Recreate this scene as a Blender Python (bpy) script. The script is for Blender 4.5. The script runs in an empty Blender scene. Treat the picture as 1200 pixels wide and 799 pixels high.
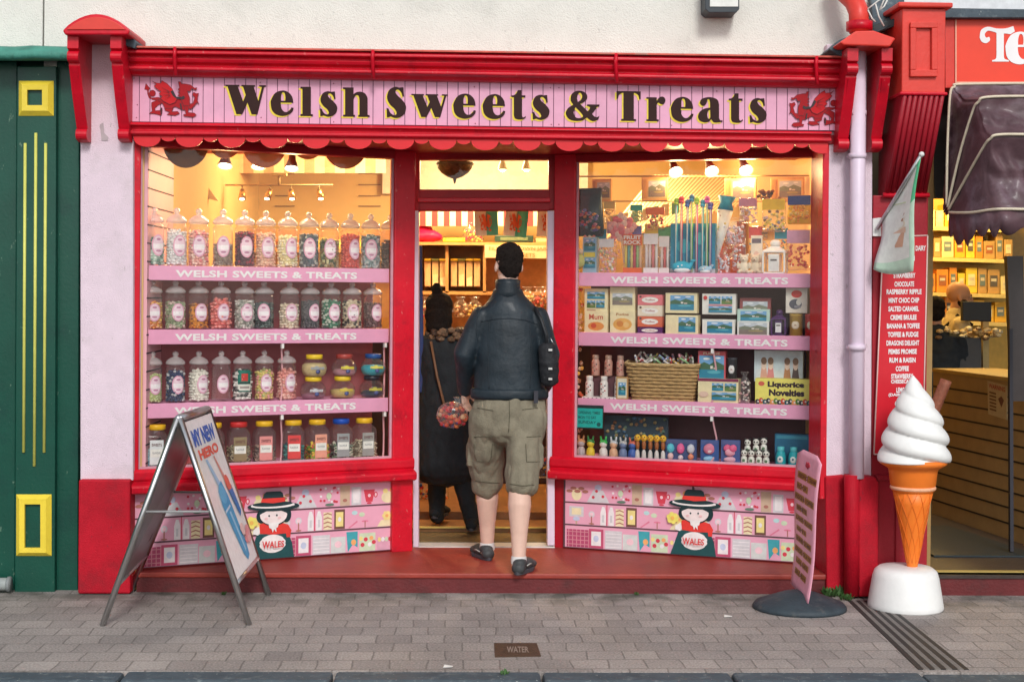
import bpy, bmesh, math, random
from mathutils import Vector, Matrix, noise
R=math.radians
S=bpy.context.scene
COL=S.collection
# ------------------------------------------------------------------ camera
F=1680.0; UC=600.0; VH=340.0; ROLL=R(.5); YAW=R(1.5)
CAM=Vector((-8*math.tan(YAW),-8.0,1.69))
FW=Vector((math.sin(YAW),math.cos(YAW),0)); RT=Vector((math.cos(YAW),-math.sin(YAW),0)); UP=Vector((0,0,1))
cr,sr=math.cos(ROLL),math.sin(ROLL)
def ray(u,v):
    du,dv=u-UC,v-VH
    a=du*cr+dv*sr; b=-du*sr+dv*cr
    return FW*F+RT*a-UP*b
def P(u,v,Y):
    d=ray(u,v); return CAM+d*((Y-CAM.y)/d.y)
def G(u,v,z=0.0):
    d=ray(u,v); return CAM+d*((z-CAM.z)/d.z)
def PL(u,v,o,n):
    d=ray(u,v); return CAM+d*((o-CAM).dot(n)/d.dot(n))
cd=bpy.data.cameras.new('camera'); cam=bpy.data.objects.new('camera',cd); COL.objects.link(cam)
xr=RT*cr+UP*sr; yr=-RT*sr+UP*cr; zr=-FW
cam.matrix_world=Matrix(((xr.x,yr.x,zr.x,CAM.x),(xr.y,yr.y,zr.y,CAM.y),(xr.z,yr.z,zr.z,CAM.z),(0,0,0,1)))
cd.sensor_width=36; cd.lens=F/1200*36; cd.shift_y=-(399.5-VH)/1200; cd.clip_end=500; cd.clip_start=.05
S.camera=cam
# ------------------------------------------------------------------ world
w=bpy.data.worlds.new('World'); S.world=w; w.use_nodes=True
nt=w.node_tree; bg=nt.nodes['Background']
sky=nt.nodes.new('ShaderNodeTexSky'); sky.sky_type='NISHITA'; sky.sun_disc=False
SUN_EL=R(36); SUN_AZ=R(172)   # azimuth measured from +Y clockwise
sky.sun_elevation=SUN_EL; sky.sun_rotation=SUN_AZ; sky.air_density=1.0; sky.dust_density=1.0; sky.ozone_density=.7
hs=nt.nodes.new('ShaderNodeHueSaturation'); hs.inputs['Saturation'].default_value=.32
nt.links.new(sky.outputs[0],hs.inputs['Color']); nt.links.new(hs.outputs[0],bg.inputs['Color'])
bg.inputs['Strength'].default_value=.12
sd=bpy.data.lights.new('sun','SUN'); sd.energy=1.5; sd.angle=R(14); sd.color=(1,.975,.94)
so=bpy.data.objects.new('sun',sd); COL.objects.link(so)
sv=Vector((math.sin(SUN_AZ)*math.cos(SUN_EL),math.cos(SUN_AZ)*math.cos(SUN_EL),math.sin(SUN_EL)))
so.rotation_euler=sv.to_track_quat('Z','Y').to_euler(); so.location=sv*20
S.view_settings.view_transform='Standard'; S.view_settings.look='None'; S.view_settings.exposure=0.42
S.cycles.transparent_max_bounces=24; S.cycles.max_bounces=8; S.cycles.sample_clamp_indirect=4
# ------------------------------------------------------------------ materials
MT={}
def mk(name,col,rough=.5,var=.10,vs=6,bump=0.0,bs=80,metal=0,coat=0,emit=0,dirt=None,ds=3,spec=.35,chip=None):
    if name in MT: return MT[name]
    m=bpy.data.materials.new(name); m.use_nodes=True; n=m.node_tree.nodes; L=m.node_tree.links
    b=n['Principled BSDF']; b.inputs['Roughness'].default_value=rough; b.inputs['Metallic'].default_value=metal
    b.inputs['Specular IOR Level'].default_value=spec
    if coat: b.inputs['Coat Weight'].default_value=coat; b.inputs['Coat Roughness'].default_value=.15
    geo=n.new('ShaderNodeNewGeometry')
    no=n.new('ShaderNodeTexNoise'); no.inputs['Scale'].default_value=vs; no.inputs['Detail'].default_value=6; no.inputs['Roughness'].default_value=.65
    L.new(geo.outputs['Position'],no.inputs['Vector'])
    mr=n.new('ShaderNodeMapRange'); mr.inputs[1].default_value=.3; mr.inputs[2].default_value=.7; mr.inputs[3].default_value=1-var; mr.inputs[4].default_value=1+var*.6
    L.new(no.outputs[0],mr.inputs[0])
    mx=n.new('ShaderNodeVectorMath'); mx.operation='SCALE'; mx.inputs[0].default_value=col[:3]; L.new(mr.outputs[0],mx.inputs['Scale'])
    out=mx.outputs[0]
    if dirt:
        d=n.new('ShaderNodeTexNoise'); d.inputs['Scale'].default_value=ds; d.inputs['Detail'].default_value=9; d.inputs['Roughness'].default_value=.7
        L.new(geo.outputs['Position'],d.inputs['Vector'])
        rp=n.new('ShaderNodeMapRange'); rp.inputs[1].default_value=.54; rp.inputs[2].default_value=.72; rp.inputs[4].default_value=dirt[3]
        L.new(d.outputs[0],rp.inputs[0])
        mm=n.new('ShaderNodeMix'); mm.data_type='RGBA'; L.new(rp.outputs[0],mm.inputs[0]); L.new(out,mm.inputs[6]); mm.inputs[7].default_value=(*dirt[:3],1)
        out=mm.outputs[2]
    if chip:
        d=n.new('ShaderNodeTexNoise'); d.inputs['Scale'].default_value=chip[4]; d.inputs['Detail'].default_value=4; d.inputs['Roughness'].default_value=.6
        mp_=n.new('ShaderNodeMapping'); mp_.inputs['Scale'].default_value=(1.6,1.6,.8); L.new(geo.outputs['Position'],mp_.inputs[0]); L.new(mp_.outputs[0],d.inputs['Vector'])
        rp=n.new('ShaderNodeMapRange'); rp.inputs[1].default_value=.665; rp.inputs[2].default_value=.70; rp.inputs[4].default_value=chip[3]
        L.new(d.outputs[0],rp.inputs[0])
        mm=n.new('ShaderNodeMix'); mm.data_type='RGBA'; L.new(rp.outputs[0],mm.inputs[0]); L.new(out,mm.inputs[6]); mm.inputs[7].default_value=(*chip[:3],1)
        out=mm.outputs[2]
    L.new(out,b.inputs['Base Color'])
    if bump:
        bn=n.new('ShaderNodeTexNoise'); bn.inputs['Scale'].default_value=bs; bn.inputs['Detail'].default_value=3
        L.new(geo.outputs['Position'],bn.inputs['Vector'])
        bb=n.new('ShaderNodeBump'); bb.inputs['Strength'].default_value=bump; bb.inputs['Distance'].default_value=.01
        L.new(bn.outputs[0],bb.inputs['Height']); L.new(bb.outputs[0],b.inputs['Normal'])
    if emit: b.inputs['Emission Color'].default_value=(*col[:3],1); b.inputs['Emission Strength'].default_value=emit
    MT[name]=m; return m
def glassy(name,tint=(1,1,1),gl=.06,ior=1.45,rough=.02,milk=0.0,facing=False):
    m=bpy.data.materials.new(name); m.use_nodes=True; n=m.node_tree.nodes; L=m.node_tree.links
    n.remove(n['Principled BSDF']); o=n['Material Output']
    tr=n.new('ShaderNodeBsdfTransparent'); tr.inputs[0].default_value=(*tint,1)
    g=n.new('ShaderNodeBsdfGlossy'); g.inputs['Roughness'].default_value=rough
    fr=n.new('ShaderNodeLayerWeight'); fr.inputs[0].default_value=gl if facing else .1
    mx=n.new('ShaderNodeMixShader')
    if facing: L.new(fr.outputs['Facing'],mx.inputs[0])
    else:
        ff=n.new('ShaderNodeFresnel'); ff.inputs[0].default_value=ior; L.new(ff.outputs[0],mx.inputs[0])
    L.new(tr.outputs[0],mx.inputs[1]); L.new(g.outputs[0],mx.inputs[2]); last=mx
    if milk:
        df=n.new('ShaderNodeBsdfDiffuse'); df.inputs[0].default_value=(.9,.85,.85,1)
        m2=n.new('ShaderNodeMixShader'); m2.inputs[0].default_value=milk; L.new(last.outputs[0],m2.inputs[1]); L.new(df.outputs[0],m2.inputs[2]); last=m2
    L.new(last.outputs[0],o.inputs[0]); MT[name]=m; return m
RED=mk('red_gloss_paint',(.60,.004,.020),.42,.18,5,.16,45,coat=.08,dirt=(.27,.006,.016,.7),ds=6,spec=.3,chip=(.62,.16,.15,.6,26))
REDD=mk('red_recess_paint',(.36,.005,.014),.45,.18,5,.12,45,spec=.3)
REDM=mk('red_masonry_paint',(.46,.006,.020),.6,.2,7,.4,160,dirt=(.22,.012,.02,.75),ds=4,spec=.2,chip=(.12,.02,.03,.6,18))
ORED=mk('orange_red_paint',(.66,.045,.030),.4,.12,5,.15,60)
LILAC=mk('lilac_render',(.73,.59,.665),.85,.07,9,.55,170,dirt=(.52,.44,.46,.55),ds=4,chip=(.42,.34,.36,.6,22))
LILACW=mk('lilac_gloss',(.70,.58,.69),.4,.06,9,.05,60)
WHITE=mk('white_render',(.74,.74,.68),.9,.06,5,.6,140,dirt=(.52,.53,.48,.6),ds=2.2,chip=(.45,.45,.42,.5,20))
PINK=mk('sign_pink',(.73,.36,.50),.5,.10,5,.06,60,dirt=(.60,.30,.42,.5),ds=9)
SHELF=mk('shelf_pink',(.78,.35,.53),.5,.08,8)
SLATP=mk('slat_pink',(.72,.38,.42),.55,.06,8)
DARK=mk('groove_dark',(.05,.03,.04),.8)
BLACK=mk('black',(.015,.017,.02),.5)
BROWNL=mk('letter_brown',(.035,.014,.012),.6,.1,20,spec=.15)
YEL=mk('yellow_paint',(.78,.60,.05),.4,.08,8,.08,60,dirt=(.5,.36,.05,.4),ds=14)
GREEN=mk('green_paint',(.0,.060,.038),.45,.15,4,.12,60,coat=.15,dirt=(.0,.035,.028,.8),ds=3,chip=(.18,.28,.20,.5,16))
GREENL=mk('green_ledge',(.06,.26,.20),.6,.25,8,.4,40,dirt=(.02,.08,.06,.8),ds=12)
WTXT=mk('white_lettering',(.82,.80,.80),.5,.04)
CREAM=mk('cream',(.78,.66,.42),.6,.06)
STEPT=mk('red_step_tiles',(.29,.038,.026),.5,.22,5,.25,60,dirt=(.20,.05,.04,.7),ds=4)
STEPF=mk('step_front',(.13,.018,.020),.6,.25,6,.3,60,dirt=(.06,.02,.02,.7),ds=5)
METAL=mk('aluminium',(.62,.62,.62),.32,.08,20,metal=1)
SLATE=mk('slate',(.065,.09,.11),.7,.25,9,.5,40,dirt=(.20,.24,.25,.8),ds=14,chip=(.45,.48,.46,.8,30))
WARMW=mk('interior_wall',(.66,.44,.18),.8,.06,3)
CEIL=mk('interior_ceiling',(.72,.56,.34),.8,.05,3)
PINE=mk('pine_wood',(.62,.32,.12),.5,.2,14,.1,60)
WOOD=mk('floor_wood',(.22,.10,.035),.45,.3,8,.15,60)
BACKB=mk('display_backboard',(.38,.12,.13),.7,.15,5)
BACKD=mk('display_backboard_dark',(.10,.045,.05),.7,.15,5)
BULB=mk('bulb',(1,.78,.42),.4,0,emit=22)
GLASS=glassy('window_glass',(.985,.985,.975),ior=1.31,rough=.015)
JARG=glassy('jar_plastic',(.985,.98,.98),gl=.15,rough=.10,milk=.035,facing=True)
CELLO=glassy('cellophane',(.98,.98,.98),gl=.2,rough=.14,milk=.04,facing=True)
def C(r,g,b,rough=.5,var=.12,vs=25):
    k='paint_%02d_%02d_%02d'%(int(r*99),int(g*99),int(b*99))
    return mk(k,(r,g,b),rough,var,vs)
# ------------------------------------------------------------------ mesh builder
def parent_loc(p):
    v=Vector((0,0,0))
    while p is not None: v=v+p.location; p=p.parent
    return v
def finish(o,parent):
    COL.objects.link(o)
    if parent is not None: o.parent=parent
    return o
class MB:
    def __init__(s): s.v=[];s.f=[];s.m=[];s.sm=[];s.mats=[]
    def mi(s,m):
        if m not in s.mats: s.mats.append(m)
        return s.mats.index(m)
    def add(s,vs,fs,m,smooth=False,M=None):
        b=len(s.v); i=s.mi(m)
        for p in vs:
            p=Vector(p); s.v.append(M@p if M is not None else p)
        for f in fs: s.f.append([b+k for k in f]); s.m.append(i); s.sm.append(smooth)
        return s
    def box(s,x0,x1,y0,y1,z0,z1,m,M=None):
        return s.add([(x0,y0,z0),(x1,y0,z0),(x1,y1,z0),(x0,y1,z0),(x0,y0,z1),(x1,y0,z1),(x1,y1,z1),(x0,y1,z1)],
          [(0,3,2,1),(4,5,6,7),(0,1,5,4),(1,2,6,5),(2,3,7,6),(3,0,4,7)],m,M=M)
    def prism(s,pts,vec,m,M=None):      # pts = 3D polygon, extruded by vec
        n=len(pts); vec=Vector(vec); vs=[Vector(p) for p in pts]+[Vector(p)+vec for p in pts]
        fs=[list(range(n)),list(range(2*n-1,n-1,-1))]+[(i,(i+1)%n,n+(i+1)%n,n+i) for i in range(n)]
        return s.add(vs,fs,m,M=M)
    def lathe(s,prof,m,seg=20,M=None,smooth=True,cap=True,sx=1,sy=1):
        vs=[];fs=[];k=len(prof)
        for r,z in prof:
            for j in range(seg):
                a=2*math.pi*j/seg; vs.append((r*math.cos(a)*sx,r*math.sin(a)*sy,z))
        for i in range(k-1):
            for j in range(seg):
                fs.append((i*seg+j,i*seg+(j+1)%seg,(i+1)*seg+(j+1)%seg,(i+1)*seg+j))
        if cap:
            fs.append(list(range(seg))[::-1]); fs.append([ (k-1)*seg+j for j in range(seg)])
        return s.add(vs,fs,m,smooth,M)
    def tube(s,pts,r,m,seg=8,M=None,cap=True):
        pts=[Vector(p) for p in pts]; n=len(pts); rr=r if isinstance(r,(list,tuple)) else [r]*n
        vs=[];fs=[];prev=None
        for i,p in enumerate(pts):
            t=(pts[min(i+1,n-1)]-pts[max(i-1,0)]).normalized()
            if prev is None:
                a=Vector((0,0,1)) if abs(t.z)<.9 else Vector((1,0,0)); x=(a-t*a.dot(t)).normalized()
            else: x=(prev-t*prev.dot(t)).normalized()
            prev=x; y=t.cross(x)
            for j in range(seg):
                q=2*math.pi*j/seg; vs.append(p+x*rr[i]*math.cos(q)+y*rr[i]*math.sin(q))
        for i in range(n-1):
            for j in range(seg): fs.append((i*seg+j,i*seg+(j+1)%seg,(i+1)*seg+(j+1)%seg,(i+1)*seg+j))
        if cap: fs.append(list(range(seg))[::-1]); fs.append([(n-1)*seg+j for j in range(seg)])
        return s.add(vs,fs,m,True,M)
    def loft(s,rings,m,M=None,smooth=True,cap=True,closed=True):
        k=len(rings);n=len(rings[0]);vs=[p for r in rings for p in r];fs=[]
        for i in range(k-1):
            for j in range(n if closed else n-1): fs.append((i*n+j,i*n+(j+1)%n,(i+1)*n+(j+1)%n,(i+1)*n+j))
        if cap and closed: fs.append(list(range(n))[::-1]); fs.append([(k-1)*n+j for j in range(n)])
        return s.add(vs,fs,m,smooth,M)
    def limb(s,pts,rads,m,n=16,ref=(1,0,0)):  # tapered elliptical limb with rounded ends
        ref=Vector(ref); P_=[Vector(p) for p in pts]; Rr=[(r,r) if not isinstance(r,(tuple,list)) else r for r in rads]
        rings=[];k=len(P_)
        def ring(c,t,rx,ry):
            x=(ref-t*ref.dot(t)).normalized(); y=t.cross(x)
            return [c+x*rx*math.cos(2*math.pi*j/n)+y*ry*math.sin(2*math.pi*j/n) for j in range(n)]
        t0=(P_[1]-P_[0]).normalized(); t1=(P_[-1]-P_[-2]).normalized()
        for q in (1.0,.75,.4):
            rings.append(ring(P_[0]-t0*min(Rr[0])*q*.8,t0,Rr[0][0]*math.sqrt(1-q*q*.97),Rr[0][1]*math.sqrt(1-q*q*.97)))
        for i in range(k):
            t=(P_[min(i+1,k-1)]-P_[max(i-1,0)]).normalized(); rings.append(ring(P_[i],t,*Rr[i]))
        for q in (.4,.75,1.0):
            rings.append(ring(P_[-1]+t1*min(Rr[-1])*q*.8,t1,Rr[-1][0]*math.sqrt(1-q*q*.97),Rr[-1][1]*math.sqrt(1-q*q*.97)))
        return s.loft(rings,m)
    def ball(s,c,r,m,sub=1,M=None,smooth=True):
        bm=bmesh.new(); bmesh.ops.create_icosphere(bm,subdivisions=sub,radius=1)
        r3=r if isinstance(r,(tuple,list)) else (r,r,r)
        vs=[(c[0]+q.co.x*r3[0],c[1]+q.co.y*r3[1],c[2]+q.co.z*r3[2]) for q in bm.verts]; fs=[[q.index for q in f.verts] for f in bm.faces]; bm.free()
        return s.add(vs,fs,m,smooth,M)
    def mesh(s,name,off=Vector((0,0,0)),recalc=True,weld=0):
        me=bpy.data.meshes.new(name); me.from_pydata([tuple(p-off) for p in s.v],[],s.f)
        for m in s.mats: me.materials.append(m)
        me.polygons.foreach_set('material_index',s.m); me.polygons.foreach_set('use_smooth',s.sm)
        if recalc:
            bm=bmesh.new(); bm.from_mesh(me); bmesh.ops.remove_doubles(bm,verts=bm.verts,dist=weld) if weld else None; bmesh.ops.recalc_face_normals(bm,faces=bm.faces); bm.to_mesh(me); bm.free()
        me.update(); return me
    def build(s,name,parent=None,bevel=0,world=True,seg=2,weld=0):
        off=parent_loc(parent) if world else Vector((0,0,0))
        o=bpy.data.objects.new(name,s.mesh(name,off,weld=weld)); finish(o,parent)
        if bevel:
            b=o.modifiers.new('bevel','BEVEL'); b.width=bevel; b.segments=seg; b.limit_method='ANGLE'; b.angle_limit=R(40)
        return o
def tag(o,label=None,cat=None,group=None,kind=None):
    if label: o['label']=label
    if cat: o['category']=cat
    if group: o['group']=group
    if kind: o['kind']=kind
    return o
def root(name,label,cat,loc=(0,0,0),group=None,rz=0):
    o=bpy.data.objects.new(name,None); o.empty_display_size=.1; o.location=loc; o.rotation_euler=(0,0,rz); COL.objects.link(o)
    return tag(o,label,cat,group)
def remesh(name,mb,voxel,mat,parent=None,smooth=4,disp=0,dscale=.1,world=True,fold=None):
    off=parent_loc(parent) if world else Vector((0,0,0))
    o=bpy.data.objects.new(name+'_t',mb.mesh('t',off)); COL.objects.link(o)
    r=o.modifiers.new('r','REMESH'); r.mode='VOXEL'; r.voxel_size=voxel; r.use_smooth_shade=True
    if smooth: q=o.modifiers.new('s','SMOOTH'); q.factor=.5; q.iterations=smooth
    bpy.context.view_layer.update()
    dg=bpy.context.evaluated_depsgraph_get(); me=bpy.data.meshes.new_from_object(o.evaluated_get(dg)); me.name=name
    bpy.data.objects.remove(o)
    if disp:
        ns=[v.normal.copy() for v in me.vertices]
        for v,nn in zip(me.vertices,ns):
            c=v.co/dscale; c=Vector((c.x,c.y,c.z*(fold or 1)))
            d=noise.noise(c)+.5*noise.noise(c*2.3+Vector((5,1,2)))
            d=(abs(d)*2-.6) if fold else d
            v.co+=nn*d*disp
    me.materials.clear(); me.materials.append(mat)
    for p in me.polygons: p.use_smooth=True; p.material_index=0
    n=bpy.data.objects.new(name,me); return finish(n,parent)
# ------------------------------------------------------------------ text and glyphs
def text_geo(s,bold=0.0,spacing=1.0):
    c=bpy.data.curves.new('t','FONT'); c.body=s; c.size=1; c.offset=bold; c.resolution_u=3; c.align_x='CENTER'; c.space_character=spacing
    o=bpy.data.objects.new('t',c); COL.objects.link(o); bpy.context.view_layer.update()
    me=bpy.data.meshes.new_from_object(o.evaluated_get(bpy.context.evaluated_depsgraph_get()))
    vs=[(v.co.x,v.co.y) for v in me.vertices]; fs=[list(p.vertices) for p in me.polygons]
    bpy.data.objects.remove(o); bpy.data.meshes.remove(me)
    xs=[v[0] for v in vs]; ys=[v[1] for v in vs]
    x0,x1,y0,y1=min(xs),max(xs),min(ys),max(ys)
    return [((x-x0)/(x1-x0),(y-y0)/(y1-y0)) for x,y in vs],fs
TC={}
def put_text(mb,s,quad,m,bold=.02,spacing=1.0):
    """quad = 4 corners bl, br, tr, tl in 3D"""
    k=(s,bold,spacing)
    if k not in TC: TC[k]=text_geo(s,bold,spacing)
    vs,fs=TC[k]; bl,br,tr,tl=[Vector(q) for q in quad]
    mb.add([bl*(1-a)*(1-b)+br*a*(1-b)+tr*a*b+tl*(1-a)*b for a,b in vs],fs,m)
def outline_geo(loops):
    """loops: list of lists of segments -> filled flat mesh through a 2D curve"""
    c=bpy.data.curves.new('t','CURVE'); c.dimensions='2D'; c.fill_mode='BOTH'
    for L in loops:
        pts=[]
        for seg in L:
            if isinstance(seg,tuple): pts.append(seg)
            else:
                q=[seg[0]]+list(seg)+[seg[-1]]
                for i in range(1,len(q)-2):
                    for t in (0,.25,.5,.75):
                        p0,p1,p2,p3=q[i-1],q[i],q[i+1],q[i+2]
                        pts.append(tuple(.5*((2*p1[k])+(-p0[k]+p2[k])*t+(2*p0[k]-5*p1[k]+4*p2[k]-p3[k])*t*t+(-p0[k]+3*p1[k]-3*p2[k]+p3[k])*t**3) for k in (0,1)))
                pts.append(seg[-1])
        sp=c.splines.new('POLY'); sp.points.add(len(pts)-1)
        for i,p in enumerate(pts): sp.points[i].co=(p[0],p[1],0,1)
        sp.use_cyclic_u=True
    o=bpy.data.objects.new('t',c); COL.objects.link(o); bpy.context.view_layer.update()
    me=bpy.data.meshes.new_from_object(o.evaluated_get(bpy.context.evaluated_depsgraph_get()))
    vs=[(v.co.x,v.co.y) for v in me.vertices]; fs=[list(p.vertices) for p in me.polygons]
    bpy.data.objects.remove(o); bpy.data.meshes.remove(me); return vs,fs
GL={}
GL['W']=[[(0,100),(48,100),(48,95),(43,94),(61,44),(70,66),(61,94),(55,95),(55,100),(102,100),(102,95),(97,94),(113,46),(125,94),(116,95),(116,100),(139,100),(139,95),(133,94),(110,0),(90,0),(76,40),(58,0),(38,0),(8,94),(0,95)]]
GL['e']=[[[(78,42),(74,62),(60,78),(40,83),(16,74),(2,50),(1,36),(5,16),(18,2),(40,-4),(62,1),(75,12),(79,24)],[(72,26),(66,17),(56,10),(45,12),(37,24),(35,42)]],[[(36,48),(36,62),(39,74),(44,77),(49,73),(51,60),(50,48)]]]
GL['l']=[[(0,97),(36,97),(36,4),(43,3),(43,-3),(0,-3),(0,3),(7,4),(7,90),(0,91)]]
GL['h']=[[(0,97),(36,97),[(36,74),(44,80),(58,83),(74,78),(83,64),(84,50)],(84,4),(91,3),(91,-3),(52,-3),(52,3),(56,4),[(56,58),(53,69),(46,71),(39,64),(36,56)],(36,4),(41,3),(41,-3),(0,-3),(0,3),(7,4),(7,90),(0,91)]]
GL['s']=[[(51,82),(53,56),[(48,57),(44,68),(36,75),(29,74),(27,68),(33,59),(46,48),(56,36),(59,24),(54,8),(40,-2),(26,-4),(13,0)],(6,-2),(1,-3),(0,24),[(6,22),(12,10),(22,4),(29,6),(30,12),(24,22),(12,32),(3,46),(2,60),(10,76),(26,83),(38,81)],(46,82)]]
GL['S']=[[(x,y) if not isinstance(x,tuple) else 0 for x,y in []]]
def sc(L,ax,ay):
    return [[tuple((seg[0]*ax,seg[1]*ay)) if isinstance(seg,tuple) else [(p[0]*ax,p[1]*ay) for p in seg] for seg in lp] for lp in L]
GL['S']=sc(GL['s'],1.13,1.22); GL['w']=sc(GL['W'],.9,.78)
GL['t']=[[(0,79),[(8,80),(16,86),(22,98)],(34,98),(34,80),(48,80),(48,73),(36,73),[(36,12),(38,5),(43,4),(49,9)],[(49,3),(40,-3),(26,-4),(12,0),(8,12)],(8,73),(0,73)]]
GL['a']=[[[(6,62),(12,76),(32,83),(52,82),(68,74),(73,58)],[(73,12),(77,4),(85,4)],[(85,-2),(66,-4),(54,-3),(46,7)],[(38,-2),(22,-4),(6,2),(0,16),(6,32),(22,43),(42,47)],[(42,64),(39,75),(33,75),(31,66),(25,56),(15,53),(6,62)]],[[(42,40),(35,35),(32,22),(35,10),(40,9),(43,15)]]]
GL['T']=[[(0,100),(84,100),(84,73),[(79,73),(75,87),(64,94)],(60,94),(60,4),(68,3),(68,-3),(16,-3),(16,3),(24,4),(24,94),[(20,94),(9,87),(5,73)],(0,73)]]
GL['r']=[[(0,80),(36,80),[(36,68),(44,79),(54,83),(63,79),(66,68),(60,57),(50,57),(42,62),(36,56)],(36,4),(43,3),(43,-3),(0,-3),(0,3),(7,4),(7,74),(0,75)]]
GL['&']=[[(74,52),(117,52),(117,46),[(108,44),(101,32),(91,19)],[(98,11),(108,8),(117,13)],[(113,0),(97,-6),(84,-2),(74,6)],[(58,-4),(36,-6),(12,0),(0,20),(8,38),(26,50)],[(17,64),(19,84),(34,97),(56,98),(72,88),(74,72),(63,60),(50,53)],[(76,28),(82,35),(84,42),(80,45)],(74,46)],[[(42,60),(53,68),(57,82),(50,92),(42,86),(39,72)]],[[(34,42),(60,13),(47,4),(33,8),(27,24)]]]
# dragon emblem, traced as overlapping layers (units: 1132 x 799 frame, y down)
DR=[('r',[(120,265),(140,170),(205,250),(190,262),(180,290),(195,360),(230,395),(330,385),(390,400),(330,432),(250,425),(190,395),(165,330),(163,270)]),
 ('r',[(243+50*math.cos(a*.524),325+50*math.sin(a*.524)) for a in range(12)]),
 ('r',[(230,470),(330,420),(430,400),(440,460),(330,510),(280,560),(290,595),(360,590),(385,545),(398,560),(395,620),(380,668),(260,640),(190,642),(240,600),(230,530)]),
 ('r',[(430,540),(560,470),(570,560),(545,610),(640,605),(668,640),(600,670),(470,655),(520,622),(440,590)]),
 ('r',[(330,430),(420,400),(560,440),(700,400),(770,440),(830,470),(830,540),(790,600),(700,575),(600,530),(540,560),(440,560),(400,480)]),
 ('r',[(740,520),(830,500),(800,622),(900,632),(932,665),(880,695),(740,680),(730,655),(770,650)]),
 ('r',[(800,500),(880,480),(910,390),(870,350),(890,310),(930,330),(970,325),(955,370),(950,440),(972,495),(940,470),(900,520),(850,572),(810,560)]),
 ('r',[(650,145),(690,150),(700,178),(760,180),(850,200),(900,245),(945,240),(925,278),(860,250),(830,300),(790,290),(830,400),(830,520),(740,520),(700,440),(690,385),(640,360),(682,340),(640,310),(680,295),(645,265),(672,240)]),
 ('w',[(240,135),(300,165),(380,172),(395,130),(480,180),(560,260),(600,370),(640,400),(600,470),(520,500),(420,450),(370,400),(402,380),(350,340),(382,300),(330,270),(270,215),(310,190)]),
 ('b',[(530,300),(570,280),(620,380),(700,385),(740,365),(757,395),(730,425),(620,408),(570,370)]),
 ('b',[(675,480),(700,490),(712,590),(690,570)]),('b',[(375,560),(398,555),(392,640),(378,660)]),
 ('b',[(400,290),(520,318),(522,326)]),('b',[(380,225),(520,300),(516,308)]),('b',[(400,360),(520,340),(522,348)]),('b',[(440,420),(530,360),(536,366)])]
def dragon(mb,fr,mats,depth=.004):
    """fr(x,y in 0..1, y up, d) -> 3D point; layers step outwards"""
    for i,(k,pts) in enumerate(DR):
        vs=[fr((x-120)/860,1-(y-130)/570,.0012*i+.001) for x,y in pts]
        nrm=fr(0,0,1)-fr(0,0,0)
        mb.prism([v for v in vs],-nrm*(.0008),mats[k])
        if k!='b' and 'o' in mats:
            for p_,q_ in zip(vs,vs[1:]+vs[:1]):
                e=(q_-p_); sd=e.cross(nrm).normalized()*.0011; mb.add([p_-sd+nrm*.0003,q_-sd+nrm*.0003,q_+sd+nrm*.0003,p_+sd+nrm*.0003],[(0,1,2,3)],mats['o'])
def pquad(mb,c,Y0,Y1,m):     # c: pixel polygon traced on plane Y0, real thickness back to Y1
    return mb.prism([P(u,v,Y0) for u,v in c],(0,Y1-Y0,0),m)
# ================================================================== ground
road=MB().box(-60,60,-60,-1.80,-.5,-.11,mk('asphalt',(.05,.052,.055),.85,.25,4,.6,120)).build('road'); tag(road,kind='structure')
PAV=bpy.data.materials.new('pavers'); PAV.use_nodes=True
n=PAV.node_tree.nodes; L=PAV.node_tree.links; b=n['Principled BSDF']; b.inputs['Roughness'].default_value=.82
geo=n.new('ShaderNodeNewGeometry'); br=n.new('ShaderNodeTexBrick')
br.inputs['Scale'].default_value=1; br.inputs['Brick Width'].default_value=.165; br.inputs['Row Height'].default_value=.158; br.inputs['Mortar Size'].default_value=.0045; br.inputs['Mortar Smooth'].default_value=.25
br.inputs['Color1'].default_value=(.325,.290,.268,1); br.inputs['Color2'].default_value=(.235,.210,.197,1); br.inputs['Mortar'].default_value=(.165,.146,.134,1); br.inputs['Bias'].default_value=-.1
mp=n.new('ShaderNodeMapping'); mp.inputs['Rotation'].default_value=(0,0,R(-1.0)); 
wn=n.new('ShaderNodeTexNoise'); wn.inputs['Scale'].default_value=3; L.new(geo.outputs['Position'],wn.inputs['Vector'])
wa=n.new('ShaderNodeVectorMath'); wa.operation='MULTIPLY_ADD'; L.new(wn.outputs['Color'],wa.inputs[0]); wa.inputs[1].default_value=(.05,.035,0); L.new(geo.outputs['Position'],wa.inputs[2])
L.new(wa.outputs[0],mp.inputs[0]); L.new(mp.outputs[0],br.inputs['Vector'])
n1=n.new('ShaderNodeTexNoise'); n1.inputs['Scale'].default_value=95; n1.inputs['Detail'].default_value=4; L.new(geo.outputs['Position'],n1.inputs['Vector'])
n2=n.new('ShaderNodeTexNoise'); n2.inputs['Scale'].default_value=1.6; n2.inputs['Detail'].default_value=7; L.new(geo.outputs['Position'],n2.inputs['Vector'])
ad=n.new('ShaderNodeMath'); ad.operation='MULTIPLY_ADD'; ad.inputs[1].default_value=1.7; L.new(n1.outputs[0],ad.inputs[0]); 
m2=n.new('ShaderNodeMath'); m2.operation='MULTIPLY_ADD'; m2.inputs[1].default_value=1.0; m2.inputs[2].default_value=-.30; L.new(n2.outputs[0],m2.inputs[0]); L.new(m2.outputs[0],ad.inputs[2])
n4=n.new('ShaderNodeTexNoise'); n4.inputs['Scale'].default_value=9; n4.inputs['Detail'].default_value=8; n4.inputs['Roughness'].default_value=.75; L.new(geo.outputs['Position'],n4.inputs['Vector'])
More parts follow.
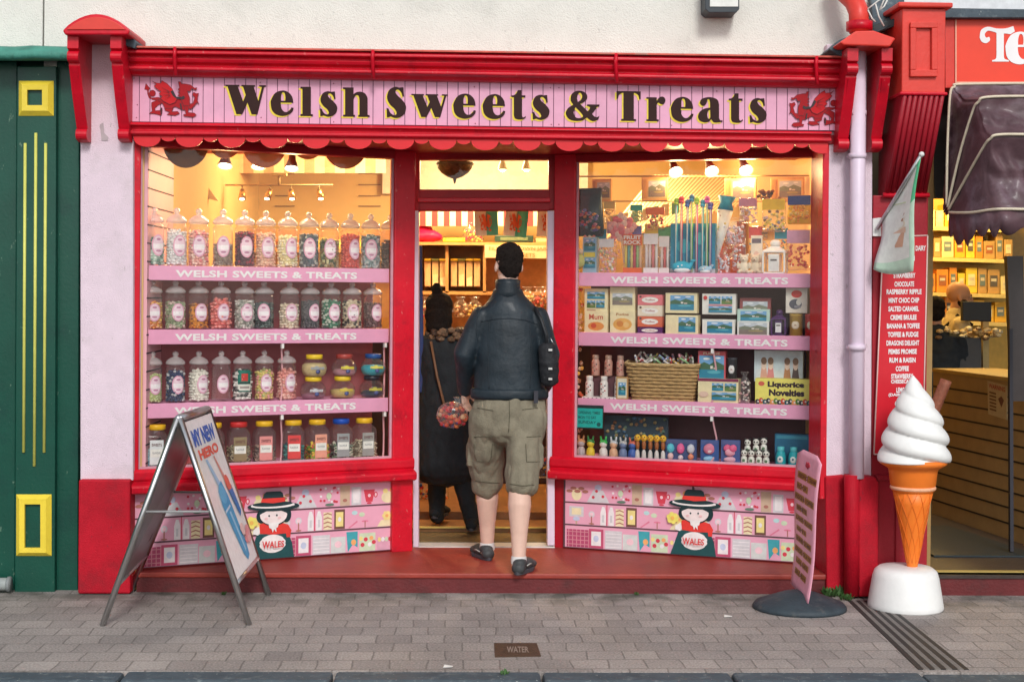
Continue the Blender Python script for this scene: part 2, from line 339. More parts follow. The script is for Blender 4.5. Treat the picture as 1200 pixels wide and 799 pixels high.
mj=n.new('ShaderNodeMapRange'); mj.inputs[1].default_value=.35; mj.inputs[2].default_value=.65; mj.inputs[3].default_value=.0; mj.inputs[4].default_value=.3; L.new(n4.outputs[0],mj.inputs[0])
mk2=n.new('ShaderNodeMix'); mk2.data_type='RGBA'; L.new(mj.outputs[0],mk2.inputs[0]); L.new(br.outputs['Color'],mk2.inputs[6]); mk2.inputs[7].default_value=(.27,.24,.222,1)
vm=n.new('ShaderNodeVectorMath'); vm.operation='SCALE'; L.new(mk2.outputs[2],vm.inputs[0]); L.new(ad.outputs[0],vm.inputs['Scale'])
# moss and grime in the strip against the shop step
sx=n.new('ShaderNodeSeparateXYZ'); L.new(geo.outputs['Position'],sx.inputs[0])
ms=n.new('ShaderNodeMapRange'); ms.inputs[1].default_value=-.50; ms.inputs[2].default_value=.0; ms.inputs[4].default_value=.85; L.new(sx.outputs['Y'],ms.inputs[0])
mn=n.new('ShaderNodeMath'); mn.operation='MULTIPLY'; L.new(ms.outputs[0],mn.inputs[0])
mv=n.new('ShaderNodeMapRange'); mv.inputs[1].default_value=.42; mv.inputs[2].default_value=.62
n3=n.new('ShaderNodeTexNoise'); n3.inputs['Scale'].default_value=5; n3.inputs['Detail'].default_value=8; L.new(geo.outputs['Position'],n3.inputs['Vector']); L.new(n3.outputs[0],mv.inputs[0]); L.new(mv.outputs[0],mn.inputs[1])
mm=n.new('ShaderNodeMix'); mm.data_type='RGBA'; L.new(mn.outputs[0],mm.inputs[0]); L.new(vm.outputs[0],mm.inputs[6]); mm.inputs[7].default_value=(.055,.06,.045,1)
L.new(mm.outputs[2],b.inputs['Base Color'])
bp=n.new('ShaderNodeBump'); bp.inputs['Strength'].default_value=.55; bp.inputs['Distance'].default_value=.008
hb=n.new('ShaderNodeMath'); hb.operation='MULTIPLY_ADD'; hb.inputs[1].default_value=-1.6; L.new(br.outputs['Fac'],hb.inputs[0]); L.new(n1.outputs[0],hb.inputs[2]); L.new(hb.outputs[0],bp.inputs['Height']); L.new(bp.outputs[0],b.inputs['Normal'])
tag(MB().box(-60,60,-1.64,40,-.3,0,PAV).build('pavement'),kind='structure')
kb=MB(); x=-14; random.seed(3)
while x<14:
    l=random.uniform(.75,.98); kb.box(x,x+l-.012,-1.80,-1.645,-.3,random.uniform(-.006,.002),SLATE); x+=l
tag(kb.build('kerb',bevel=.015),kind='structure')
# metal access cover and diagonal drain channel
cv=root('access_cover','small brown metal access cover set in the pavement before the kerb','cover',G(606,760)+Vector((0,0,0)))
q=[G(579,753,.004),G(629,753,.004),G(634,768,.004),G(580,769,.004)]
MB().prism(q,(0,0,-.03),mk('rusty_iron',(.12,.075,.05),.6,.3,30,.5,200,metal=.5)).build('cover_plate',cv)
mb=MB(); put_text(mb,'WATER',[G(594,764,.0055),G(620,764,.0055),G(619,757,.0055),G(594,757,.0055)],C(.3,.24,.2)); mb.build('cover_lettering',cv)
dr=root('drain_channel','row of dark parallel grooved drain channels crossing the pavement diagonally by the ice cream model','drain',G(1065,740))
mb=MB()
for k in range(5):
    a=G(996+k*9,703,.004); bq=G(1079+k*13.4,783.5,.004); d=(bq-a).normalized(); sidev=Vector((d.y,-d.x,0))*.011
    mb.prism([a-sidev,a+sidev,bq+sidev,bq-sidev],(0,0,-.02),mk('drain_dark',(.035,.032,.03),.7,.2,30))
mb.build('groove',dr)
mb=MB()
for k in range(4):
    a=G(1000.5+k*9,703,.003); bq=G(1086+k*13.4,783.5,.003); d=(bq-a).normalized(); sidev=Vector((d.y,-d.x,0))*.012
    mb.prism([a-sidev,a+sidev,bq+sidev,bq-sidev],(0,0,-.02),mk('drain_concrete',(.20,.185,.17),.8,.2,30,.4,100))
mb.build('channel_rib',dr)

# ================================================================== sweet shop building
ZS=.112
shop=root('sweet_shop','pink and red sweet shop with scalloped red fascia and white rendered wall above','shop',(0,0,0))
mb=MB()
wz=P(600,66,0).z
mb.box(-2.62,2.12,.06,.45,P(600,150,0).z,6.5,WHITE)
mb.build('upper_wall',shop)
# pilasters
mb=MB(); pquad(mb,[(94,40),(156,40),(156,563),(94,563)],-.03,.30,LILAC)
mb.build('pilaster',shop,bevel=.006)
mb=MB(); pquad(mb,[(969,52),(1023,52),(1021,560),(967,560)],-.01,.30,LILAC); mb.build('pilaster',shop,bevel=.006)
mb=MB(); pquad(mb,[(92,562),(152.5,562),(152.5,695.5),(91,695.5)],-.07,.30,REDM); mb.build('plinth',shop,bevel=.01)
mb=MB(); pquad(mb,[(967,558),(990,556),(990,697),(969,697)],-.03,.30,REDM)
pquad(mb,[(1006,566),(1009,559),(1026,559),(1030,566),(1029,699),(1006,699)],-.12,.30,REDM); mb.build('plinth',shop,bevel=.01)
# left/right scars on render
mb=MB(); pquad(mb,[(117,146),(121,144),(122,156),(127,161),(126,165),(119,165)],-.034,-.02,C(.45,.38,.40,.9)); mb.build('render_patch',shop)
# cornice with its moulded profile
def vtop(u,a,b_): return a+(b_-a)*(u-145)/(987-145)
prof=[(0,.05),(0,-.15),(.10,-.165),(.20,-.165),(.24,-.13),(.33,-.125),(.36,-.145),(.50,-.135),(.56,-.11),(.62,-.11),(.70,-.135),(.80,-.135),(.86,-.10),(.97,-.085),(1.0,-.06),(1.0,.05)]
def sweep(mb,u0,u1,va,vb,prof,m,seg=1):
    rings=[]
    for k in range(seg+1):
        u=u0+(u1-u0)*k/seg; a,b_=va(u),vb(u)
        rings.append([Vector((P(u,(a+b_)/2,-.1).x,Y,P(u,a+(b_-a)*t,-.12).z)) for t,Y in prof])
    mb.loft(rings,m,smooth=False)
mb=MB(); sweep(mb,145,993,lambda u:vtop(u,58,70),lambda u:vtop(u,87,102),prof,RED,6)
mb.build('cornice',shop,bevel=.004)
mb=MB()
for u in (205,437,722,957):
    a=vtop(u,58,70); mb=MB(); mb.tube([P(u,a-3,-.17),P(u-.5,a+6,-.175),P(u,a+18,-.14),P(u+1,a+30,-.135)],.011,RED,6); mb.build('fixing_strap',shop)
# lead capping along the cornice
mb=MB(); sweep(mb,143,990,lambda u:vtop(u,55.5,67.5),lambda u:vtop(u,58,70),[(0,.06),(0,-.17),(.9,-.178),(1,.06)],mk('weathered_red_capping',(.55,.10,.07),.7,.3,12,.4,60,dirt=(.30,.20,.16,.9),ds=9),6); mb.build('cornice_capping',shop)
# sign board of tongued planks
sb=MB(); pquad(sb,[(149,86),(987,101),(985,154),(150,143)],-.035,.06,mk('plank_gap',(.19,.08,.13),.8)); 
nP=67
for k in range(nP):
    u0=151+(985-151)*k/nP+.45; u1=151+(985-151)*(k+1)/nP-.45; f=lambda u,a,b_: a+(b_-a)*(u-151)/(985-151)
    pquad(sb,[(u0,f(u0,86,101)),(u1,f(u1,86,101)),(u1-.3,f(u1,142.5,153)),(u0-.3,f(u0,142.5,153))],-.040,-.034,PINK)
board=sb.build('sign_board',shop)
let=MB(); sh=MB(); hi=[('W',264),('e',317),('l',352),('s',375),('h',402),('S',453),('w',482),('e',531),('e',565.5),('t',599.5),('s',624),('&',663),('T',722.5),('r',757.5),('e',786),('a',818),('t',854),('s',878.5)]
for ch,u in hi:
    vs,fs=outline_geo(GL[ch]); bl=133.8+(u-264)*(143-133.8)/(878-264); s_=.343 if u<500 else .338
    for mbq,du,dv,yy,mq,g in ((sh,-1.9,1.7,-.0425,YEL,1.0),(let,0,0,-.045,BROWNL,1.0)):
        pts=[P(u+x*s_+du,bl-y*s_+dv+x*s_*.014,yy) for x,y in vs]
        mbq.add(pts,fs,mq); 
sh.build('lettering_shadow',board); let.build('lettering',board)
DM={'r':mk('emblem_red',(.36,.008,.014),.6,spec=.2),'w':mk('emblem_wing',(.52,.012,.018),.6,spec=.2),'b':C(.03,.015,.02),'o':C(.14,.012,.02)}
for u0,u1,v0,v1,fl in ((169.5,234,95,138,0),(924,985.5,106.5,149.5,1)):
    d=MB()
    def fr(x,y,dd,u0=u0,u1=u1,v0=v0,v1=v1,fl=fl):
        xx=1-x if fl else x
        return P(u0+(u1-u0)*xx,v1-(v1-v0)*y,-.041)+Vector((0,-dd,0))
    dragon(d,fr,DM); d.build('dragon_emblem',board)
nl=MB()
for u,v in ((157,92),(161,123),(160,138),(305,97),(306,138),(391,98),(391,143),(556,102),(557,145),(645,103),(646,146),(655,103),(655,146),(786,105),(787,147),(840,107)):
    nl=MB(); nl.ball(P(u,v,-.041),.004,C(.35,.12,.16)); nl.build('screw_head',board)
# lower moulding + scalloped valance
mb=MB(); sweep(mb,151,976,lambda u:vtop(u,142,153.5),lambda u:vtop(u,158,166.5),[(0,.06),(0,-.075),(.2,-.085),(.3,-.06),(.55,-.055),(.65,-.075),(.85,-.075),(1,-.05),(1,.06)],RED,6); mb.build('moulding',shop,bevel=.003)
pts=[]; u=156.0; N=0
bot=lambda u:vtop(u,156,164.5)
pts=[(156,bot(156)-4),(156,bot(156)+3)]
while u<970:
    for wdt,dp in ((32.5,13),(17,7)):
        for k in range(0,11):
            a=math.pi*k/10; uu=u+wdt*(1-math.cos(a))/2
            if uu<972: pts.append((uu,bot(uu)+3+dp*math.sin(a)**.8*(1 if dp>8 else .9)))
        u+=wdt
pts.append((972,bot(972)-4))
mb=MB(); pquad(mb,pts,-.05,-.036,mk('scallop_red',(.66,.012,.02),.45,.1,6,.05,50)); mb.build('scalloped_valance',shop)
# soffit above the canted windows
ZT=P(600,165,0).z
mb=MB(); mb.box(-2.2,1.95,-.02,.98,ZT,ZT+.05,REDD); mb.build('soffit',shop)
# corbels
def corbel(Xc,w_,ztop,zb,name='corbel'):
    mb=MB(); H=ztop-zb
    pf=[(.0,ztop),(-.30,ztop),(-.30,ztop-.13*H),(-.285,ztop-.14*H)]
    for k in range(9):
        a=math.pi*(k/8)-math.pi/2; pf.append((-.275-.03*math.cos(a),ztop-.205*H-.055*H*math.sin(a)*1.0))
    pf+=[(-.265,ztop-.27*H),(-.265,ztop-.29*H),(-.20,ztop-.55*H),(-.105,zb+.13*H)]
    for k in range(9):
        a=math.pi*(k/8)-math.pi/2; pf.append((-.095-.035*math.cos(a),zb+.07*H-.06*H*math.sin(a)))
    pf+=[(-.06,zb),(.0,zb)]
    mb.prism([Vector((Xc-w_/2,y,z)) for y,z in pf],(w_,0,0),RED)
    # raised fillet down the shaft
    mb.prism([Vector((Xc-w_*.28,y,z)) for y,z in ((-.266,ztop-.30*H),(-.272,ztop-.30*H),(-.110,zb+.15*H),(-.100,zb+.15*H))],(w_*.56,0,0),RED)
    mb.build(name,shop,bevel=.006)
corbel(P(97,165,-.09).x,.060,P(90,42,-.28).z,P(97,166,-.10).z)
corbel(P(146,165,-.09).x,.060,P(140,42,-.28).z,P(146,166,-.10).z)
corbel(P(987,176,-.09).x,.060,P(987,57,-.28).z,P(987,177,-.10).z)
corbel(P(1026,176,-.09).x,.060,P(1026,57,-.28).z,P(1026,177,-.10).z)
mb=MB()
arc=[(73,36)]+[(73+ (152-73)*t,36-19.5*math.sin(math.pi*t)**.8) for t in [k/12 for k in range(1,12)]]+[(152,36),(150,41),(76,41)]
pquad(mb,arc,-.34,.05,RED)
mb.build('pilaster_cap',shop,bevel=.008)
mb=MB()
arc=[(78,35)]+[(78+(147-78)*t,35-15*math.sin(math.pi*t)**.8) for t in [k/12 for k in range(1,12)]]+[(147,35)]
pquad(mb,arc,-.347,-.33,mk('cap_orange_red',(.70,.05,.035),.4,.1,8)); mb.build('cap_panel',shop,bevel=.003)
mb=MB(); pquad(mb,[(150,36),(160,50),(158,57),(148,54),(140,44)],-.20,.05,SLATE); pquad(mb,[(985,66),(972,58),(984,47),(1003,40),(1003,62)],-.18,.05,SLATE); mb.build('lead_flashing',shop,bevel=.004)
mb=MB()
front=[P(984,50,-.34),P(1003,36.5,-.34),P(1024,36,-.34),P(1050,45,-.34),P(1043,55,-.34),P(989,53,-.34)]
mb.prism(front,(0,.36,0),mk('cap_orange_red',(.7,.05,.035))); mb.build('pilaster_cap',shop,bevel=.008)
# drainpipe: red swan neck above the cap, white-lilac below, red foot
dp=root('drainpipe','lilac painted drainpipe with red top bend and red foot beside the right pilaster','drainpipe',P(1003,697,-.09)-Vector((0,0,P(1003,697,-.09).z)))
mb=MB(); mb.tube([P(985,-30,-.10),P(992,-6,-.12),P(1001,2,-.16),P(1006,14,-.20),P(1007,38,-.22)],.055,mk('cap_orange_red',(.7,.05,.035)),14)
mb.tube([P(1007,26,-.21),P(1007,36,-.21)],.072,RED,14); mb.build('swan_neck',dp)
mb=MB(); mb.tube([P(1006,58,-.13),P(1004.5,300,-.10),P(1003.5,560,-.10)],.042,LILACW,16); mb.build('pipe',dp)
mb=MB()
for v in (133,183,407,): mb=MB(); mb.tube([P(1005.6-v*.004,v-3,-.11),P(1005.6-v*.004,v+3,-.11)],.049,LILACW,16); mb.build('pipe_collar',dp)
mb=MB(); 
for v in (183,407): mb=MB(); pquad(mb,[(994,v-1.5),(1013,v-1.5),(1013,v+1.5),(994,v+1.5)],-.07,-.02,LILACW); mb.build('pipe_bracket',dp)
mb=MB(); mb.tube([P(998,556,-.105),P(998,600,-.10),P(998,697,-.10)],.043,REDM,14); mb.build('pipe_foot',dp)
# ------------------------------------------------------------------ step
mb=MB()
tl=P(160,696,0); trr=P(985,696,0)
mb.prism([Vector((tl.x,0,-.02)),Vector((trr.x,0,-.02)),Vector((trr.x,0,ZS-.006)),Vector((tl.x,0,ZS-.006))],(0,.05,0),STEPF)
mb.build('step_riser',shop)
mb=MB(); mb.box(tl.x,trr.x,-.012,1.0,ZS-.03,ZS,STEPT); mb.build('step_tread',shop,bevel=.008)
# ------------------------------------------------------------------ canted windows
class Win:
    def __init__(s,ua,Ya,ub,Yb):
        s.A=P(ua,VH,Ya); s.A.z=0; b=P(ub,VH,Yb); b.z=0; s.len=(b-s.A).length; s.x=(b-s.A).normalized(); s.n=Vector((-s.x.y,s.x.x,0))
        if s.n.y<0: s.n=-s.n
        s.M=Matrix(((s.x.x,s.n.x,0,s.A.x),(s.x.y,s.n.y,0,s.A.y),(0,0,1,0),(0,0,0,1)))
    def sz(s,u,v,n=0):
        p=PL(u,v,s.A+s.n*n,s.n); return (p-s.A).dot(s.x),p.z
    def w(s,a,n,z): return s.A+s.x*a+s.n*n+Vector((0,0,z))
WL=Win(155,.03,484,.70); WR=Win(650,.80,970,.24)
PZ0=.675
def window(W,uo,ui,label_side,ujamb_in,ujamb_out,left):
    so_,_=W.sz(uo,340); si,_=W.sz(ui,340)
    a,b_=min(so_,si),max(so_,si)
    fr=MB()
    # jambs, sill of two steps, head
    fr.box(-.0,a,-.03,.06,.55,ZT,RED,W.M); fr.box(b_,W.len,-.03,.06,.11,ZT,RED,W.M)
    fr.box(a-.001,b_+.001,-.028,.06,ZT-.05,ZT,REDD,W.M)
    f=fr.build('window_frame',shop,bevel=.006)
    fr=MB(); pf=[(.06,PZ0),(-.035,PZ0),(-.05,PZ0-.012),(-.05,PZ0-.055),(-.038,PZ0-.068),(-.085,PZ0-.082),(-.092,PZ0-.095),(-.088,PZ0-.125),(-.06,PZ0-.135),(.06,PZ0-.135)]
    fr.prism([W.M@Vector((-.01,y,z)) for y,z in pf],W.x*(W.len+.012 if left else W.len+.01),RED); fr.build('window_sill',shop,bevel=.005)
    MB().box(a-.004,b_+.004,.012,.018,PZ0-.004,ZT-.046,GLASS,W.M).build('window_pane',f)
    bd=MB(); t=.012
    for q in ((a,a+t,PZ0,ZT-.05),(b_-t,b_,PZ0,ZT-.05),(a+t,b_-t,PZ0,PZ0+t)): bd.box(q[0],q[1],-.006,.010,q[2],q[3],C(.55,.30,.36),W.M)
    bd.build('glazing_bead',f)
    return a,b_
aL=window(WL,163,460,'left',0,0,True); aR=window(WR,675,965,'right',0,0,False)
# door surround
DY=.80
def dq(mb,u0,v0,u1,v1,Y0,Y1,m): return pquad(mb,[(u0,v0),(u1,v0),(u1,v1),(u0,v1)],Y0,Y1,m)
door=MB()
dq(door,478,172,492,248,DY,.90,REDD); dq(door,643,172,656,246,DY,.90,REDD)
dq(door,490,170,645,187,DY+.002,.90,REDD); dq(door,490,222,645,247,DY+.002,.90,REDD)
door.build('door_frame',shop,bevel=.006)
pl=MB(); dq(pl,490,232,645,237,DY-.03,DY+.004,RED); pl.build('door_head_moulding',shop,bevel=.004)
pl=MB(); dq(pl,484,247,490.5,641,DY-.015,.92,LILACW); dq(pl,641.5,247,650,639,DY-.015,.92,LILACW); pl.build('door_lining',shop,bevel=.004)
tr=MB(); dq(tr,491,186,644,223,.85,.856,GLASS); tr.build('transom_pane',shop)
th=MB(); dq(th,484,640,650,643.5,DY-.01,.93,C(.62,.60,.56)); th.build('threshold',shop)
# ------------------------------------------------------------------ printed stall riser panels
def riser(W,left):
    a=.02; b_=W.len-.05
    if left: b_=W.sz(468,620)[0]
    else: a=W.sz(662,620)[0]; b_=W.sz(967,620)[0]
    z0=ZS+.008; z1=PZ0-.135
    bk=MB(); bk.box(0 if left else .0,W.len,.02,.08,ZS,z1+.002,REDD,W.M); bk.build('riser_backing',shop)
    pn=MB(); pn.box(a,b_,.004,.0205,z0,z1,mk('print_pink',(.74,.36,.47),.45,.06,8),W.M)
    h=z1-z0
    LN=C(.10,.05,.06)
    for k in (0,1,2,3):
        zz=[z0,z0+h*.335,z0+h*.66,z1][k]; pn.box(a,b_,.001,.0042,max(z0,zz-.004),min(z1,zz+.004),LN,W.M)
    mid=W.sz(340 if left else 812,600)[0]; pn.box(mid-.006,mid+.006,-.003,.0015,z1-.10,z1-.004,LN,W.M)
    pn.box(a-.01,a,.001,.02,z0,z1,LN,W.M); pn.box(b_,b_+.01,.001,.02,z0,z1,LN,W.M)
    pan=pn.build('printed_panel',shop)
    ar=MB()
    wd=b_-a; per=wd/2.02
    def E(cx,cz,rx,rz,m,n=14,y=0): 
        ar.prism([W.M@Vector((cx+rx*math.cos(2*math.pi*k/n),.0035-y,cz+rz*math.sin(2*math.pi*k/n))) for k in range(n)],W.n*.0012,m)
    def Bx(x0,x1,za,zb,m,y=0): ar.prism([W.M@Vector(q) for q in ((x0,.0035-y,za),(x1,.0035-y,za),(x1,.0035-y,zb),(x0,.0035-y,zb))],W.n*.0012,m)
    def Pg(pts,m,y=0): ar.prism([W.M@Vector((x,.0035-y,z)) for x,z in pts],W.n*.0012,m)
    BR=C(.40,.16,.12);GR=C(.60,.58,.60);RD=C(.60,.05,.08);WH=C(.78,.74,.74);TN=C(.55,.40,.28);YL=C(.80,.66,.25);YP=C(.78,.68,.42);TE=C(.05,.35,.40);GN=C(.55,.65,.45);PL_=C(.42,.06,.14);BL=C(.50,.55,.70);OR=C(.80,.38,.14);PKL=C(.82,.55,.60)
    r1=z0+h*.66+.006;r2=z0+h*.335+.006;r3=z0+.006; rh=h*.30
    for rep in range(2):
        o=a+rep*per+.006; x=lambda t: o+t*per/154.0
        rnd=random.Random(5)
        # top row
        E(x(13),r1+rh*.35,.032,rh*.30,YP,y=.0003)
        for k in range(5): E(x(4+k*5),r1+rh*(.5+.14*(k%2)),.020,.010,BR,y=.001+.0003*k)
        Pg([(x(26),r1),(x(54),r1),(x(46),r1+rh*.6),(x(34),r1+rh*.6)],GR); E(x(40),r1+rh*.72,.022,.02,BL,y=.0008)
        for q in ((38,.55),(46,.3),(34,.25)): E(x(q[0]),r1+rh*q[1],.009,.009,RD,y=.0016)
        for k in range(16): E(x(58+rnd.random()*22),r1+rh*(.12+.8*rnd.random()),.0075,.0075,RD if k%3 else WH,8,y=.0003*k)
        E(x(69),r1+.012,.028,.008,C(.12,.20,.14),y=.0052); E(x(68),r1+rh*.5,.016,.020,GN,y=.0055)
        Bx(x(82),x(94),r1,r1+rh*.95,TN); E(x(88),r1+rh*.25,.014,.010,BR,y=.0008)
        Bx(x(96),x(108),r1,r1+rh*.85,GR); Bx(x(98),x(106),r1+rh*.1,r1+rh*.75,WH,y=.0008)
        Pg([(x(111),r1+rh*.7),(x(114),r1+rh*.12),(x(122),r1+rh*.12),(x(125),r1+rh*.7)],RD); E(x(118),r1+.008,.016,.006,RD,y=.0004)
        E(x(126),r1+rh*.45,.012,.018,RD,y=.0003); E(x(126),r1+rh*.45,.006,.011,PKL,y=.0008); E(x(118),r1+rh*.42,.009,.010,PKL,y=.0008)
        E(x(141),r1+rh*.3,.040,rh*.28,YP); E(x(147),r1+rh*.65,.018,.018,OR,y=.0008); E(x(138),r1+rh*.6,.016,.014,YL,y=.0012)
        # middle row
        Bx(x(4),x(22),r2+rh*.35,r2+rh*.85,GR); Bx(x(7),x(19),r2+rh*.45,r2+rh*.77,YP,y=.0008); E(x(13),r2+rh*.25,.022,.013,BL,y=.0012); Bx(x(12),x(14),r2,r2+rh*.2,TN,y=.0004)
        E(x(32),r2+rh*.5,.019,.020,GR); Bx(x(31.3),x(32.7),r2,r2+rh*.5,BR,y=.0006); E(x(32),r2+rh*.5,.011,.012,PKL,y=.0008); E(x(32),r2+.006,.018,.005,BR,y=.001)
        for q in (43,53): Pg([(x(q),r2),(x(q+7),r2),(x(q+7),r2+rh*.6),(x(q+5),r2+rh*.9),(x(q+2),r2+rh*.9),(x(q),r2+rh*.6)],WH); Bx(x(q+2.2),x(q+4.8),r2+rh*.15,r2+rh*.5,GR,y=.0008)
        Bx(x(50.6),x(51.6),r2,r2+rh,RD,y=.0003)
        Bx(x(62),x(72),r2,r2+rh*.82,YP)
        for k in range(4): Pg([(x(62),r2+rh*(.08+.2*k)),(x(67),r2+rh*(.14+.2*k)),(x(72),r2+rh*(.07+.2*k)),(x(72),r2+rh*(.12+.2*k)),(x(67),r2+rh*(.2+.2*k)),(x(62),r2+rh*(.13+.2*k))],BR,y=.0008)
        Bx(x(75),x(88),r2,r2+rh*.92,C(.16,.07,.05)); Bx(x(77),x(86),r2+rh*.12,r2+rh*.8,YL,y=.0008); E(x(81.5),r2+rh*.46,.010,.014,WH,y=.0016)
        E(x(100),r2+rh*.72,.018,.013,C(.45,.65,.65)); E(x(109),r2+rh*.62,.018,.014,GN,y=.0005); Pg([(x(92),r2+.003),(x(103),r2+rh*.35),(x(104),r2+rh*.28),(x(94),r2)],C(.7,.2,.3)); E(x(113),r2+rh*.3,.022,.006,C(.7,.2,.3)); Bx(x(112.4),x(113.6),r2,r2+rh*.3,BR,y=.0006)
        for k in range(6):
            an=k*math.pi/3; E(x(140)+.017*math.cos(an),r2+rh*.5+.017*math.sin(an),.013,.013,YL,9,y=.0004*k)
        E(x(140),r2+rh*.5,.010,.010,OR,9,y=.003); Pg([(x(128),r2),(x(152),r2),(x(146),r2+rh*.3),(x(133),r2+rh*.3)],YP)
        # bottom row
        Bx(x(1),x(30),r3,r3+rh*.85,PL_)
        for k in range(6): Bx(x(3+k*5),x(4+k*5),r3,r3+rh*.85,C(.60,.25,.30),y=.0008)
        for k in range(4): Bx(x(1),x(30),r3+rh*(.12+.2*k),r3+rh*(.16+.2*k),C(.60,.25,.30),y=.0012)
        Bx(x(29),x(47),r3,r3+rh*.92,C(.50,.08,.16),y=.0015); Bx(x(32),x(44),r3+rh*.12,r3+rh*.8,WH,y=.0022); E(x(38),r3+rh*.46,.017,.020,BL,y=.003)
        Bx(x(49),x(70),r3,r3+rh*.88,GR); Bx(x(71),x(89),r3,r3+rh*.75,C(.60,.62,.60))
        for k in range(5): Bx(x(50),x(69),r3+rh*(.08+.16*k),r3+rh*(.11+.16*k),WH,y=.0008); 
        E(x(80),r3+rh*.4,.022,.02,PKL,y=.0008)
        Pg([(x(90),r3+rh*.95),(x(104),r3+rh*.95),(x(104),r3+rh*.2),(x(98),r3+rh*.35),(x(92),r3)],TE); E(x(99),r3+rh*.45,.016,.018,OR,y=.0008)
        Bx(x(106),x(126),r3,r3+rh*.85,GN); 
        for q in ((110,.3,RD),(114,.55,RD),(121,.6,OR),(119,.3,WH),(108,.6,YL),(124,.4,RD)): E(x(q[0]),r3+rh*q[1],.013,.013,q[2],9,y=.0008)
        Bx(x(128),x(151),r3,r3+rh*.6,C(.66,.35,.45)); 
        for k in range(5): E(x(131+k*4.4),r3+rh*.5,.011,.014,[YL,WH,GN,RD,WH][k],9,y=.0008+.0004*k)
    ar.build('printed_shelf_goods',pan)
    # girl in Welsh costume
    g=MB(); ucn=(319 if left else 813.5); uc,vb=(ucn,658 if left else 656)
    cs,cz=W.sz(uc,vb); cz=ZS+.012; sc_=W.sz(uc+10,600)[0]-W.sz(uc,600)[0]; sc_=abs(sc_)/10/6   # metres per zoomed pixel
    def q(x,y): return W.M@Vector((cs+(x-197)*sc_,0,cz+(578-y)*sc_))
    lay=[0]
    def poly(pts,m):
        lay[0]+=1; pr=[q(x,y)-W.n*(.0006*lay[0]+.001) for x,y in pts]; g.prism(pr,W.n*.0006,m)
    def el(cx,cy,rx,ry,m,n=28,rot=0,sca=0):
        poly([(cx+(rx*math.cos(t)*(1+sca*abs(math.sin(t*6))))*math.cos(rot)-(ry*math.sin(t)*(1+sca*abs(math.sin(t*6))))*math.sin(rot),cy+rx*math.cos(t)*math.sin(rot)+ry*math.sin(t)*math.cos(rot)) for t in [2*math.pi*k/n for k in range(n)]],m)
    K=C(.008,.03,.035); TEAL=C(.01,.07,.075); RG=C(.70,.04,.03); FACE=C(.80,.68,.66); WG=C(.80,.76,.74)
    el(120,290,36,46,K);el(292,285,36,52,K)
    poly([(60,420),(100,395),(300,395),(345,430),(352,578),(45,578)] if False else [(88,410),(305,410),(335,480),(350,578),(28,578),(60,490)],TEAL)
    poly([(62,380),(100,355),(112,400),(95,415),(60,405)],WG)
    poly([(105,340),(160,332),(250,338),(305,352),(330,395),(322,412),(200,416),(108,404)],RG); poly([(290,405),(325,400),(322,440),(296,440)],RG)
    el(197,478,88,62,WG,60,0,.06)
    el(205,265,108,92,K); el(202,282,95,66,FACE); 
    poly([(98,258),(120,225),(196,220),(160,250),(120,268),(98,280)],K); poly([(306,260),(290,225),(192,220),(240,248),(285,268),(306,280)],K)
    poly([(165,335),(240,332),(232,365),(220,372),(222,400),(206,378),(196,402),(188,376),(172,368)],WG)
    el(170,286,6,7,K,10);el(224,284,6,7,K,10); el(150,304,12,8,C(.80,.50,.50),10);el(242,302,12,8,C(.80,.50,.50),10)
    el(200,222,182,32,K,36,.02); el(195,214,150,21,WG,60,.01,.05); el(194,206,140,17,K,36)
    poly([(110,190),(120,160),(275,160),(282,192),(195,200)],RG); poly([(122,165),(134,130),(150,120),(245,120),(262,132),(270,165)],K)
    for k in range(6):
        t=k*math.pi/3+.3; el(45+26*math.cos(t),325+26*math.sin(t),18,18,C(.80,.70,.15),9)
    el(45,325,14,14,C(.82,.45,.10),10)
    put_text(g,'WALES',[q(118,505)-W.n*.026,q(270,500)-W.n*.026,q(272,458)-W.n*.026,q(118,452)-W.n*.026],C(.65,.03,.03),.02)
    tag(g.build('painted_costumed_girl',pan))
riser(WL,True); riser(WR,False)
mb=MB(); q0=P(963,340,-.012).x; q1=P(970.5,340,-.012).x; mb.box(q0,q1,-.012,.27,PZ0-.14,ZT,RED); mb.build('jamb_board',shop,bevel=.004)
# ================================================================== shop interior
XL,XR=-2.06,1.80
room=root('shop_interior','warm lit room of the sweet shop with wooden floor and beige walls','room',(0,2,0))
mb=MB(); mb.box(XL-.1,XR+.1,4.3,4.4,0,2.9,WARMW); mb.box(XL-.1,XL,.06,4.3,0,2.9,WARMW); mb.box(XR,XR+.1,.3,4.3,0,2.9,WARMW); mb.build('wall',room); MB().box(-1.0,.75,4.22,4.295,2.50,2.86,C(.80,.74,.60)).build('brightening_panel',room)  # added pale panel: brightness seen through the transom is put into its colour
MB().box(XL-.1,XR+.1,.45,4.4,2.86,2.93,CEIL).build('ceiling',room)
mb=MB(); mb.box(XL-.1,XR+.1,.93,1.28,.02,.125,mk('coir_mat',(.16,.115,.05),.95,.3,60,.5,200)); mb.build('entrance_mat',room)
mb=MB(); mb.box(XL,XR,1.28,1.60,.02,.155,WOOD); mb.box(XL,XR,1.60,4.3,.02,.205,WOOD); mb.build('floor',room)
mb=MB(); mb.box(-.9,.5,1.265,1.285,.15,.16,C(.62,.45,.12)); mb.build('brass_nosing',room)
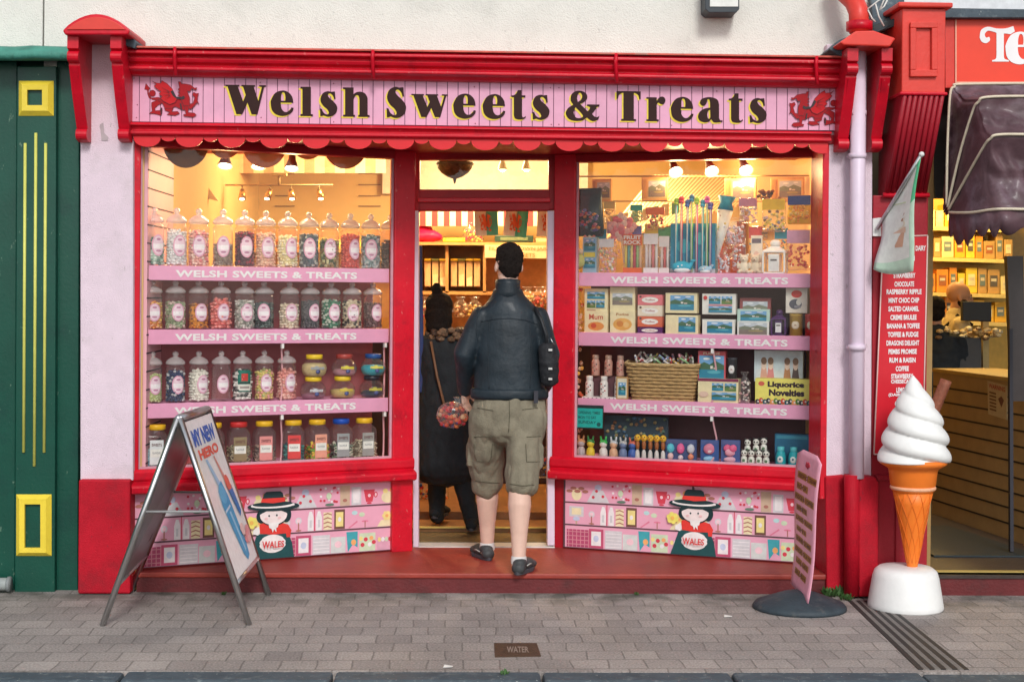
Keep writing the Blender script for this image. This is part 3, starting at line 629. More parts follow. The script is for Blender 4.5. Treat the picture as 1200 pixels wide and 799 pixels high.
# partition screens behind the two displays (below the top shelf) and pink slat side walls
def slat(mb,x,y0,y1,z0,z1,t,face):
    n=int((z1-z0)/.1)
    mb.box(x,x+t,y0,y1,z0,z1,SLATP)
    for k in range(1,n+1):
        z=z0+k*(z1-z0)/(n+.5); xx=x+t if face>0 else x; mb.box(xx-.002,xx+.002,y0,y1,z-.004,z+.004,DARK)
mb=MB(); slat(mb,XL,.07,.75,.6,2.5,.02,1); mb.build('slat_panel',room)
mb=MB(); slat(mb,P(966,340,.3).x-.005,.26,.95,.6,2.5,.02,-1); mb.build('slat_panel',room)
DEP=.34
def shelves(W,a,b_,us,name,bm_):
    """us = list of ((uL,vTopL),(uR,vTopR)) of each pink front board"""
    r=root(name,'',None,W.w((a+b_)/2,.2,PZ0)); off=r.location
    zs=[]
    for k,(uL,vL,uR,vR) in enumerate(us):
        z=(W.sz(uL,vL,.05)[1]+W.sz(uR,vR,.05)[1])/2; zs.append(z)
        s=MB(); s.box(a+.005,b_-.005,.045,.06,z-.083,z,SHELF,W.M); s.box(a+.005,b_-.005,.0605,DEP,z-.022,z-.004,SHELF,W.M)
        sh_=s.build('shelf',r,bevel=.002)
        t=MB(); m=(a+b_)/2; h=.36*(b_-a)
        put_text(t,'WELSH SWEETS & TREATS',[W.w(m-h,.043,z-.064),W.w(m+h,.043,z-.064),W.w(m+h,.043,z-.024),W.w(m-h,.043,z-.024)],WTXT,.035,1.05); t.build('shelf_lettering',sh_)
    s=MB(); s.box(a,b_,DEP+.01,DEP+.03,PZ0-.06,zs[0]-.03,bm_,W.M); s.build('backboard',r)
    s=MB(); s.box(a,b_,.0,DEP+.01,PZ0-.05,PZ0-.012,SHELF,W.M); s.build('display_base',r)
    for k,z in enumerate(zs[1:]):
        zt=z-.083; 
        for t_ in (.56,.985):
            x=a+(b_-a)*t_; s=MB(); zb=(zs[k+2] if k+2<len(zs) else PZ0); 
            s.tube([W.w(x,.07,zt),W.w(x+.004,.09,zt-.05),W.w(x+.018,.12,(zt+zb)/2),W.w(x+.01,.10,zb+.03),W.w(x-.004,.07,zb)],.006,SLATP,6)
            s.box(x-.008,x+.008,.05,.075,zt-.03,zt-.002,C(.8,.78,.76),W.M)
            s.build('shelf_bracket',r)
    return r,zs
SL,zL=shelves(WL,*aL,[(163,311,458,315),(163,387,458,384.5),(163,474,458,465)],'display_shelves',BACKB)
SR,zR=shelves(WR,*aR,[(675,319,962,321),(675,388,962,395),(675,468,962,473.5)],'display_shelves',BACKD)
tag(SL,'pink lettered shelves holding sweet jars in the window left of the door','display shelves')
tag(SR,'pink lettered shelves holding boxes and gifts in the window right of the door','display shelves')
# ------------------------------------------------------------------ jars
def lumps(mb,r,z0,z1,mats,rnd,size,kind):
    mb.lathe([(r*.55,z0),(r*.86,z0+.004),(r*.86,z1-size*.5),(r*.3,z1)],mats[0],12)
    z=z0+size*.4
    while z<z1:
        nn=max(5,int(2*math.pi*r/(size*1.55)))
        for k in range(nn):
            a=2*math.pi*(k+rnd.random()*.7)/nn; rr=r*.86+rnd.uniform(-.002,.002); c=(rr*math.cos(a),rr*math.sin(a),z+rnd.uniform(-.25,.25)*size)
            mt=rnd.choice(mats)
            if kind==0: mb.ball(c,size*.62*rnd.uniform(.85,1.1),mt,1,smooth=True)
            elif kind==1: mb.ball(c,(size*rnd.uniform(.5,.95),size*.55,size*rnd.uniform(.4,.75)),mt,1,smooth=False)
            else:
                q=size*.5; M=Matrix.Translation(c)@Matrix.Rotation(rnd.random()*3,4,'Z')@Matrix.Rotation(rnd.random()*3,4,'X'); mb.box(-q,q,-q,q,-q*.8,q*.8,mt,M)
        z+=size*1.05
    for k in range(9): mb.ball((rnd.uniform(-.6,.6)*r,rnd.uniform(-.6,.6)*r,z1+rnd.uniform(-.2,.5)*size),size*.6,rnd.choice(mats),1)
JB=[(.040,0),(.055,.003),(.058,.010),(.055,.022),(.0525,.03),(.0525,.185),(.0545,.192),(.0545,.200),(.046,.212),(.043,.222)]
JLd=[(.046,.222),(.053,.226),(.054,.233),(.052,.240),(.045,.250),(.030,.262),(.016,.268),(.010,.272)]
KN=[(.008,.270),(.015,.276),(.0175,.285),(.0155,.295),(.008,.301),(.002,.303)]
jar_body=MB().lathe(JB,JARG,22,cap=False).lathe([(.001,.001),(.040,.0)],JARG,22,cap=False).mesh('jar_body')
jar_lid=MB().lathe(JLd,JARG,22,cap=False).mesh('jar_lid')
LIDM=glassy('lid_plastic',(.9,.88,.88),gl=.42,rough=.18,milk=.30,facing=True)
jar_lid.materials[0]=LIDM
jar_knob=MB().lathe(KN,LIDM,12,cap=False).mesh('jar_knob')
def label_mesh(name,w_,h_,r,col1,col2,txtc,ang=0,oval=True,word=None):
    mb=MB()
    def patch(sx,sz,rr,m,cz=.105,oval=oval):
        n=14; vs=[];fs=[]
        pts=[(math.cos(2*math.pi*k/24),math.sin(2*math.pi*k/24)) for k in range(24)] if oval else [(-1,-1),(-.5,-1),(0,-1),(.5,-1),(1,-1),(1,0),(1,1),(.5,1),(0,1),(-.5,1),(-1,1),(-1,0)]
        vs=[(rr*math.sin(0),-rr,cz)]
        for x,z in pts: a=x*sx/rr; vs.append((rr*math.sin(a),-rr*math.cos(a),cz+z*sz))
        k=len(pts); fs=[(0,1+j,1+(j+1)%k) for j in range(k)]
        # mid ring to follow the curve
        vs2=[vs[0]]
        for x,z in pts: a=.5*x*sx/rr; vs2.append((rr*math.sin(a),-rr*math.cos(a),cz+.5*z*sz))
        for x,z in pts: a=x*sx/rr; vs2.append((rr*math.sin(a),-rr*math.cos(a),cz+z*sz))
        fs=[(0,1+j,1+(j+1)%k) for j in range(k)]+[(1+j,1+k+j,1+k+(j+1)%k,1+(j+1)%k) for j in range(k)]
        mb.add(vs2,fs,m)
    patch(w_,h_,r+.0012,col1); patch(w_*.82,h_*.84,r+.0018,col2)
    patch(w_*.78,h_*.22,r+.0024,txtc[0],.100,False); patch(w_*.34,h_*.12,r+.0026,txtc[1],.105+h_*.55,oval=True); patch(w_*.4,h_*.1,r+.0026,txtc[1],.105-h_*.52,oval=True)
    return mb.mesh(name)
lab_oval=label_mesh('jar_label',.036,.056,.0525,C(.72,.38,.50),C(.78,.60,.68),(C(.84,.80,.82),C(.50,.22,.34)))
candy={}
def sweets(cols,h,kind,size,seed,r=.0525):
    mb=MB(); lumps(mb,r,.006,h,[C(*c,rough=.35) for c in cols],random.Random(seed),size,kind); return mb.mesh('sweets')
def link(name,me,parent,loc=(0,0,0),rz=0):
    o=bpy.data.objects.new(name,me); o.location=loc; o.rotation_euler=(0,0,rz); return finish(o,parent)
ORD=['first','second','third','fourth','fifth','sixth','seventh','eighth','ninth','tenth','eleventh','twelfth']
rnd=random.Random(8)
def jar(W,u,z,n,cols,desc,label,sc=1.0,h=.12,kind=0,size=.012,rot=None,empty=False,grp='tall sweet jars with knob lids',zsc=1.0):
    s=W.sz(u+rnd.uniform(-.8,.8),340,n)[0]; loc=W.w(s,n,z)
    r=root('sweet_jar',label,'sweet jar',loc,grp,rz=math.atan2(W.x.y,W.x.x)); r.scale=(sc,sc,sc*zsc)
    link('jar_body',jar_body,r); ld=link('lid',jar_lid,r); link('knob',jar_knob,ld)
    if not empty: link('sweets',sweets(cols,h,kind,size,int(u*7+z*100)),r)
    link('label',lab_oval,r,rz=R(rnd.uniform(-18,18)) if rot is None else R(rot))
    return r
LPL={1:'on the top shelf',2:'on the second shelf',3:'on the third shelf'}
rows=[(1,zL[0],[180,207,233,260,286,311,337,362,386,410,434,457],[
 ('pale green and dark green',[(.45,.62,.50),(.08,.20,.15),(.6,.7,.62)],.10,1,.014),('white',[(.82,.80,.78),(.72,.72,.72)],.15,0,.014),('pink and orange',[(.80,.42,.35),(.82,.60,.50),(.75,.25,.25)],.17,0,.015),
 ('grey brown',[(.30,.22,.16),(.20,.14,.10),(.4,.35,.28)],.09,0,.011),('dark purple and red',[(.09,.01,.03),(.05,.01,.03),(.35,.02,.05)],.14,0,.013),('peach',[(.80,.52,.35),(.75,.40,.28)],.13,1,.014),
 ('pale yellow',[(.80,.70,.36),(.82,.76,.55)],.12,1,.014),('slate blue and white striped',[(.10,.13,.15),(.45,.48,.46),(.08,.1,.12)],.13,2,.013),('dark green and brown',[(.10,.12,.05),(.30,.20,.08),(.45,.42,.2)],.11,2,.014),
 ('bright red',[(.65,.07,.05),(.75,.15,.10)],.15,0,.014),('pale turquoise striped',[(.30,.42,.42),(.55,.6,.58),(.15,.22,.22)],.15,2,.013),('dark brown',[(.10,.05,.03),(.16,.09,.05)],.11,1,.015)]),
 (2,zL[1],[179,206,233,259,286,310,338.5,364,388,412,437],[
 ('orange and yellow',[(.75,.28,.05),(.8,.5,.12),(.78,.38,.2)],.12,1,.014),('pale green and pink',[(.38,.45,.28),(.65,.5,.45),(.25,.3,.18)],.12,2,.013),('deep orange',[(.75,.30,.03),(.65,.18,.03),(.25,.08,.03)],.11,0,.013),
 ('coral pink',[(.72,.16,.14),(.75,.25,.22)],.15,1,.020),('grey and white',[(.5,.48,.42),(.3,.32,.28),(.65,.62,.58)],.13,2,.013),('black and dark green',[(.03,.05,.05),(.10,.15,.13),(.06,.08,.1)],.12,1,.014),
 ('cream',[(.70,.58,.42),(.75,.66,.52)],.11,1,.016),('charcoal',[(.08,.08,.09),(.14,.13,.14)],.13,0,.011),('green and white',[(.05,.22,.12),(.55,.6,.5),(.04,.12,.08)],.14,1,.014),
 ('cream and black mixed',[(.68,.58,.42),(.55,.45,.3),(.06,.05,.05)],.15,2,.014),('plum brown',[(.16,.07,.07),(.10,.05,.05),(.28,.18,.16)],.12,0,.012)]),
 (3,zL[2],[180,207,233.5,259.5,285.5,310.5,337.5],[
 ('lime green',[(.50,.58,.22),(.60,.66,.35)],.12,0,.012),('navy blue and white',[(.03,.05,.12),(.5,.5,.52),(.04,.07,.15)],.14,0,.016),('white chalky',[(.80,.77,.68),(.72,.70,.62)],.16,1,.016),
 ('empty',[],0,0,0),('white and black',[(.75,.72,.68),(.06,.06,.06)],.15,1,.016),('yellow green and pink mixed',[(.75,.62,.20),(.45,.5,.2),(.75,.35,.3)],.13,0,.016),('salmon pink',[(.75,.30,.26),(.72,.40,.34)],.13,1,.018)])]
for rowi,z,us,data in rows:
    for i,(u,(cn,cols,h,kd,sz_)) in enumerate(zip(us,data)):
        scl={1:1.10,2:1.07,3:1.03}[rowi]
        if cn=='empty': lb='empty clear sweet jar with a pink oval label on the left window third shelf'
        else: lb='jar of %s sweets, %s on the left window %s shelf'%(cn,ORD[i],['top','second','third'][rowi-1])
        if rowi==3 and i==4: lb='jar with a green and red picture label on the left window third shelf'
        j=jar(WL,u,z,.13+.006*(i%3),cols,cn,lb,scl,min(h*1.28+.01,.180),kd,sz_ or .012,empty=(cn=='empty'),zsc={1:1.0,2:.86,3:.93}[rowi])
        if rowi==3 and i==4:
            for ch in list(j.children):
                if ch.name.startswith('label'): bpy.data.objects.remove(ch)
            mb=MB()
            def cp(x0,x1,za,zb,rr,m):
                k=8; vs=[(rr*math.sin(x0+(x1-x0)*q/k),-rr*math.cos(x0+(x1-x0)*q/k),z_) for z_ in (za,zb) for q in range(k+1)]
                mb.add(vs,[(q,q+1,k+2+q,k+1+q) for q in range(k)],m)
            cp(-.75,.75,.055,.185,.0537,C(.02,.16,.12)); cp(-.72,.72,.062,.10,.0543,C(.70,.68,.62)); cp(-.35,.35,.12,.165,.0543,C(.55,.05,.04)); cp(-.6,.6,.105,.112,.0543,C(.03,.03,.03)); cp(-.5,.5,.075,.088,.0549,C(.35,.3,.28))
            me=mb.mesh('label'); link('label',me,j)
# bulbous jars of tiny sweets, stacked in pairs
def cyl_text(mb,s,r,cz,w_,h_,m,bold=.03,M=None):
    k=(s,bold,1.0)
    if k not in TC: TC[k]=text_geo(s,bold,1.0)
    vs,fs=TC[k]; mb.add([(r*math.sin((x-.5)*w_/r),-r*math.cos((x-.5)*w_/r),cz+(y-.5)*h_) for x,y in vs],fs,m,M=M)
gb=[(.045,0),(.062,.004),(.074,.022),(.078,.045),(.074,.068),(.060,.088),(.046,.098),(.043,.106)]
globe_body=MB().lathe(gb,JARG,24,cap=False).mesh('jar_body')
def globe(u,z,n,lidc,fillc,h,txtc,label):
    s=WL.sz(u,340,n)[0]; r=root('globe_jar',label,'sweet jar',WL.w(s,n,z),'round jars of tiny sweets',rz=math.atan2(WL.x.y,WL.x.x))
    link('jar_body',globe_body,r); mb=MB(); mb.lathe([(.046,.104),(.050,.107),(.050,.128),(.046,.131),(.001,.1312)],C(*lidc,rough=.35),24,cap=False); link('lid',mb.mesh('lid'),r)
    mb=MB(); pr=[(rr*.95,zz+.002) for rr,zz in gb if zz<h]+[(.95*.06,h)]
    mb.lathe(pr+[(.001,h+.004)],mk('tiny_sweets_%d%d'%(u,int(z*100)),fillc,.6,.25,260,.8,400),24); link('sweets',mb.mesh('sweets'),r)
    mb=MB(); cyl_text(mb,'millions',.0795,.055,.085,.022,C(*txtc),.05); mb.ball((0,-.0765,.032),(.016,.004,.014),C(.1,.12,.3),1); link('label_lettering',mb.mesh('label_lettering'),r)
zz=zL[2]
globe(368,zz,.12,(.80,.55,.03),(.42,.18,.26),.030,(.62,.62,.66),'round jar of plum pink tiny sweets with yellow lid under a yellow sweet jar')
globe(402.5,zz,.12,(.80,.55,.03),(.76,.56,.20),.052,(.70,.55,.08),'round jar of yellow tiny sweets with yellow lid, lower middle of the round jar stack')
globe(437,zz,.12,(.02,.02,.03),(.03,.05,.09),.040,(.60,.55,.08),'round jar of black tiny sweets under the turquoise one in the left window')
globe(369,zz+.132,.12,(.80,.55,.03),(.78,.62,.30),.078,(.35,.38,.42),'round jar nearly full of cream yellow tiny sweets, upper left of the round jars')
globe(404,zz+.132,.12,(.40,.06,.05),(.62,.30,.36),.040,(.80,.70,.08),'round jar of pink tiny sweets with brown lid, upper middle of the round jars')
globe(438,zz+.132,.12,(.02,.08,.28),(.04,.48,.58),.062,(.80,.72,.10),'round jar of turquoise tiny sweets with blue lid')
# square jars on the base
sqb=MB()
def rr_ring(hx,hy,z,r,n=5):
    out=[]
    for cx,cy,a0 in ((hx-r,hy-r,0),(-hx+r,hy-r,90),(-hx+r,-hy+r,180),(hx-r,-hy+r,270)):
        for k in range(n): a=R(a0+90*k/(n-1)); out.append(Vector((cx+r*math.cos(a),cy+r*math.sin(a),z)))
    return out
sqb.loft([rr_ring(.050,.050,0,.012),rr_ring(.054,.054,.006,.014),rr_ring(.054,.054,.150,.014),rr_ring(.050,.050,.165,.018),rr_ring(.038,.038,.182,.030),rr_ring(.037,.037,.192,.030)],JARG,cap=False)
sq_body=sqb.mesh('jar_body')
def sqjar(u,lidc,labc,cols,label,kd=1,word='SWEETS'):
    n=.105; s=WL.sz(u,340,n)[0]; r=root('square_jar',label,'sweet jar',WL.w(s,n,PZ0-.012),'square jars with screw lids on the window base',rz=math.atan2(WL.x.y,WL.x.x)+R((int(u)%5-2)*5)); r.scale=(1.14,1.14,1.16)
    link('jar_body',sq_body,r); mb=MB(); mb.lathe([(.040,.188),(.044,.190),(.044,.210),(.041,.214),(.001,.2145)],C(*lidc,rough=.35),24,cap=False); link('lid',mb.mesh('lid'),r)
    mb=MB(); ran=random.Random(int(u)); mm=[C(*c) for c in cols]; mb.box(-.044,.044,-.044,.044,.005,.075,mm[0])
    for k in range(150):
        fx=ran.choice((0,1,2)); x=ran.uniform(-.046,.046); y=-.046 if fx!=2 else ran.uniform(-.046,.046)
        if fx==2: x=ran.choice((-.046,.046))
        z=ran.uniform(.01,.085)
        if kd==1: mb.ball((x,y,z),(.011,.007,.008),ran.choice(mm),1)
        else: 
            a=ran.uniform(-1,1); mb.tube([(x-.012*math.cos(a),y,z-.012*math.sin(a)),(x+.012*math.cos(a),y,z+.012*math.sin(a))],.003,ran.choice(mm),5)
    for k in range(26):
        x=ran.uniform(-.04,.04);y=ran.uniform(-.04,.02);mb.ball((x,y,.085+ran.uniform(-.01,.012)),.010,ran.choice(mm),1)
    link('sweets',mb.mesh('sweets'),r)
    mb=MB(); q=lambda x0,x1,z0,z1,y,m: mb.box(x0,x1,y,y+.0008,z0,z1,m)
    q(-.033,.033,.022,.142,-.0562,C(*labc)); q(-.029,.029,.060,.098,-.0572,C(.80,.78,.74)); put_text(mb,word,[(-.024,-.0578,.112),(.024,-.0578,.112),(.024,-.0578,.126),(-.024,-.0578,.126)],C(.15,.05,.05)); put_text(mb,'FLAVOUR',[(-.02,-.0578,.075),(.02,-.0578,.075),(.02,-.0578,.085),(-.02,-.0578,.085)],C(.25,.25,.28))
    link('label',mb.mesh('label'),r)
Y_=(.80,.46,.02)
sqjar(185,Y_,(.72,.74,.76),[(.02,.12,.20),(.05,.2,.3),(.3,.45,.5)],'yellow lidded square jar of blue sweets with a white label, leftmost on the base')
sqjar(214,(.55,.4,.05),(.45,.1,.1),[(.3,.2,.15),(.5,.4,.3)],'square jar with red label standing behind the A-board left leg')
sqjar(251,Y_,(.72,.70,.68),[(.5,.4,.25),(.6,.55,.4)],'yellow lidded square jar with white label half hidden by the A-board')
sqjar(281,(.55,.03,.03),(.28,.20,.11),[(.10,.08,.05),(.5,.42,.28),(.3,.25,.15)],'red lidded square jar with an olive brown label in the left window',2)
sqjar(311,Y_,(.76,.28,.27),[(.2,.12,.1),(.4,.25,.2),(.1,.07,.07)],'yellow lidded square jar with a salmon label next to the red lidded one',2)
sqjar(345,Y_,(.68,.06,.06),[(.02,.12,.12),(.04,.22,.2),(.02,.06,.08)],'yellow lidded square jar with a bright red label and teal sweets')
sqjar(373,Y_,(.78,.34,.25),[(.2,.4,.05),(.75,.5,.05),(.6,.15,.05)],'yellow lidded square jar of green yellow and red sweets with peach label')
sqjar(401,(.01,.07,.42),(.30,.30,.31),[(.06,.06,.06),(.6,.55,.45),(.1,.2,.12)],'blue lidded square jar with a grey label',2)
sqjar(428,Y_,(.33,.32,.31),[(.68,.60,.45),(.5,.42,.3),(.2,.15,.1)],'yellow lidded square jar with a grey label, rightmost on the base',2)
# ------------------------------------------------------------------ lamps
def spot(loc,label,energy,bulb=True,aim=(0,-.4,-1),tiny=False,dark=False):
    r=root('spotlight',label,'spotlight',loc,None)
    k=.6 if tiny else 1; a=Vector(aim).normalized(); M=a.to_track_quat('-Z','Y').to_matrix().to_4x4()
    mb=MB(); mb.lathe([(.012,.075),(.020,.07),(.024,.03),(.042,-.02),(.044,-.03)],C(.10,.07,.05) if not dark else C(.4,.28,.12),16,M=M@Matrix.Scale(k,4),cap=False); mb.build('lamp_shade',r,world=False)
    mb=MB(); mb.lathe([(.001,-.012),(.036,-.012),(.030,-.030),(.015,-.036),(.001,-.037)],BULB,16,M=M@Matrix.Scale(k,4),cap=False); mb.build('bulb',r,world=False)
    top=-(a)*.07*k
    mb=MB(); mb.tube([top,top+Vector((0,.01,.05*k)),(top.x,.0,.12*k)],.007*k,C(.06,.05,.05),6); mb.build('arm',r,world=False)
    l=bpy.data.lights.new('lamp','POINT'); l.energy=energy; l.color=(1,.66,.30); l.shadow_soft_size=.045; o=bpy.data.objects.new('lamp',l); o.location=a*.06; COL.objects.link(o); o.parent=r
    return r
def atn(W,u,v,n):
    s,z=W.sz(u,v,n); return W.w(s,n,z)
ws=[(WL,264,193,'left'),(WL,303,194,'middle'),(WL,342,196,'right')]
for W,u,v,t in ws: spot(atn(W,u,v-3,.30),'lit window spotlight, %s of three above the jars in the left window'%t,4)
for W,u,v,t in ((WR,791,202,'left'),(WR,833,201,'middle'),(WR,873,200,'right')): spot(atn(W,u,v-3,.30),'lit window spotlight, %s of three above the right window display'%t,5.5,aim=(.1,-.75,-.7))
# ceiling track with four spots seen through the left window
tk=root('track_light','brass ceiling track light with four small spotlights inside the shop','track light',P(325,210,2.6))
mb=MB(); mb.tube([P(264,217,2.6),P(390,217,2.6)],.006,C(.4,.25,.1),6); mb.tube([P(327,217,2.6),P(327,203,2.6)],.010,C(.4,.25,.1),6); mb.box(P(319,200,2.6).x,P(336,200,2.6).x,2.57,2.63,P(320,206,2.6).z,P(320,203,2.6).z,C(.5,.35,.15)); mb.build('track',tk)
for u,ax in ((284,.1),(317,-.5),(341,.3),(374,.4)):
    h=MB(); a=P(u,218,2.6); d=Vector((ax*.6,-.5,-1)).normalized(); h.tube([a,a+Vector((0,0,-.02)),a+Vector((0,0,-.03))+d*.03],.006,C(.3,.2,.08),6); h.tube([a+Vector((0,0,-.03)),a+Vector((0,0,-.03))+d*.075],[.018,.028],mk('brass',(.6,.38,.14),.3,.1,20,metal=1),12); h.build('spot_head',tk)
    b2=MB(); c=a+Vector((0,0,-.03))+d*.077; b2.ball(c,(.020,.020,.010),mk('bulb_dim',(1,.8,.5),.4,0,emit=6),2); b2.build('bulb',tk)
# ceiling bulkhead lights: real lamps light the room
def ceil_light(x,y,e,label):
    r=root('ceiling_light',label,'ceiling light',(x,y,2.86))
    MB().lathe([(.10,0),(.13,-.01),(.12,-.05),(.07,-.075),(.001,-.08)],mk('lit_glass_shade',(1,.80,.48),.4,0,emit=5),20,cap=False).build('shade',r,world=False)
    MB().lathe([(.14,.0),(.15,-.004),(.15,-.016),(.13,-.018)],C(.5,.4,.2),20,cap=False).build('rim',r,world=False)
    l=bpy.data.lights.new('lamp','POINT'); l.energy=e; l.color=(1,.74,.40); l.shadow_soft_size=.12; o=bpy.data.objects.new('lamp',l); o.location=(0,0,-.16); COL.objects.link(o); o.parent=r
ceil_light(-1.2,2.6,42,'round lit ceiling lamp at the left of the shop interior')
ceil_light(.9,2.6,32,'round lit ceiling lamp at the right of the shop interior')
ceil_light(-.15,2.9,70,'round lit ceiling lamp at the back of the shop interior')
# hanging brass basket lamp seen through the transom
hb=root('basket_lamp','dark hanging bowl shaped openwork lamp seen through the transom window','lamp',P(533,189,1.25))
c=P(533,192,1.25); mb=MB(); rr=.115
mb.lathe([(rr,.012),(rr*1.02,0),(rr*.95,-.03),(rr*.75,-.06),(rr*.42,-.085),(rr*.1,-.098),(.006,-.125),(.001,-.13)],mk('openwork_brass',(.10,.065,.035),.4,.6,55,.6,120,metal=.6),24,M=Matrix.Translation(c),cap=False); mb.build('bowl',hb)
mb=MB(); mb.lathe([(rr*1.03,.006),(rr*1.08,.0),(rr*1.03,-.008)],C(.08,.06,.04),24,M=Matrix.Translation(c),cap=False); mb.tube([c+Vector((0,0,.0)),c+Vector((0,0,.5))],.006,C(.05,.04,.03),6); mb.build('hanging_rod',hb)
# small hanging pendants through transom
for u,t in ((589,'left'),(617,'right')):
    r=root('pendant_lamp','tiny lit pendant lamp, %s one behind the transom glass'%t,'lamp',P(u,196,2.4)); c=P(u,196,2.4)
    MB().lathe([(.006,.10),(.010,.06),(.03,-.0),(.034,-.02)],C(.6,.55,.45),12,M=Matrix.Translation(c),cap=False).build('lamp_shade',r); MB().ball(c+Vector((0,0,-.015)),.02,BULB,2).build('bulb',r)
# ------------------------------------------------------------------ back of the shop, seen through door and glass
STR_R=C(.62,.06,.06); STR_W=C(.80,.70,.52)
def striped_valance(u0,u1,v0,v1,Y,n,label,mr=STR_R,mw=STR_W,slant=0,rise=.22):
    r=root('striped_canopy',label,'canopy',P((u0+u1)/2,v1,Y)); 
    for k in range(2):
        mb=MB()
        for i in range(n):
            if i%2!=k: continue
            a=u0+(u1-u0)*i/n; b2=u0+(u1-u0)*(i+1)/n
            top=[P(a,v0,Y),P(b2,v0,Y)]; 
            mb.prism([P(a,v0,Y),P(b2,v0,Y),P(b2-slant,v1,Y),P(a-slant,v1,Y)],(0,.02,0),mr if k==0 else mw)
            mb.prism([P(a,v0,Y),P(b2,v0,Y),P(b2,v0,Y)+Vector((0,.35,rise)),P(a,v0,Y)+Vector((0,.35,rise))],(0,0,.015),mr if k==0 else mw)
        mb.build('red_stripe' if k==0 else 'cream_stripe',r)
striped_valance(478,660,246,265,3.4,26,'red and cream striped canopy above the back shelves seen through the doorway',rise=.02)
striped_valance(166,452,180,203,3.3,24,'peach and cream striped canopy seen through the left window above the track light',C(.72,.32,.16),C(.80,.62,.36))
# slanting cream striped canopy behind right display
r=root('market_canopy','sloping cream and tan striped canopy seen behind the right window display','canopy',P(790,280,2.6))
for k in range(2):
    mb=MB()
    for i in range(60):
        if i%2!=k: continue
        f0=i/60; f1=(i+1)/60; U=lambda f: 712+(878-712)*f
        topv=207; botv=lambda f:288-(288-246)*f*1.1
        mb.prism([P(U(f0)+55*(1-f0*.4),topv,3.0),P(U(f1)+55*(1-f1*.4),topv,3.0),P(U(f1)-12,botv(f1),2.5),P(U(f0)-12,botv(f0),2.5)],(0,.01,.015),C(.80,.62,.36) if k==0 else C(.50,.24,.10))
    mb.build('cream_stripe' if k==0 else 'tan_stripe',r)
# Welsh flags on a line
FW_={'r':mk('flag_orange_red',(.70,.13,.04),.7),'w':mk('flag_orange_red',(.7,.1,.05)),'b':mk('flag_orange_red',(.7,.1,.05))}
for i,(u0,u1,v0,v1,tl_) in enumerate(((556,583,246,276,1.0),(593,620,246,277,-3.5),(630,657,246,277,-1))):
    r=root('welsh_flag','small hanging flag of white and green with a red dragon, %s in the doorway'%['left','middle','right'][i],'flag',P((u0+u1)/2,v1,1.5),'flags hanging inside the doorway')
    def fr(x,y,d,u0=u0,u1=u1,v0=v0,v1=v1,tl_=tl_): return P(u0+(u1-u0)*x+tl_*(1-y),v1-(v1-v0)*y-tl_*(x-.5),1.5)+Vector((0,-d+.006*math.sin(x*9),0))
    mb=MB(); K=8
    for k in range(K):
        a,b2=k/K,(k+1)/K; mb.prism([fr(a,0,0),fr(b2,0,0),fr(b2,1,0),fr(a,1,0)],(0,.003,0),C(.82,.74,.56) if b2<=.62 else C(.10,.50,.32))
    mb.build('cloth',r)
    mb=MB(); dragon(mb,lambda x,y,d:fr(.18+.58*y if False else .18+.56*x,.15+.72*y,.009+d),FW_); mb.build('dragon_emblem',r)
# pine dispenser cabinet, shelf and notices
cab=root('pine_cabinet','pine pick and mix cabinet with clear bins at the back of the shop','cabinet',P(530,470,3.5))
CY=3.5
mb=MB(); 
for v in (283.5,): mb.prism([P(478,v,CY-.25),P(665,v+1,CY-.25),P(665,v+4.5,CY-.25),P(478,v+3.5,CY-.25)],(0,.45,0),PINE)
mb.prism([P(478,341,CY-.2),P(665,342,CY-.2),P(665,346,CY-.2),P(478,345,CY-.2)],(0,.4,0),PINE)
mb.build('shelf',cab)
mb=MB(); mb.prism([P(478,288,CY+.2),P(665,288,CY+.2),P(665,600,CY+.2),P(478,600,CY+.2)],(0,.05,0),PINE); mb.build('back',cab)
mb=MB()
for u in (491,522,566): mb=MB(); mb.prism([P(u,288,CY-.2),P(u+3.5,288,CY-.2),P(u+3.5,343,CY-.2),P(u,343,CY-.2)],(0,.38,0),PINE); mb.build('divider',cab)
for k,u in enumerate((501,510,519,532,541,550,559)):
    b=MB(); b.prism([P(u-3.6,306,CY-.15),P(u+3.6,306,CY-.15),P(u+3.6,336,CY-.17),P(u-3.6,336,CY-.17)],(0,.12,0),C(.66,.42,.20)); bb=b.build('bin',cab)
    b=MB(); b.prism([P(u-4,303,CY-.17),P(u+4,303,CY-.17),P(u+4,305.5,CY-.17),P(u-4,305.5,CY-.17)],(0,.14,0),[C(.7,.45,.02),C(.2,.2,.05),C(.75,.5,.05)][k%3]); b.build('lid',bb)
    b=MB(); b.prism([P(u-3,318+k%3*4,CY-.165),P(u+3,318+k%3*3,CY-.165),P(u+3,335,CY-.175),P(u-3,335,CY-.175)],(0,.01,0),[C(.75,.4,.2),C(.8,.55,.3),C(.75,.6,.35)][k%3]); b.build('sweets',bb)
nb=root('jar_notice','cream notice board with orange lettering about filling your own jar','notice',P(606,302,CY-.3))
mb=MB(); mb.prism([P(568,287,CY-.3),P(643,288,CY-.3),P(643,303,CY-.3),P(568,302,CY-.3)],(0,.02,0),C(.80,.62,.36)); mb.build('board',nb)
mb=MB(); put_text(mb,'FILL YOUR OWN JAR',[P(573,294,CY-.305),P(641,294.5,CY-.305),P(641,289.5,CY-.305),P(573,289,CY-.305)],C(.62,.28,.10),.02); put_text(mb,'OF SWEETS',[P(590,301,CY-.305),P(627,301.3,CY-.305),P(627,296.5,CY-.305),P(590,296.2,CY-.305)],C(.62,.28,.10),.02); mb.build('notice_lettering',nb)
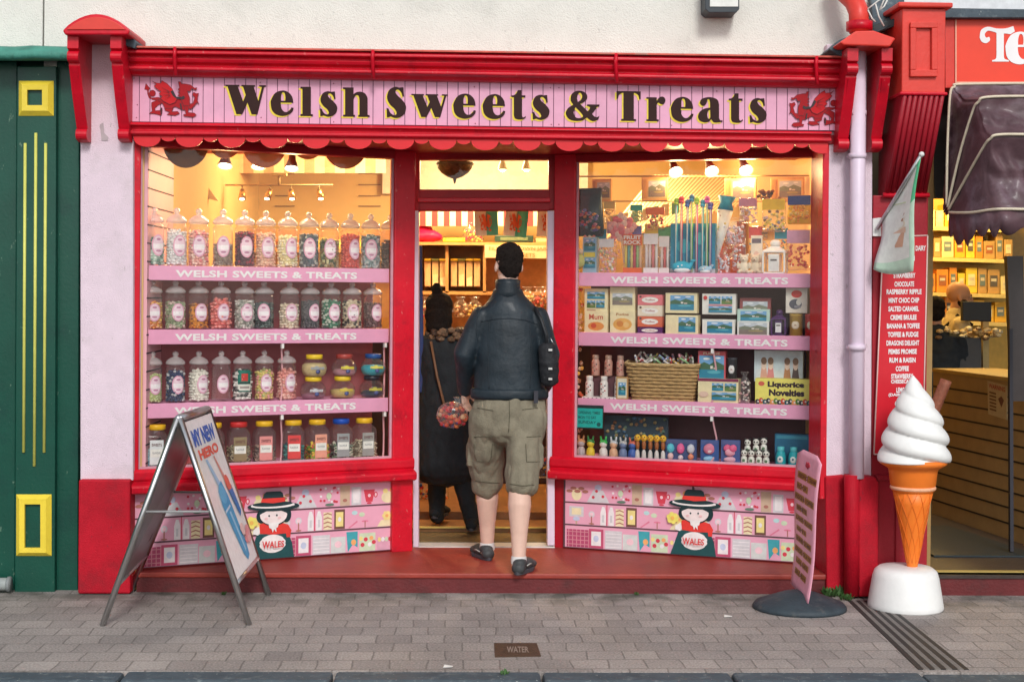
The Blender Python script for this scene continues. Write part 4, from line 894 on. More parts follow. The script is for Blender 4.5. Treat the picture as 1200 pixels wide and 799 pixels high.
# assorted stock along the back shelves (each a thing)
rs=random.Random(21)
def bagmesh(mb,c,w_,h_,d_,m1,m2,lumpm=None,ran=rs):
    """pillow shaped bag, gathered top"""
    rings=[]
    for t,f,g in ((0,.75,.6),(.08,1,.95),(.35,1.03,1.0),(.65,.95,.8),(.80,.5,.4),(.86,.30,.25),(.93,.55,.2),(1.0,.75,.12)):
        rings.append([Vector((c[0]+w_/2*f*(1+ran.uniform(-.05,.05))*math.cos(a),c[1]+d_/2*g*math.sin(a),c[2]+h_*t)) for a in [2*math.pi*k/14 for k in range(14)]])
    mb.loft(rings,m1)
    return mb
def stock_bag(u,v,Y,w_,h_,col,label,name='sweet_bag',grp=None):
    c=P(u,v,Y); r=root(name,label,'bag',c,grp); mb=MB(); bagmesh(mb,(0,0,0),w_,h_,w_*.6,CELLO,None); mb.build('wrapper',r,world=False)
    mb=MB()
    for k in range(26):
        mb.ball((rs.uniform(-.38,.38)*w_,rs.uniform(-.2,.2)*w_,rs.uniform(.06,.6)*h_),w_*rs.uniform(.09,.14),C(*rs.choice(col)),1)
    mb.build('sweets',r,world=False); return r
RO=[(.65,.05,.03),(.75,.25,.04),(.8,.5,.1),(.5,.03,.1)]
for i,(u,v,wd) in enumerate(((550,284,.10),(560,284,.09))): stock_bag(u,v,CY-.1,wd,.16,RO,'orange and red gift bag %s on the top pine shelf'%['left','right'][i])
def crate(u0,u1,v0,v1,Y,col,name,label,cat,d=.2):
    r=root(name,label,cat,P((u0+u1)/2,v1,Y)); mb=MB(); pquad(mb,[(u0,v0),(u1,v0),(u1,v1),(u0,v1)],Y,Y+d,C(*col)); mb.build('carton',r,bevel=.006)
    mb=MB(); m=(u1-u0)*.14; hh=(v1-v0); pquad(mb,[(u0+m,v0+hh*.25),(u1-m,v0+hh*.25),(u1-m,v1-hh*.3),(u0+m,v1-hh*.3)],Y-.002,Y,C(min(col[0]*1.5+.1,.8),min(col[1]*1.5+.1,.8),min(col[2]*1.3+.05,.7))); mb.build('label',r); return r
crate(519,545,279,283.5,CY-.2,(.78,.55,.04),'yellow_box','flat yellow box on the pine shelf at the back of the shop','box')
r=root('stuffed_bag','bright crimson soft bag lying on the pine shelf left of the flags','bag',P(500,283,CY-.1)); mb=MB(); mb.ball(P(500,277,CY-.05),(.13,.09,.05),C(.62,.01,.08),3); mb.ball(P(493,270,CY-.0),(.10,.07,.06),C(.12,.02,.06),3); remesh('bag_body',mb,.012,C(.62,.01,.08),r,3,.006,.05)
crate(580,625,276,284,CY-.2,(.02,.05,.04),'dark_tray','dark tray of packets on the pine shelf behind the flags','tray')
crate(628,648,279,285,CY-.2,(.50,.36,.18),'card_box','small tan box on the pine shelf behind the right flag','box')
for i,(u,col) in enumerate(((500,(.5,.03,.03)),(513,(.75,.3,.05)),(540,(.3,.12,.05)),(556,(.6,.35,.1)),(618,(.7,.5,.2)),(631,(.55,.05,.04)),(641,(.7,.2,.05)))):
    stock_bag(u,372 if i<4 else 360,CY-.35,.12,.16,[col,tuple(min(.8,c*1.4+.05) for c in col),(.75,.6,.4)],'%s bag of sweets on the counter at the back, number %d from the left'%(['red','orange','brown','tan','cream','dark red','orange red'][i],i+1) if False else ['red sweet bag at the far left of the back counter','orange sweet bag behind the dark dressed customer','brown sweet bag in the middle of the back counter','tan sweet bag beside the man\'s left shoulder','cream sweet bag right of the man\'s head','dark red sweet bag right of the man\'s neck','orange red sweet bag at the right end of the back counter'][i])
ct=root('serving_counter','dark wooden counter across the back of the shop','counter',P(560,560,CY-.5))
mb=MB(); mb.box(-1.2,1.2,CY-.5,CY-.1,.205,1.30,C(.025,.016,.016)); mb.build('counter_body',ct,bevel=.01)
mb=MB(); mb.box(-1.25,1.25,CY-.55,CY-.08,1.301,1.34,C(.25,.12,.05)); mb.build('counter_top',ct,bevel=.006)
sg=[(.55,.04,.03),(.70,.18,.03),(.65,.4,.05),(.05,.10,.25),(.5,.45,.4)]
for i,(u,v) in enumerate(((498,420),(496,470),(499,520),(514,535),(516,575),(497,570),(637,430),(638,480),(636,540),(634,400))):
    r=root('hanging_bag','bag of sweets hanging in the doorway, %s'%['upper left by the blue curtain','left at the height of the held bag','left below waist height','behind the dark coat','lowest one behind the dark coat','lowest one at the left door lining','right at shoulder height','right at elbow height','right behind the shorts','right, topmost'][i],'bag',P(u,v,2.2),None); 
    mb=MB(); bagmesh(mb,(0,0,-.12),.12,.22,.05,CELLO,None); mb.build('wrapper',r,world=False)
    mb=MB()
    for k in range(26): mb.ball((rs.uniform(-.045,.045),rs.uniform(-.02,.015),rs.uniform(-.11,.03)),rs.uniform(.009,.017),C(*rs.choice(sg)),1)
    mb.build('sweets',r,world=False)
r=root('blue_curtain','narrow dark blue curtain hanging just inside the left of the doorway','curtain',P(494,460,1.15)); mb=MB(); 
ptsq=[(488,287),(494.5,288),(496,380),(496.5,460),(488,460)]; pquad(mb,ptsq,1.15,1.18,C(.02,.04,.14)); mb.build('cloth',r,bevel=.006)
# things seen above the jars in the left window: lit shelf with orange stock
bs=root('back_shelf','long pine shelf with lit orange stock behind the left window jars','shelf',P(320,300,3.6))
mb=MB(); mb.box(P(166,300,3.6).x,P(470,300,3.6).x,3.4,3.7,P(300,296,3.6).z,P(300,292,3.6).z,PINE); mb.box(P(166,300,3.6).x,P(470,300,3.6).x,3.7,3.73,1.2,P(300,268,3.6).z,C(.55,.28,.08)); mb.build('board',bs)
xx=172; i=0
NM=['amber','orange','mustard','tan','rust','honey']
CL=[(.75,.42,.05),(.75,.25,.03),(.70,.45,.08),(.5,.32,.15),(.45,.15,.04),(.78,.55,.15)]
POS=['far left','left','left of centre','centre left','centre','centre right','right of centre','right','far right','rightmost']
while xx<448 and i<10:
    wdt=rs.uniform(16,34); k=rs.randrange(6); crate(xx,xx+wdt,rs.uniform(276,284),292,3.45,CL[k],'stock_box','%s box of stock on the lit back shelf behind the left window, %s'%(NM[k],POS[i]),'box'); xx+=wdt+1.5; i+=1
# slatted wall and plain ceiling boards above it
wp=root('wall_panel','beige wall panel with dark grooves seen through the left window','wall panel',P(380,240,4.2))
mb=MB(); 
for (u0,u1) in ((322,345),(420,446)):
    for v in (203,216,229,241): pquad(mb,[(u0,v),(u1,v),(u1,v+1.1),(u0,v+1.1)],4.28,4.3,C(.25,.13,.05))
mb.build('groove',wp)
cs_=root('ceiling_drape','pale curved fabric drape hanging from the ceiling in the left window','drape',P(230,220,2.0)); mb=MB(); pquad(mb,[(205,203),(232,203),(256,236),(238,231),(220,221)],2.0,2.02,C(.82,.62,.36)); mb.build('cloth',cs_)

pel=root('inner_pelmet','terracotta scalloped cloth pelmet hanging inside the top of the left window','pelmet',atn(WL,310,175,.10))
TQ=mk('pelmet_cloth',(.42,.15,.08),.8,.1,20); TQD=mk('pelmet_cloth_dark',(.14,.065,.035),.8,.1,20)
for u,rr_,dp_,m in ((218,27,30,TQD),(264,19,19,TQ),(310,27,30,TQ),(361,20,20,TQ),(405,27,31,TQ)):
    mb=MB(); pp=[]
    for k in range(17):
        a=math.pi*k/16; s_,z=WL.sz(u-rr_*math.cos(a),167+dp_*math.sin(a),.10); pp.append(WL.w(s_,.10,min(z,ZT-.001)))
    mb.prism(pp,WL.n*.006,m); mb.build('scallop',pel)
# ================================================================== goods in the right window
DRND=random.Random(77)
class Face:
    """drawing on the front of a carton: unit square -> 3D"""
    def __init__(s,mb,W,s0,s1,z0,z1,n): s.mb=mb;s.W=W;s.a=(s0,s1,z0,z1,n);s.k=0
    def p(s,x,y,d=0): s0,s1,z0,z1,n=s.a; return s.W.w(s0+(s1-s0)*x,n-.0006-d,z0+(z1-z0)*y)
    def rect(s,x0,y0,x1,y1,c): s.k+=1; d=.0003*s.k; s.mb.prism([s.p(x0,y0,d),s.p(x1,y0,d),s.p(x1,y1,d),s.p(x0,y1,d)],s.W.n*.0003,c if not isinstance(c,tuple) else C(*c)); return s
    def poly(s,pts,c): s.k+=1; d=.0003*s.k; s.mb.prism([s.p(x,y,d) for x,y in pts],s.W.n*.0003,C(*c)); return s
    def oval(s,cx,cy,rx,ry,c,n=14): return s.poly([(cx+rx*math.cos(2*math.pi*k/n),cy+ry*math.sin(2*math.pi*k/n)) for k in range(n)],c)
    def text(s,t,x0,y0,x1,y1,c,b=.02): s.k+=1; d=.0003*s.k; put_text(s.mb,t,[s.p(x0,y0,d),s.p(x1,y0,d),s.p(x1,y1,d),s.p(x0,y1,d)],C(*c),b); return s
    def photo(s,x0,y0,x1,y1,kind=0):
        w_,h_=x1-x0,y1-y0
        s.rect(x0,y0,x1,y1,(.16,.36,.62) if kind!=2 else (.50,.55,.60))
        s.poly([(x0,y0+h_*.60),(x0+w_*.2,y0+h_*.72),(x0+w_*.42,y0+h_*.62),(x0+w_*.65,y0+h_*.78),(x1,y0+h_*.6),(x1,y0+h_*.4),(x0,y0+h_*.4)],(.06,.14,.08) if kind!=2 else (.20,.22,.16))
        s.oval(x0+w_*.3,y0+h_*.86,w_*.14,h_*.05,(.78,.80,.80)); s.oval(x0+w_*.75,y0+h_*.9,w_*.12,h_*.04,(.78,.80,.80))
        s.rect(x0,y0,x1,y0+h_*.40,(.03,.22,.34) if kind==0 else (.12,.22,.06) if kind==1 else (.22,.18,.16))
        s.oval(x0+w_*.6,y0+h_*.3,w_*.28,h_*.07,(.10,.38,.46) if kind==0 else (.35,.30,.14)); s.rect(x0+w_*.45,y0+h_*.44,x0+w_*.55,y0+h_*.56,(.70,.66,.60)); s.rect(x0+w_*.58,y0+h_*.42,x0+w_*.72,y0+h_*.50,(.60,.50,.42))
        return s
def carton(name,label,cat,u0,v0,u1,v1,n,dep,col,art=None,z0=None,W=WR,grp=None,part='carton'):
    s0,z1=W.sz(u0,v0,n); s1,zb=W.sz(u1,v1,n)
    if z0 is not None: h=z1-zb; zb=z0; z1=max(z1,zb+.02)
    r=root(name,label,cat,W.w((s0+s1)/2,n+dep/2,zb),grp)
    mb=MB(); mb.box(s0,s1,n,n+dep,zb,z1,C(*col),W.M); mb.build(part,r,bevel=.0015)
    if art: m2=MB(); art(Face(m2,W,s0,s1,zb,z1,n)); m2.build('artwork',r)
    return r
z1_,z2_,z3_=[z-.004 for z in zR]; zb_=PZ0-.012
CB=(.78,.68,.42)
# --- second row: souvenir cartons
def a_scene(f): f.photo(.12,.30,.88,.78,0); f.text('Wales',.3,.84,.7,.93,(.2,.1,.05)); f.rect(.12,.08,.88,.2,(.55,.50,.42))
def a_two(f): f.photo(.12,.56,.88,.86,0).photo(.12,.2,.48,.5,1).photo(.52,.2,.88,.5,0); f.rect(.12,.06,.5,.12,(.5,.3,.2))
def a_mum(f): f.text('Mum',.2,.6,.8,.85,(.55,.12,.08)).oval(.5,.3,.35,.2,(.70,.28,.08)).oval(.4,.32,.12,.12,(.6,.1,.05))
def a_cookie(f): f.oval(.5,.4,.38,.28,(.72,.38,.10)).oval(.4,.42,.14,.14,(.62,.24,.06)).oval(.65,.38,.12,.12,(.78,.5,.2)).text('Fudge',.25,.75,.75,.9,(.4,.15,.05))
def a_dr(f): f.oval(.5,.5,.34,.28,(.80,.76,.72)).text('Toffee',.3,.42,.7,.58,(.4,.1,.1)); f.oval(.12,.8,.05,.1,(.1,.05,.05))
carton('gift_carton','cream carton with a lake picture standing on a cream carton at the second shelf left','box',685,338,712,362,.10,.06,CB,a_two,z0=z2_+.125)
carton('gift_carton','cream carton reading Mum at the left end of the second shelf','box',685,364,712,388,.09,.08,CB,a_mum,z0=z2_)
carton('gift_carton','cream carton with a heather picture standing upon the orange biscuit carton','box',715,336,744,362,.10,.06,CB,lambda f:f.photo(.1,.3,.9,.75,2),z0=z2_+.125)
carton('gift_carton','cream carton with an orange biscuit picture on the second shelf','box',715,364,744,389,.09,.08,CB,a_cookie,z0=z2_)
for k,(c,lb) in enumerate((((.10,.02,.12),'purple toffee box at the bottom of the stack of four'),((.65,.14,.07),'orange red toffee box second from the bottom of the stack'),((.74,.64,.50),'cream toffee box second from the top of the stack'),((.70,.18,.20),'pink red toffee box on top of the stack of four'))):
    hh=[.040,.064,.066,.064][k]; zz0=z2_+[0,.041,.106,.173][k]; a=WR.sz(747,380,.09)[0]; b_=WR.sz(776,380,.09)[0]
    r=root('toffee_box',lb,'box',WR.w((a+b_)/2,.12,zz0),'stacked toffee boxes'); mb=MB(); mb.box(a,b_,.09,.16,zz0,zz0+hh,C(*c),WR.M); mb.build('carton',r,bevel=.0015); mb=MB(); a_dr(Face(mb,WR,a,b_,zz0,zz0+hh,.09)); mb.build('artwork',r)
carton('gift_carton','cream carton with bright coast picture standing upon another picture carton','box',780,343,817,367,.10,.06,CB,lambda f:f.photo(.15,.15,.9,.88,0),z0=z2_+.127)
carton('gift_carton','cream carton with a blue and green hills picture right of the toffee stack','box',780,369,818,390,.09,.08,CB,lambda f:f.photo(.4,.12,.92,.9,0),z0=z2_)
def a_four(f): f.photo(.2,.5,.55,.88,0).photo(.58,.5,.9,.88,1).photo(.2,.1,.9,.4,0); f.oval(.1,.8,.06,.1,(.6,.05,.05)); f.rect(.2,.42,.9,.48,(.7,.25,.3))
carton('gift_carton','white carton showing four blue pictures, upper right of the middle bracket','box',823,344,862,371,.10,.06,(.76,.74,.68),a_four,z0=z2_+.122)
carton('gift_carton','white carton showing one castle and sea picture right of the middle bracket','box',823,374,861,391,.09,.08,(.76,.74,.68),lambda f:f.photo(.15,.12,.92,.85,0),z0=z2_)
carton('gift_carton','dark maroon framed carton behind the pale mountain carton','box',867,349,903,375,.15,.05,(.30,.08,.08),lambda f:f.photo(.1,.5,.9,.9,2),z0=z2_+.02)
carton('gift_carton','pale green carton peeking out above the grey mountain carton','box',864,362,902,380,.12,.03,(.45,.62,.55),lambda f:f.photo(.1,.5,.9,.92,0),z0=z2_+.01)
carton('gift_carton','white carton with a large grey mountain picture on the second shelf','box',864,376,901,393,.08,.035,(.70,.70,.66),lambda f:f.photo(.06,.08,.94,.9,2),z0=z2_)
carton('gift_carton','white carton with a red seal and sketch standing on the gold and red tins','box',921,337,946,365,.10,.05,(.76,.70,.62),lambda f:f.oval(.5,.75,.25,.15,(.65,.06,.05)).oval(.45,.35,.3,.2,(.12,.12,.15)).oval(.6,.42,.12,.12,(.7,.68,.62)).rect(.4,.2,.7,.3,(.3,.3,.34)),z0=z2_+.137)
def tin(u,n,z,rad,h,col,label,W=WR,lab=(.76,.66,.50)):
    s=W.sz(u,380,n)[0]; r=root('tin',label,'tin',W.w(s,n,z),None,rz=math.atan2(W.x.y,W.x.x)); mb=MB(); mb.lathe([(.001,0),(rad,0),(rad,h*.9),(rad*1.03,h*.905),(rad*1.03,h*.97),(rad*.98,h),(.001,h)],C(*col,rough=.3),24,cap=False); link('can',mb.mesh('can'),r)
    mb=MB(); mb.ball((0,-rad*.94,h*.5),(rad*.62,rad*.12,h*.2),C(*lab),2); cyl_text(mb,'Toffees',rad*1.07,h*.5,rad*.9,h*.06,C(.3,.1,.05)); link('label',mb.mesh('label'),r)
tin(933,.11,z2_,.038,.132,(.55,.36,.08),'gold tin with oval label on the second shelf of the right window')
tin(951,.11,z2_,.038,.132,(.62,.03,.03),'red tin with oval label at the right end of the second shelf')
def lantern(u,n,z,h,wd,col,label,labc,W=WR):
    s=W.sz(u,300,n)[0]; r=root('lantern_jar',label,'jar',W.w(s,n,z),None,rz=math.atan2(W.x.y,W.x.x)); q=wd/2; m=C(*col,rough=.35)
    mb=MB(); mb.box(-q,q,-q,q,0,h*.06,m)
    for a in (-1,1):
        for b_ in (-1,1): mb.box(a*q-.005,a*q+.005,b_*q-.005,b_*q+.005,h*.06,h*.62,m)
    mb.box(-q*.5,q*.5,-q-.004,q,h*.08,h*.58,m); mb.loft([[Vector((x*q*f,y*q*f,h*t)) for x,y in ((1,1),(-1,1),(-1,-1),(1,-1))] for t,f in ((.62,1.08),(.66,1.08),(.70,.95),(.76,.55),(.80,.45))],m,smooth=False)
    link('frame',mb.mesh('frame'),r); mb=MB(); mb.lathe([(.001,h*.79),(q*.42,h*.80),(q*.5,h*.86),(q*.5,h*.93),(q*.3,h*.99),(.001,h)],m,16,cap=False); link('top_knob',mb.mesh('top_knob'),r)
    mb=MB(); mb.box(-q*.42,q*.42,-q-.0065,-q-.0045,h*.14,h*.50,C(*labc)); mb.box(-q*.3,q*.3,-q-.0075,-q-.0066,h*.38,h*.43,C(.1,.08,.08)); link('label',mb.mesh('label'),r)
    mb=MB(); mb.box(-q*.9,q*.9,-q*.88,q*.9,h*.07,h*.6,JARG); link('glass',mb.mesh('glass'),r)
lantern(908.5,.13,z1_,.205,.125,(.78,.76,.72),'white lantern shaped jar at the right of the top shelf',(.70,.68,.66))
lantern(914,.13,z2_,.155,.08,(.08,.03,.12),'dark purple lantern shaped jar on the second shelf',(.70,.70,.70))
# --- third row
def bottle(u,n,z,label,capc,fill):
    s=WR.sz(u,440,n)[0]; r=root('sweet_bottle',label,'bottle',WR.w(s,n,z),'small printed sweet bottles',rz=math.atan2(WR.x.y,WR.x.x))
    mb=MB(); mb.lathe([(.001,0),(.024,0),(.025,.004),(.025,.085),(.018,.1),(.016,.105)],C(*fill,rough=.3),18,cap=False); link('bottle_body',mb.mesh('bottle_body'),r)
    mb=MB(); mb.lathe([(.019,.102),(.020,.104),(.020,.124),(.017,.127),(.001,.1275)],C(*capc,rough=.4),18,cap=False); link('cap',mb.mesh('cap'),r)
    mb=MB(); 
    for k in range(7): mb.ball(((k%3-1)*.011,-.0235,.02+.011*k*.9),(.006,.003,.005),C(.05,.05,.06) if k%2 else C(.5,.1,.1),1)
    link('print',mb.mesh('print'),r)
for i,(u,dz,n) in enumerate(((699,0,.10),(716,0,.10),(733,0,.10),(704,.128,.14),(719,.128,.14),(733,.128,.14))):
    bottle(u-8 if i<3 else u-6,n,z3_+.012+dz,'%s printed bottle in the %s row of the bottle group'%(['left','middle','right'][i%3],'front' if i<3 else 'raised rear'),(.75,.72,.70) if i<3 else (.45,.30,.24),(.76,.72,.70) if i<3 else (.55,.30,.24))
ts=root('bottle_tray','white printed tray under the small sweet bottles','tray',atn(WR,708,466,.1)); mb=MB(); s0=WR.sz(682,466,.06)[0]; s1=WR.sz(722,466,.06)[0]; mb.box(s0,s1,.06,.2,z3_,z3_+.012,C(.75,.70,.70),WR.M); mb.box(s0,s1,.14,.2,z3_+.012,z3_+.135,C(.12,.05,.06),WR.M)
for k in range(8): mb.prism([WR.w(s0+(s1-s0)*(k+.2)/8,.0592,z3_+.003),WR.w(s0+(s1-s0)*(k+.7)/8,.0592,z3_+.003),WR.w(s0+(s1-s0)*(k+.45)/8,.0592,z3_+.010)],WR.n*.0006,C(.08,.05,.08))
mb.build('tray_body',ts)
carton('picture_card','small brown framed card with a dark lake picture left of the basket','card',722,441,736,468,.06,.01,(.45,.25,.10),lambda f:f.rect(.12,.08,.88,.92,(.74,.68,.52)).photo(.2,.2,.8,.75,0),z0=z3_)
# wicker basket
def basket():
    n=.07; sa,_=WR.sz(733,450,n); sb_,_=WR.sz(817,450,n); c=(sa+sb_)/2; h=WR.sz(775,428,n)[1]-z3_; wd=(sb_-sa)/2
    r=root('wicker_basket','woven wicker basket full of wrapped rock sticks on the third shelf','basket',WR.w(c,.16,z3_),None,rz=math.atan2(WR.x.y,WR.x.x))
    wk=mk('wicker',(.50,.32,.14),.7,.35,60,.4,150)
    mb=MB(); rows_=11
    for k in range(rows_):
        t=k/(rows_-1); hx=wd*(.82+.18*t); hy=.075+.02*t; z=h*t*.97+.004; pts=[]
        for j in range(72):
            a=2*math.pi*j/72; cx=hx*max(-1,min(1,1.25*math.cos(a))); cy=hy*max(-1,min(1,1.25*math.sin(a))); o_=.0032*(1 if (j//2+k)%2 else -1); pts.append(Vector((cx+o_*math.cos(a),cy+o_*math.sin(a),z)))
        mb.tube(pts+[pts[0]],h/rows_*.56,wk,5)
    mb.box(-wd*.8,wd*.8,-.07,.07,0,.01,wk); link('weave',mb.mesh('weave'),r)
    mb=MB(); pts=[]
    for j in range(41):
        a=2*math.pi*j/40; pts.append(Vector((wd*1.03*max(-1,min(1,1.25*math.cos(a))),.10*max(-1,min(1,1.25*math.sin(a))),h*1.02+.012*abs(math.cos(a))**6)))
    mb.tube(pts,.008,mk('wicker_rim',(.60,.42,.20),.7,.3,60,.3,150),6); link('rim',mb.mesh('rim'),r)
    b=[(.75,.70,.68),(.65,.10,.10),(.75,.35,.40),(.70,.45,.12),(.25,.3,.5),(.78,.76,.72),(.3,.5,.25)]
    for k in range(46):
        x=DRND.uniform(-.9,.9)*wd; y=DRND.uniform(-.06,.06); z=h*DRND.uniform(.92,1.12); a=DRND.uniform(-.9,.9); q=MB(); L_=.045
        ci=DRND.randrange(7); mt=C(*b[ci],rough=.3); q.tube([(x-L_*math.sin(a),y+.01,z+.018-L_*.6*math.cos(a)),(x,y-.012,z+.025),(x+L_*math.sin(a),y-.02,z+.02+L_*.7*math.cos(a))],[.006,.0075,.006],mt,6)
        q.tube([(x+L_*.3*math.sin(a),y-.0215,z+.022+L_*.2*math.cos(a)),(x+L_*.6*math.sin(a),y-.0245,z+.022+L_*.45*math.cos(a))],.0045,C(*DRND.choice(b)),5)
        o=link('rock_stick',q.mesh('rock_stick'),None,r.location,r.rotation_euler.z); cn_=['pale grey','red','pink','orange','blue','white','green'][ci]; tag(o,'%s wrapped rock sweet in the heap filling the wicker basket'%cn_,'sweet','%s wrapped sweets heaped in the wicker basket'%cn_)
basket()
carton('gift_carton','tall carton with a blue harbour picture standing on the maroon topped carton','box',818,411,850,441,.11,.06,(.60,.10,.12),lambda f:f.photo(.05,.05,.95,.85,0).text('FUDGE',.2,.88,.8,.96,(.8,.7,.5)),z0=z3_+.130)
carton('gift_carton','wide cream carton with maroon top and four lake pictures on the third shelf','box',818,443,865,472,.08,.09,CB,lambda f:f.rect(0,.88,1,1,(.22,.03,.08)).photo(.35,.5,.63,.82,0).photo(.67,.5,.95,.82,1).photo(.35,.12,.95,.44,0).oval(.15,.35,.12,.12,(.7,.5,.4)),z0=z3_)
tin(858.5,.13,z3_+.130,.030,.14,(.05,.045,.06),'black tin with a white label standing on the wide cream carton',lab=(.72,.70,.70))
def cbag(u,n,z,w_,h_,cols,label,tag_txt=None,W=WR,lumpsz=.3,top=None,solid=None):
    s=W.sz(u,300,n)[0]; r=root('sweet_bag',label,'bag',W.w(s,n,z),None,rz=math.atan2(W.x.y,W.x.x))
    mb=MB(); bagmesh(mb,(0,0,0),w_,h_,w_*.55,CELLO if not solid else C(*solid,rough=.3),None,ran=DRND); link('wrapper',mb.mesh('wrapper'),r)
    mb=MB()
    for k in range(40):
        zf=DRND.uniform(.05,.70); mb.ball((DRND.uniform(-.40,.40)*w_,DRND.uniform(-.24,.1)*w_,zf*h_),w_*DRND.uniform(.06,.11),C(*DRND.choice(cols)),1,smooth=False)
    link('sweets',mb.mesh('sweets'),r)
    if top: mb=MB(); mb.box(-w_*.42,w_*.42,-w_*.27,-w_*.25,h_*.74,h_*.98,C(*top)); link('header_card',mb.mesh('header_card'),r)
    if tag_txt: mb=MB(); mb.box(-w_*.32,w_*.32,-w_*.33,-w_*.32,h_*.42,h_*.62,C(*tag_txt[1])); put_text(mb,tag_txt[0],[(-w_*.28,-w_*.335,h_*.45),(w_*.28,-w_*.335,h_*.45),(w_*.28,-w_*.335,h_*.59),(-w_*.28,-w_*.335,h_*.59)],C(*tag_txt[2])); link('label',mb.mesh('label'),r)
    return r
cbag(874,.10,z3_,.075,.19,[(.75,.7,.66),(.7,.4,.4),(.6,.5,.45)],'clear gathered bag of pale sweets between the wide carton and the yellow box')
def a_kids(f):
    f.rect(.03,.05,.97,.4,(.62,.68,.72))
    for k,(x,c) in enumerate(((.2,(.72,.45,.35)),(.34,(.70,.30,.30)),(.68,(.55,.30,.15)),(.85,(.15,.12,.12)))):
        f.poly([(x-.08,.05),(x+.08,.05),(x+.05,.45),(x-.05,.45)],(c[0]*.9,c[1]*.8,c[2]*.8)); f.oval(x,.55,.055,.17,(.76,.58,.48)); f.oval(x,.66,.06,.12,(.25,.15,.10))
    f.oval(.5,.6,.1,.25,(.55,.66,.72))
carton('gift_carton','pale blue carton with little painted figures behind the yellow box','box',884,410,941,437,.16,.04,(.58,.66,.72),a_kids,z0=z3_+.13)
def a_liq(f):
    f.oval(.10,.80,.05,.09,(.62,.12,.08)); f.text('Liquorice',.2,.62,.78,.90,(.04,.02,.03),.055); f.text('Novelties',.22,.34,.78,.60,(.04,.02,.03),.055)
    cc=[(.03,.03,.04),(.55,.06,.04),(.03,.10,.12),(.04,.04,.06),(.75,.3,.1),(.1,.2,.05)]
    for k in range(17): f.oval(.04+.058*k,.10+.05*(k%2),.036,.11,cc[k%6]); f.oval(.05+.058*k,.11+.05*(k%2),.014,.04,(.70,.66,.6))
carton('liquorice_box','wide yellow box lettered Liquorice Novelties on the third shelf','box',885,443,959,473,.07,.10,(.78,.70,.16),a_liq,z0=z3_)
# --- fourth row on the window base
r=root('opening_notice','teal notice with lines of dark lettering stuck inside the lower left glass','notice',atn(WR,690,502,.03))
mb=MB(); s0,zt=WR.sz(674,474,.022); s1,zb=WR.sz(707,503,.022); mb.box(s0,s1,.022,.026,zb,zt,C(.02,.03,.035),WR.M); mb.box(s0+.005,s1-.005,.0205,.022,zb+.008,zt-.02,C(.02,.42,.38),WR.M); mb.build('board',r)
mb=MB(); f=Face(mb,WR,s0,s1,zb,zt,.0205)
for k,t in enumerate(('OPENING TIMES','MON TO SAT','SUNDAY')): f.text(t,.12,.62-.2*k,.75 if k else .88,.74-.2*k,(.01,.12,.12))
f.oval(.84,.2,.07,.09,(.01,.10,.10)); mb.build('notice_lettering',r)
dk=root('display_card','dark printed backing card behind the small toys','card',atn(WR,742,532,.2)); mb=MB(); s0=WR.sz(708,520,.16)[0]; s1=WR.sz(783,520,.16)[0]; mb.box(s0,s1,.16,.17,zb_,zb_+.26,C(.03,.05,.07),WR.M)
for k in range(40): mb.ball(WR.M@Vector((DRND.uniform(s0+.02,s1-.02),.158,zb_+DRND.uniform(.12,.25))),(.014,.004,.012),C(*DRND.choice([(.10,.16,.12),(.25,.12,.06),(.06,.12,.2),(.3,.22,.1)])),1)
mb.build('card_sheet',dk)
toys=[(692,(.72,.55,.05),(.05,.25,.08),'yellow bodied toy with green top, leftmost novelty on the base'),(707,(.70,.66,.64),(.05,.45,.10),'white toy with bright green ears near the yellow one'),(719,(.68,.40,.25),(.55,.58,.62),'orange and grey round headed toy on the base'),(730,(.15,.2,.35),(.5,.5,.5),'dark blue toy with grey head on the base'),(741,(.05,.12,.40),(.6,.15,.1),'blue toy with red hat beside the yellow lollies'),(681,(.45,.40,.42),(.6,.3,.15),'grey toy with tan top in the lower left corner')]
for u,c1,c2,lb in toys:
    s=WR.sz(u,530,.10)[0]; r=root('candy_toy',lb,'toy',WR.w(s,.10,zb_),'small novelty toys on the window base',rz=math.atan2(WR.x.y,WR.x.x)); mb=MB(); mb.lathe([(.001,0),(.022,.002),(.028,.02),(.025,.05),(.014,.066)],C(*c1),14,cap=False); link('toy_body',mb.mesh('toy_body'),r)
    mb=MB(); mb.ball((0,0,.085),.024,C(*c1),2); mb.tube([(-.012,0,.10),(-.018,0,.135)],[.008,.005],C(*c2),6); mb.tube([(.012,0,.10),(.018,0,.135)],[.008,.005],C(*c2),6); mb.ball((0,.004,.095),(.026,.024,.018),C(*c2),2); link('toy_head',mb.mesh('toy_head'),r)
for i,u in enumerate((747,754.5,762,769.5,777)):
    s=WR.sz(u,530,.09)[0]; r=root('chick_lolly','yellow topped lolly in a clear stem, number %d of five from the left'%(i+1) if False else '%s of the five yellow headed lollies on the window base'%['leftmost','second','middle','fourth','rightmost'][i],'lollipop',WR.w(s,.09,zb_),'yellow headed lollies in a row',rz=math.atan2(WR.x.y,WR.x.x))
    mb=MB(); mb.lathe([(.001,0),(.014,.001),(.015,.01),(.013,.05),(.006,.065)],C(.62,.60,.58),12,cap=False); link('stem',mb.mesh('stem'),r); mb=MB(); mb.lathe([(.006,.066),(.012,.075),(.014,.10),(.010,.115)],C(.35,.12,.04),10,cap=False); mb.ball((0,0,.135),(.021,.02,.023),C(.80,.48,.05),2); mb.ball((-.008,-.018,.142),.004,BLACK,1); mb.ball((.008,-.018,.142),.004,BLACK,1); mb.ball((0,-.021,.134),.005,C(.75,.2,.03),1); link('head',mb.mesh('head'),r)
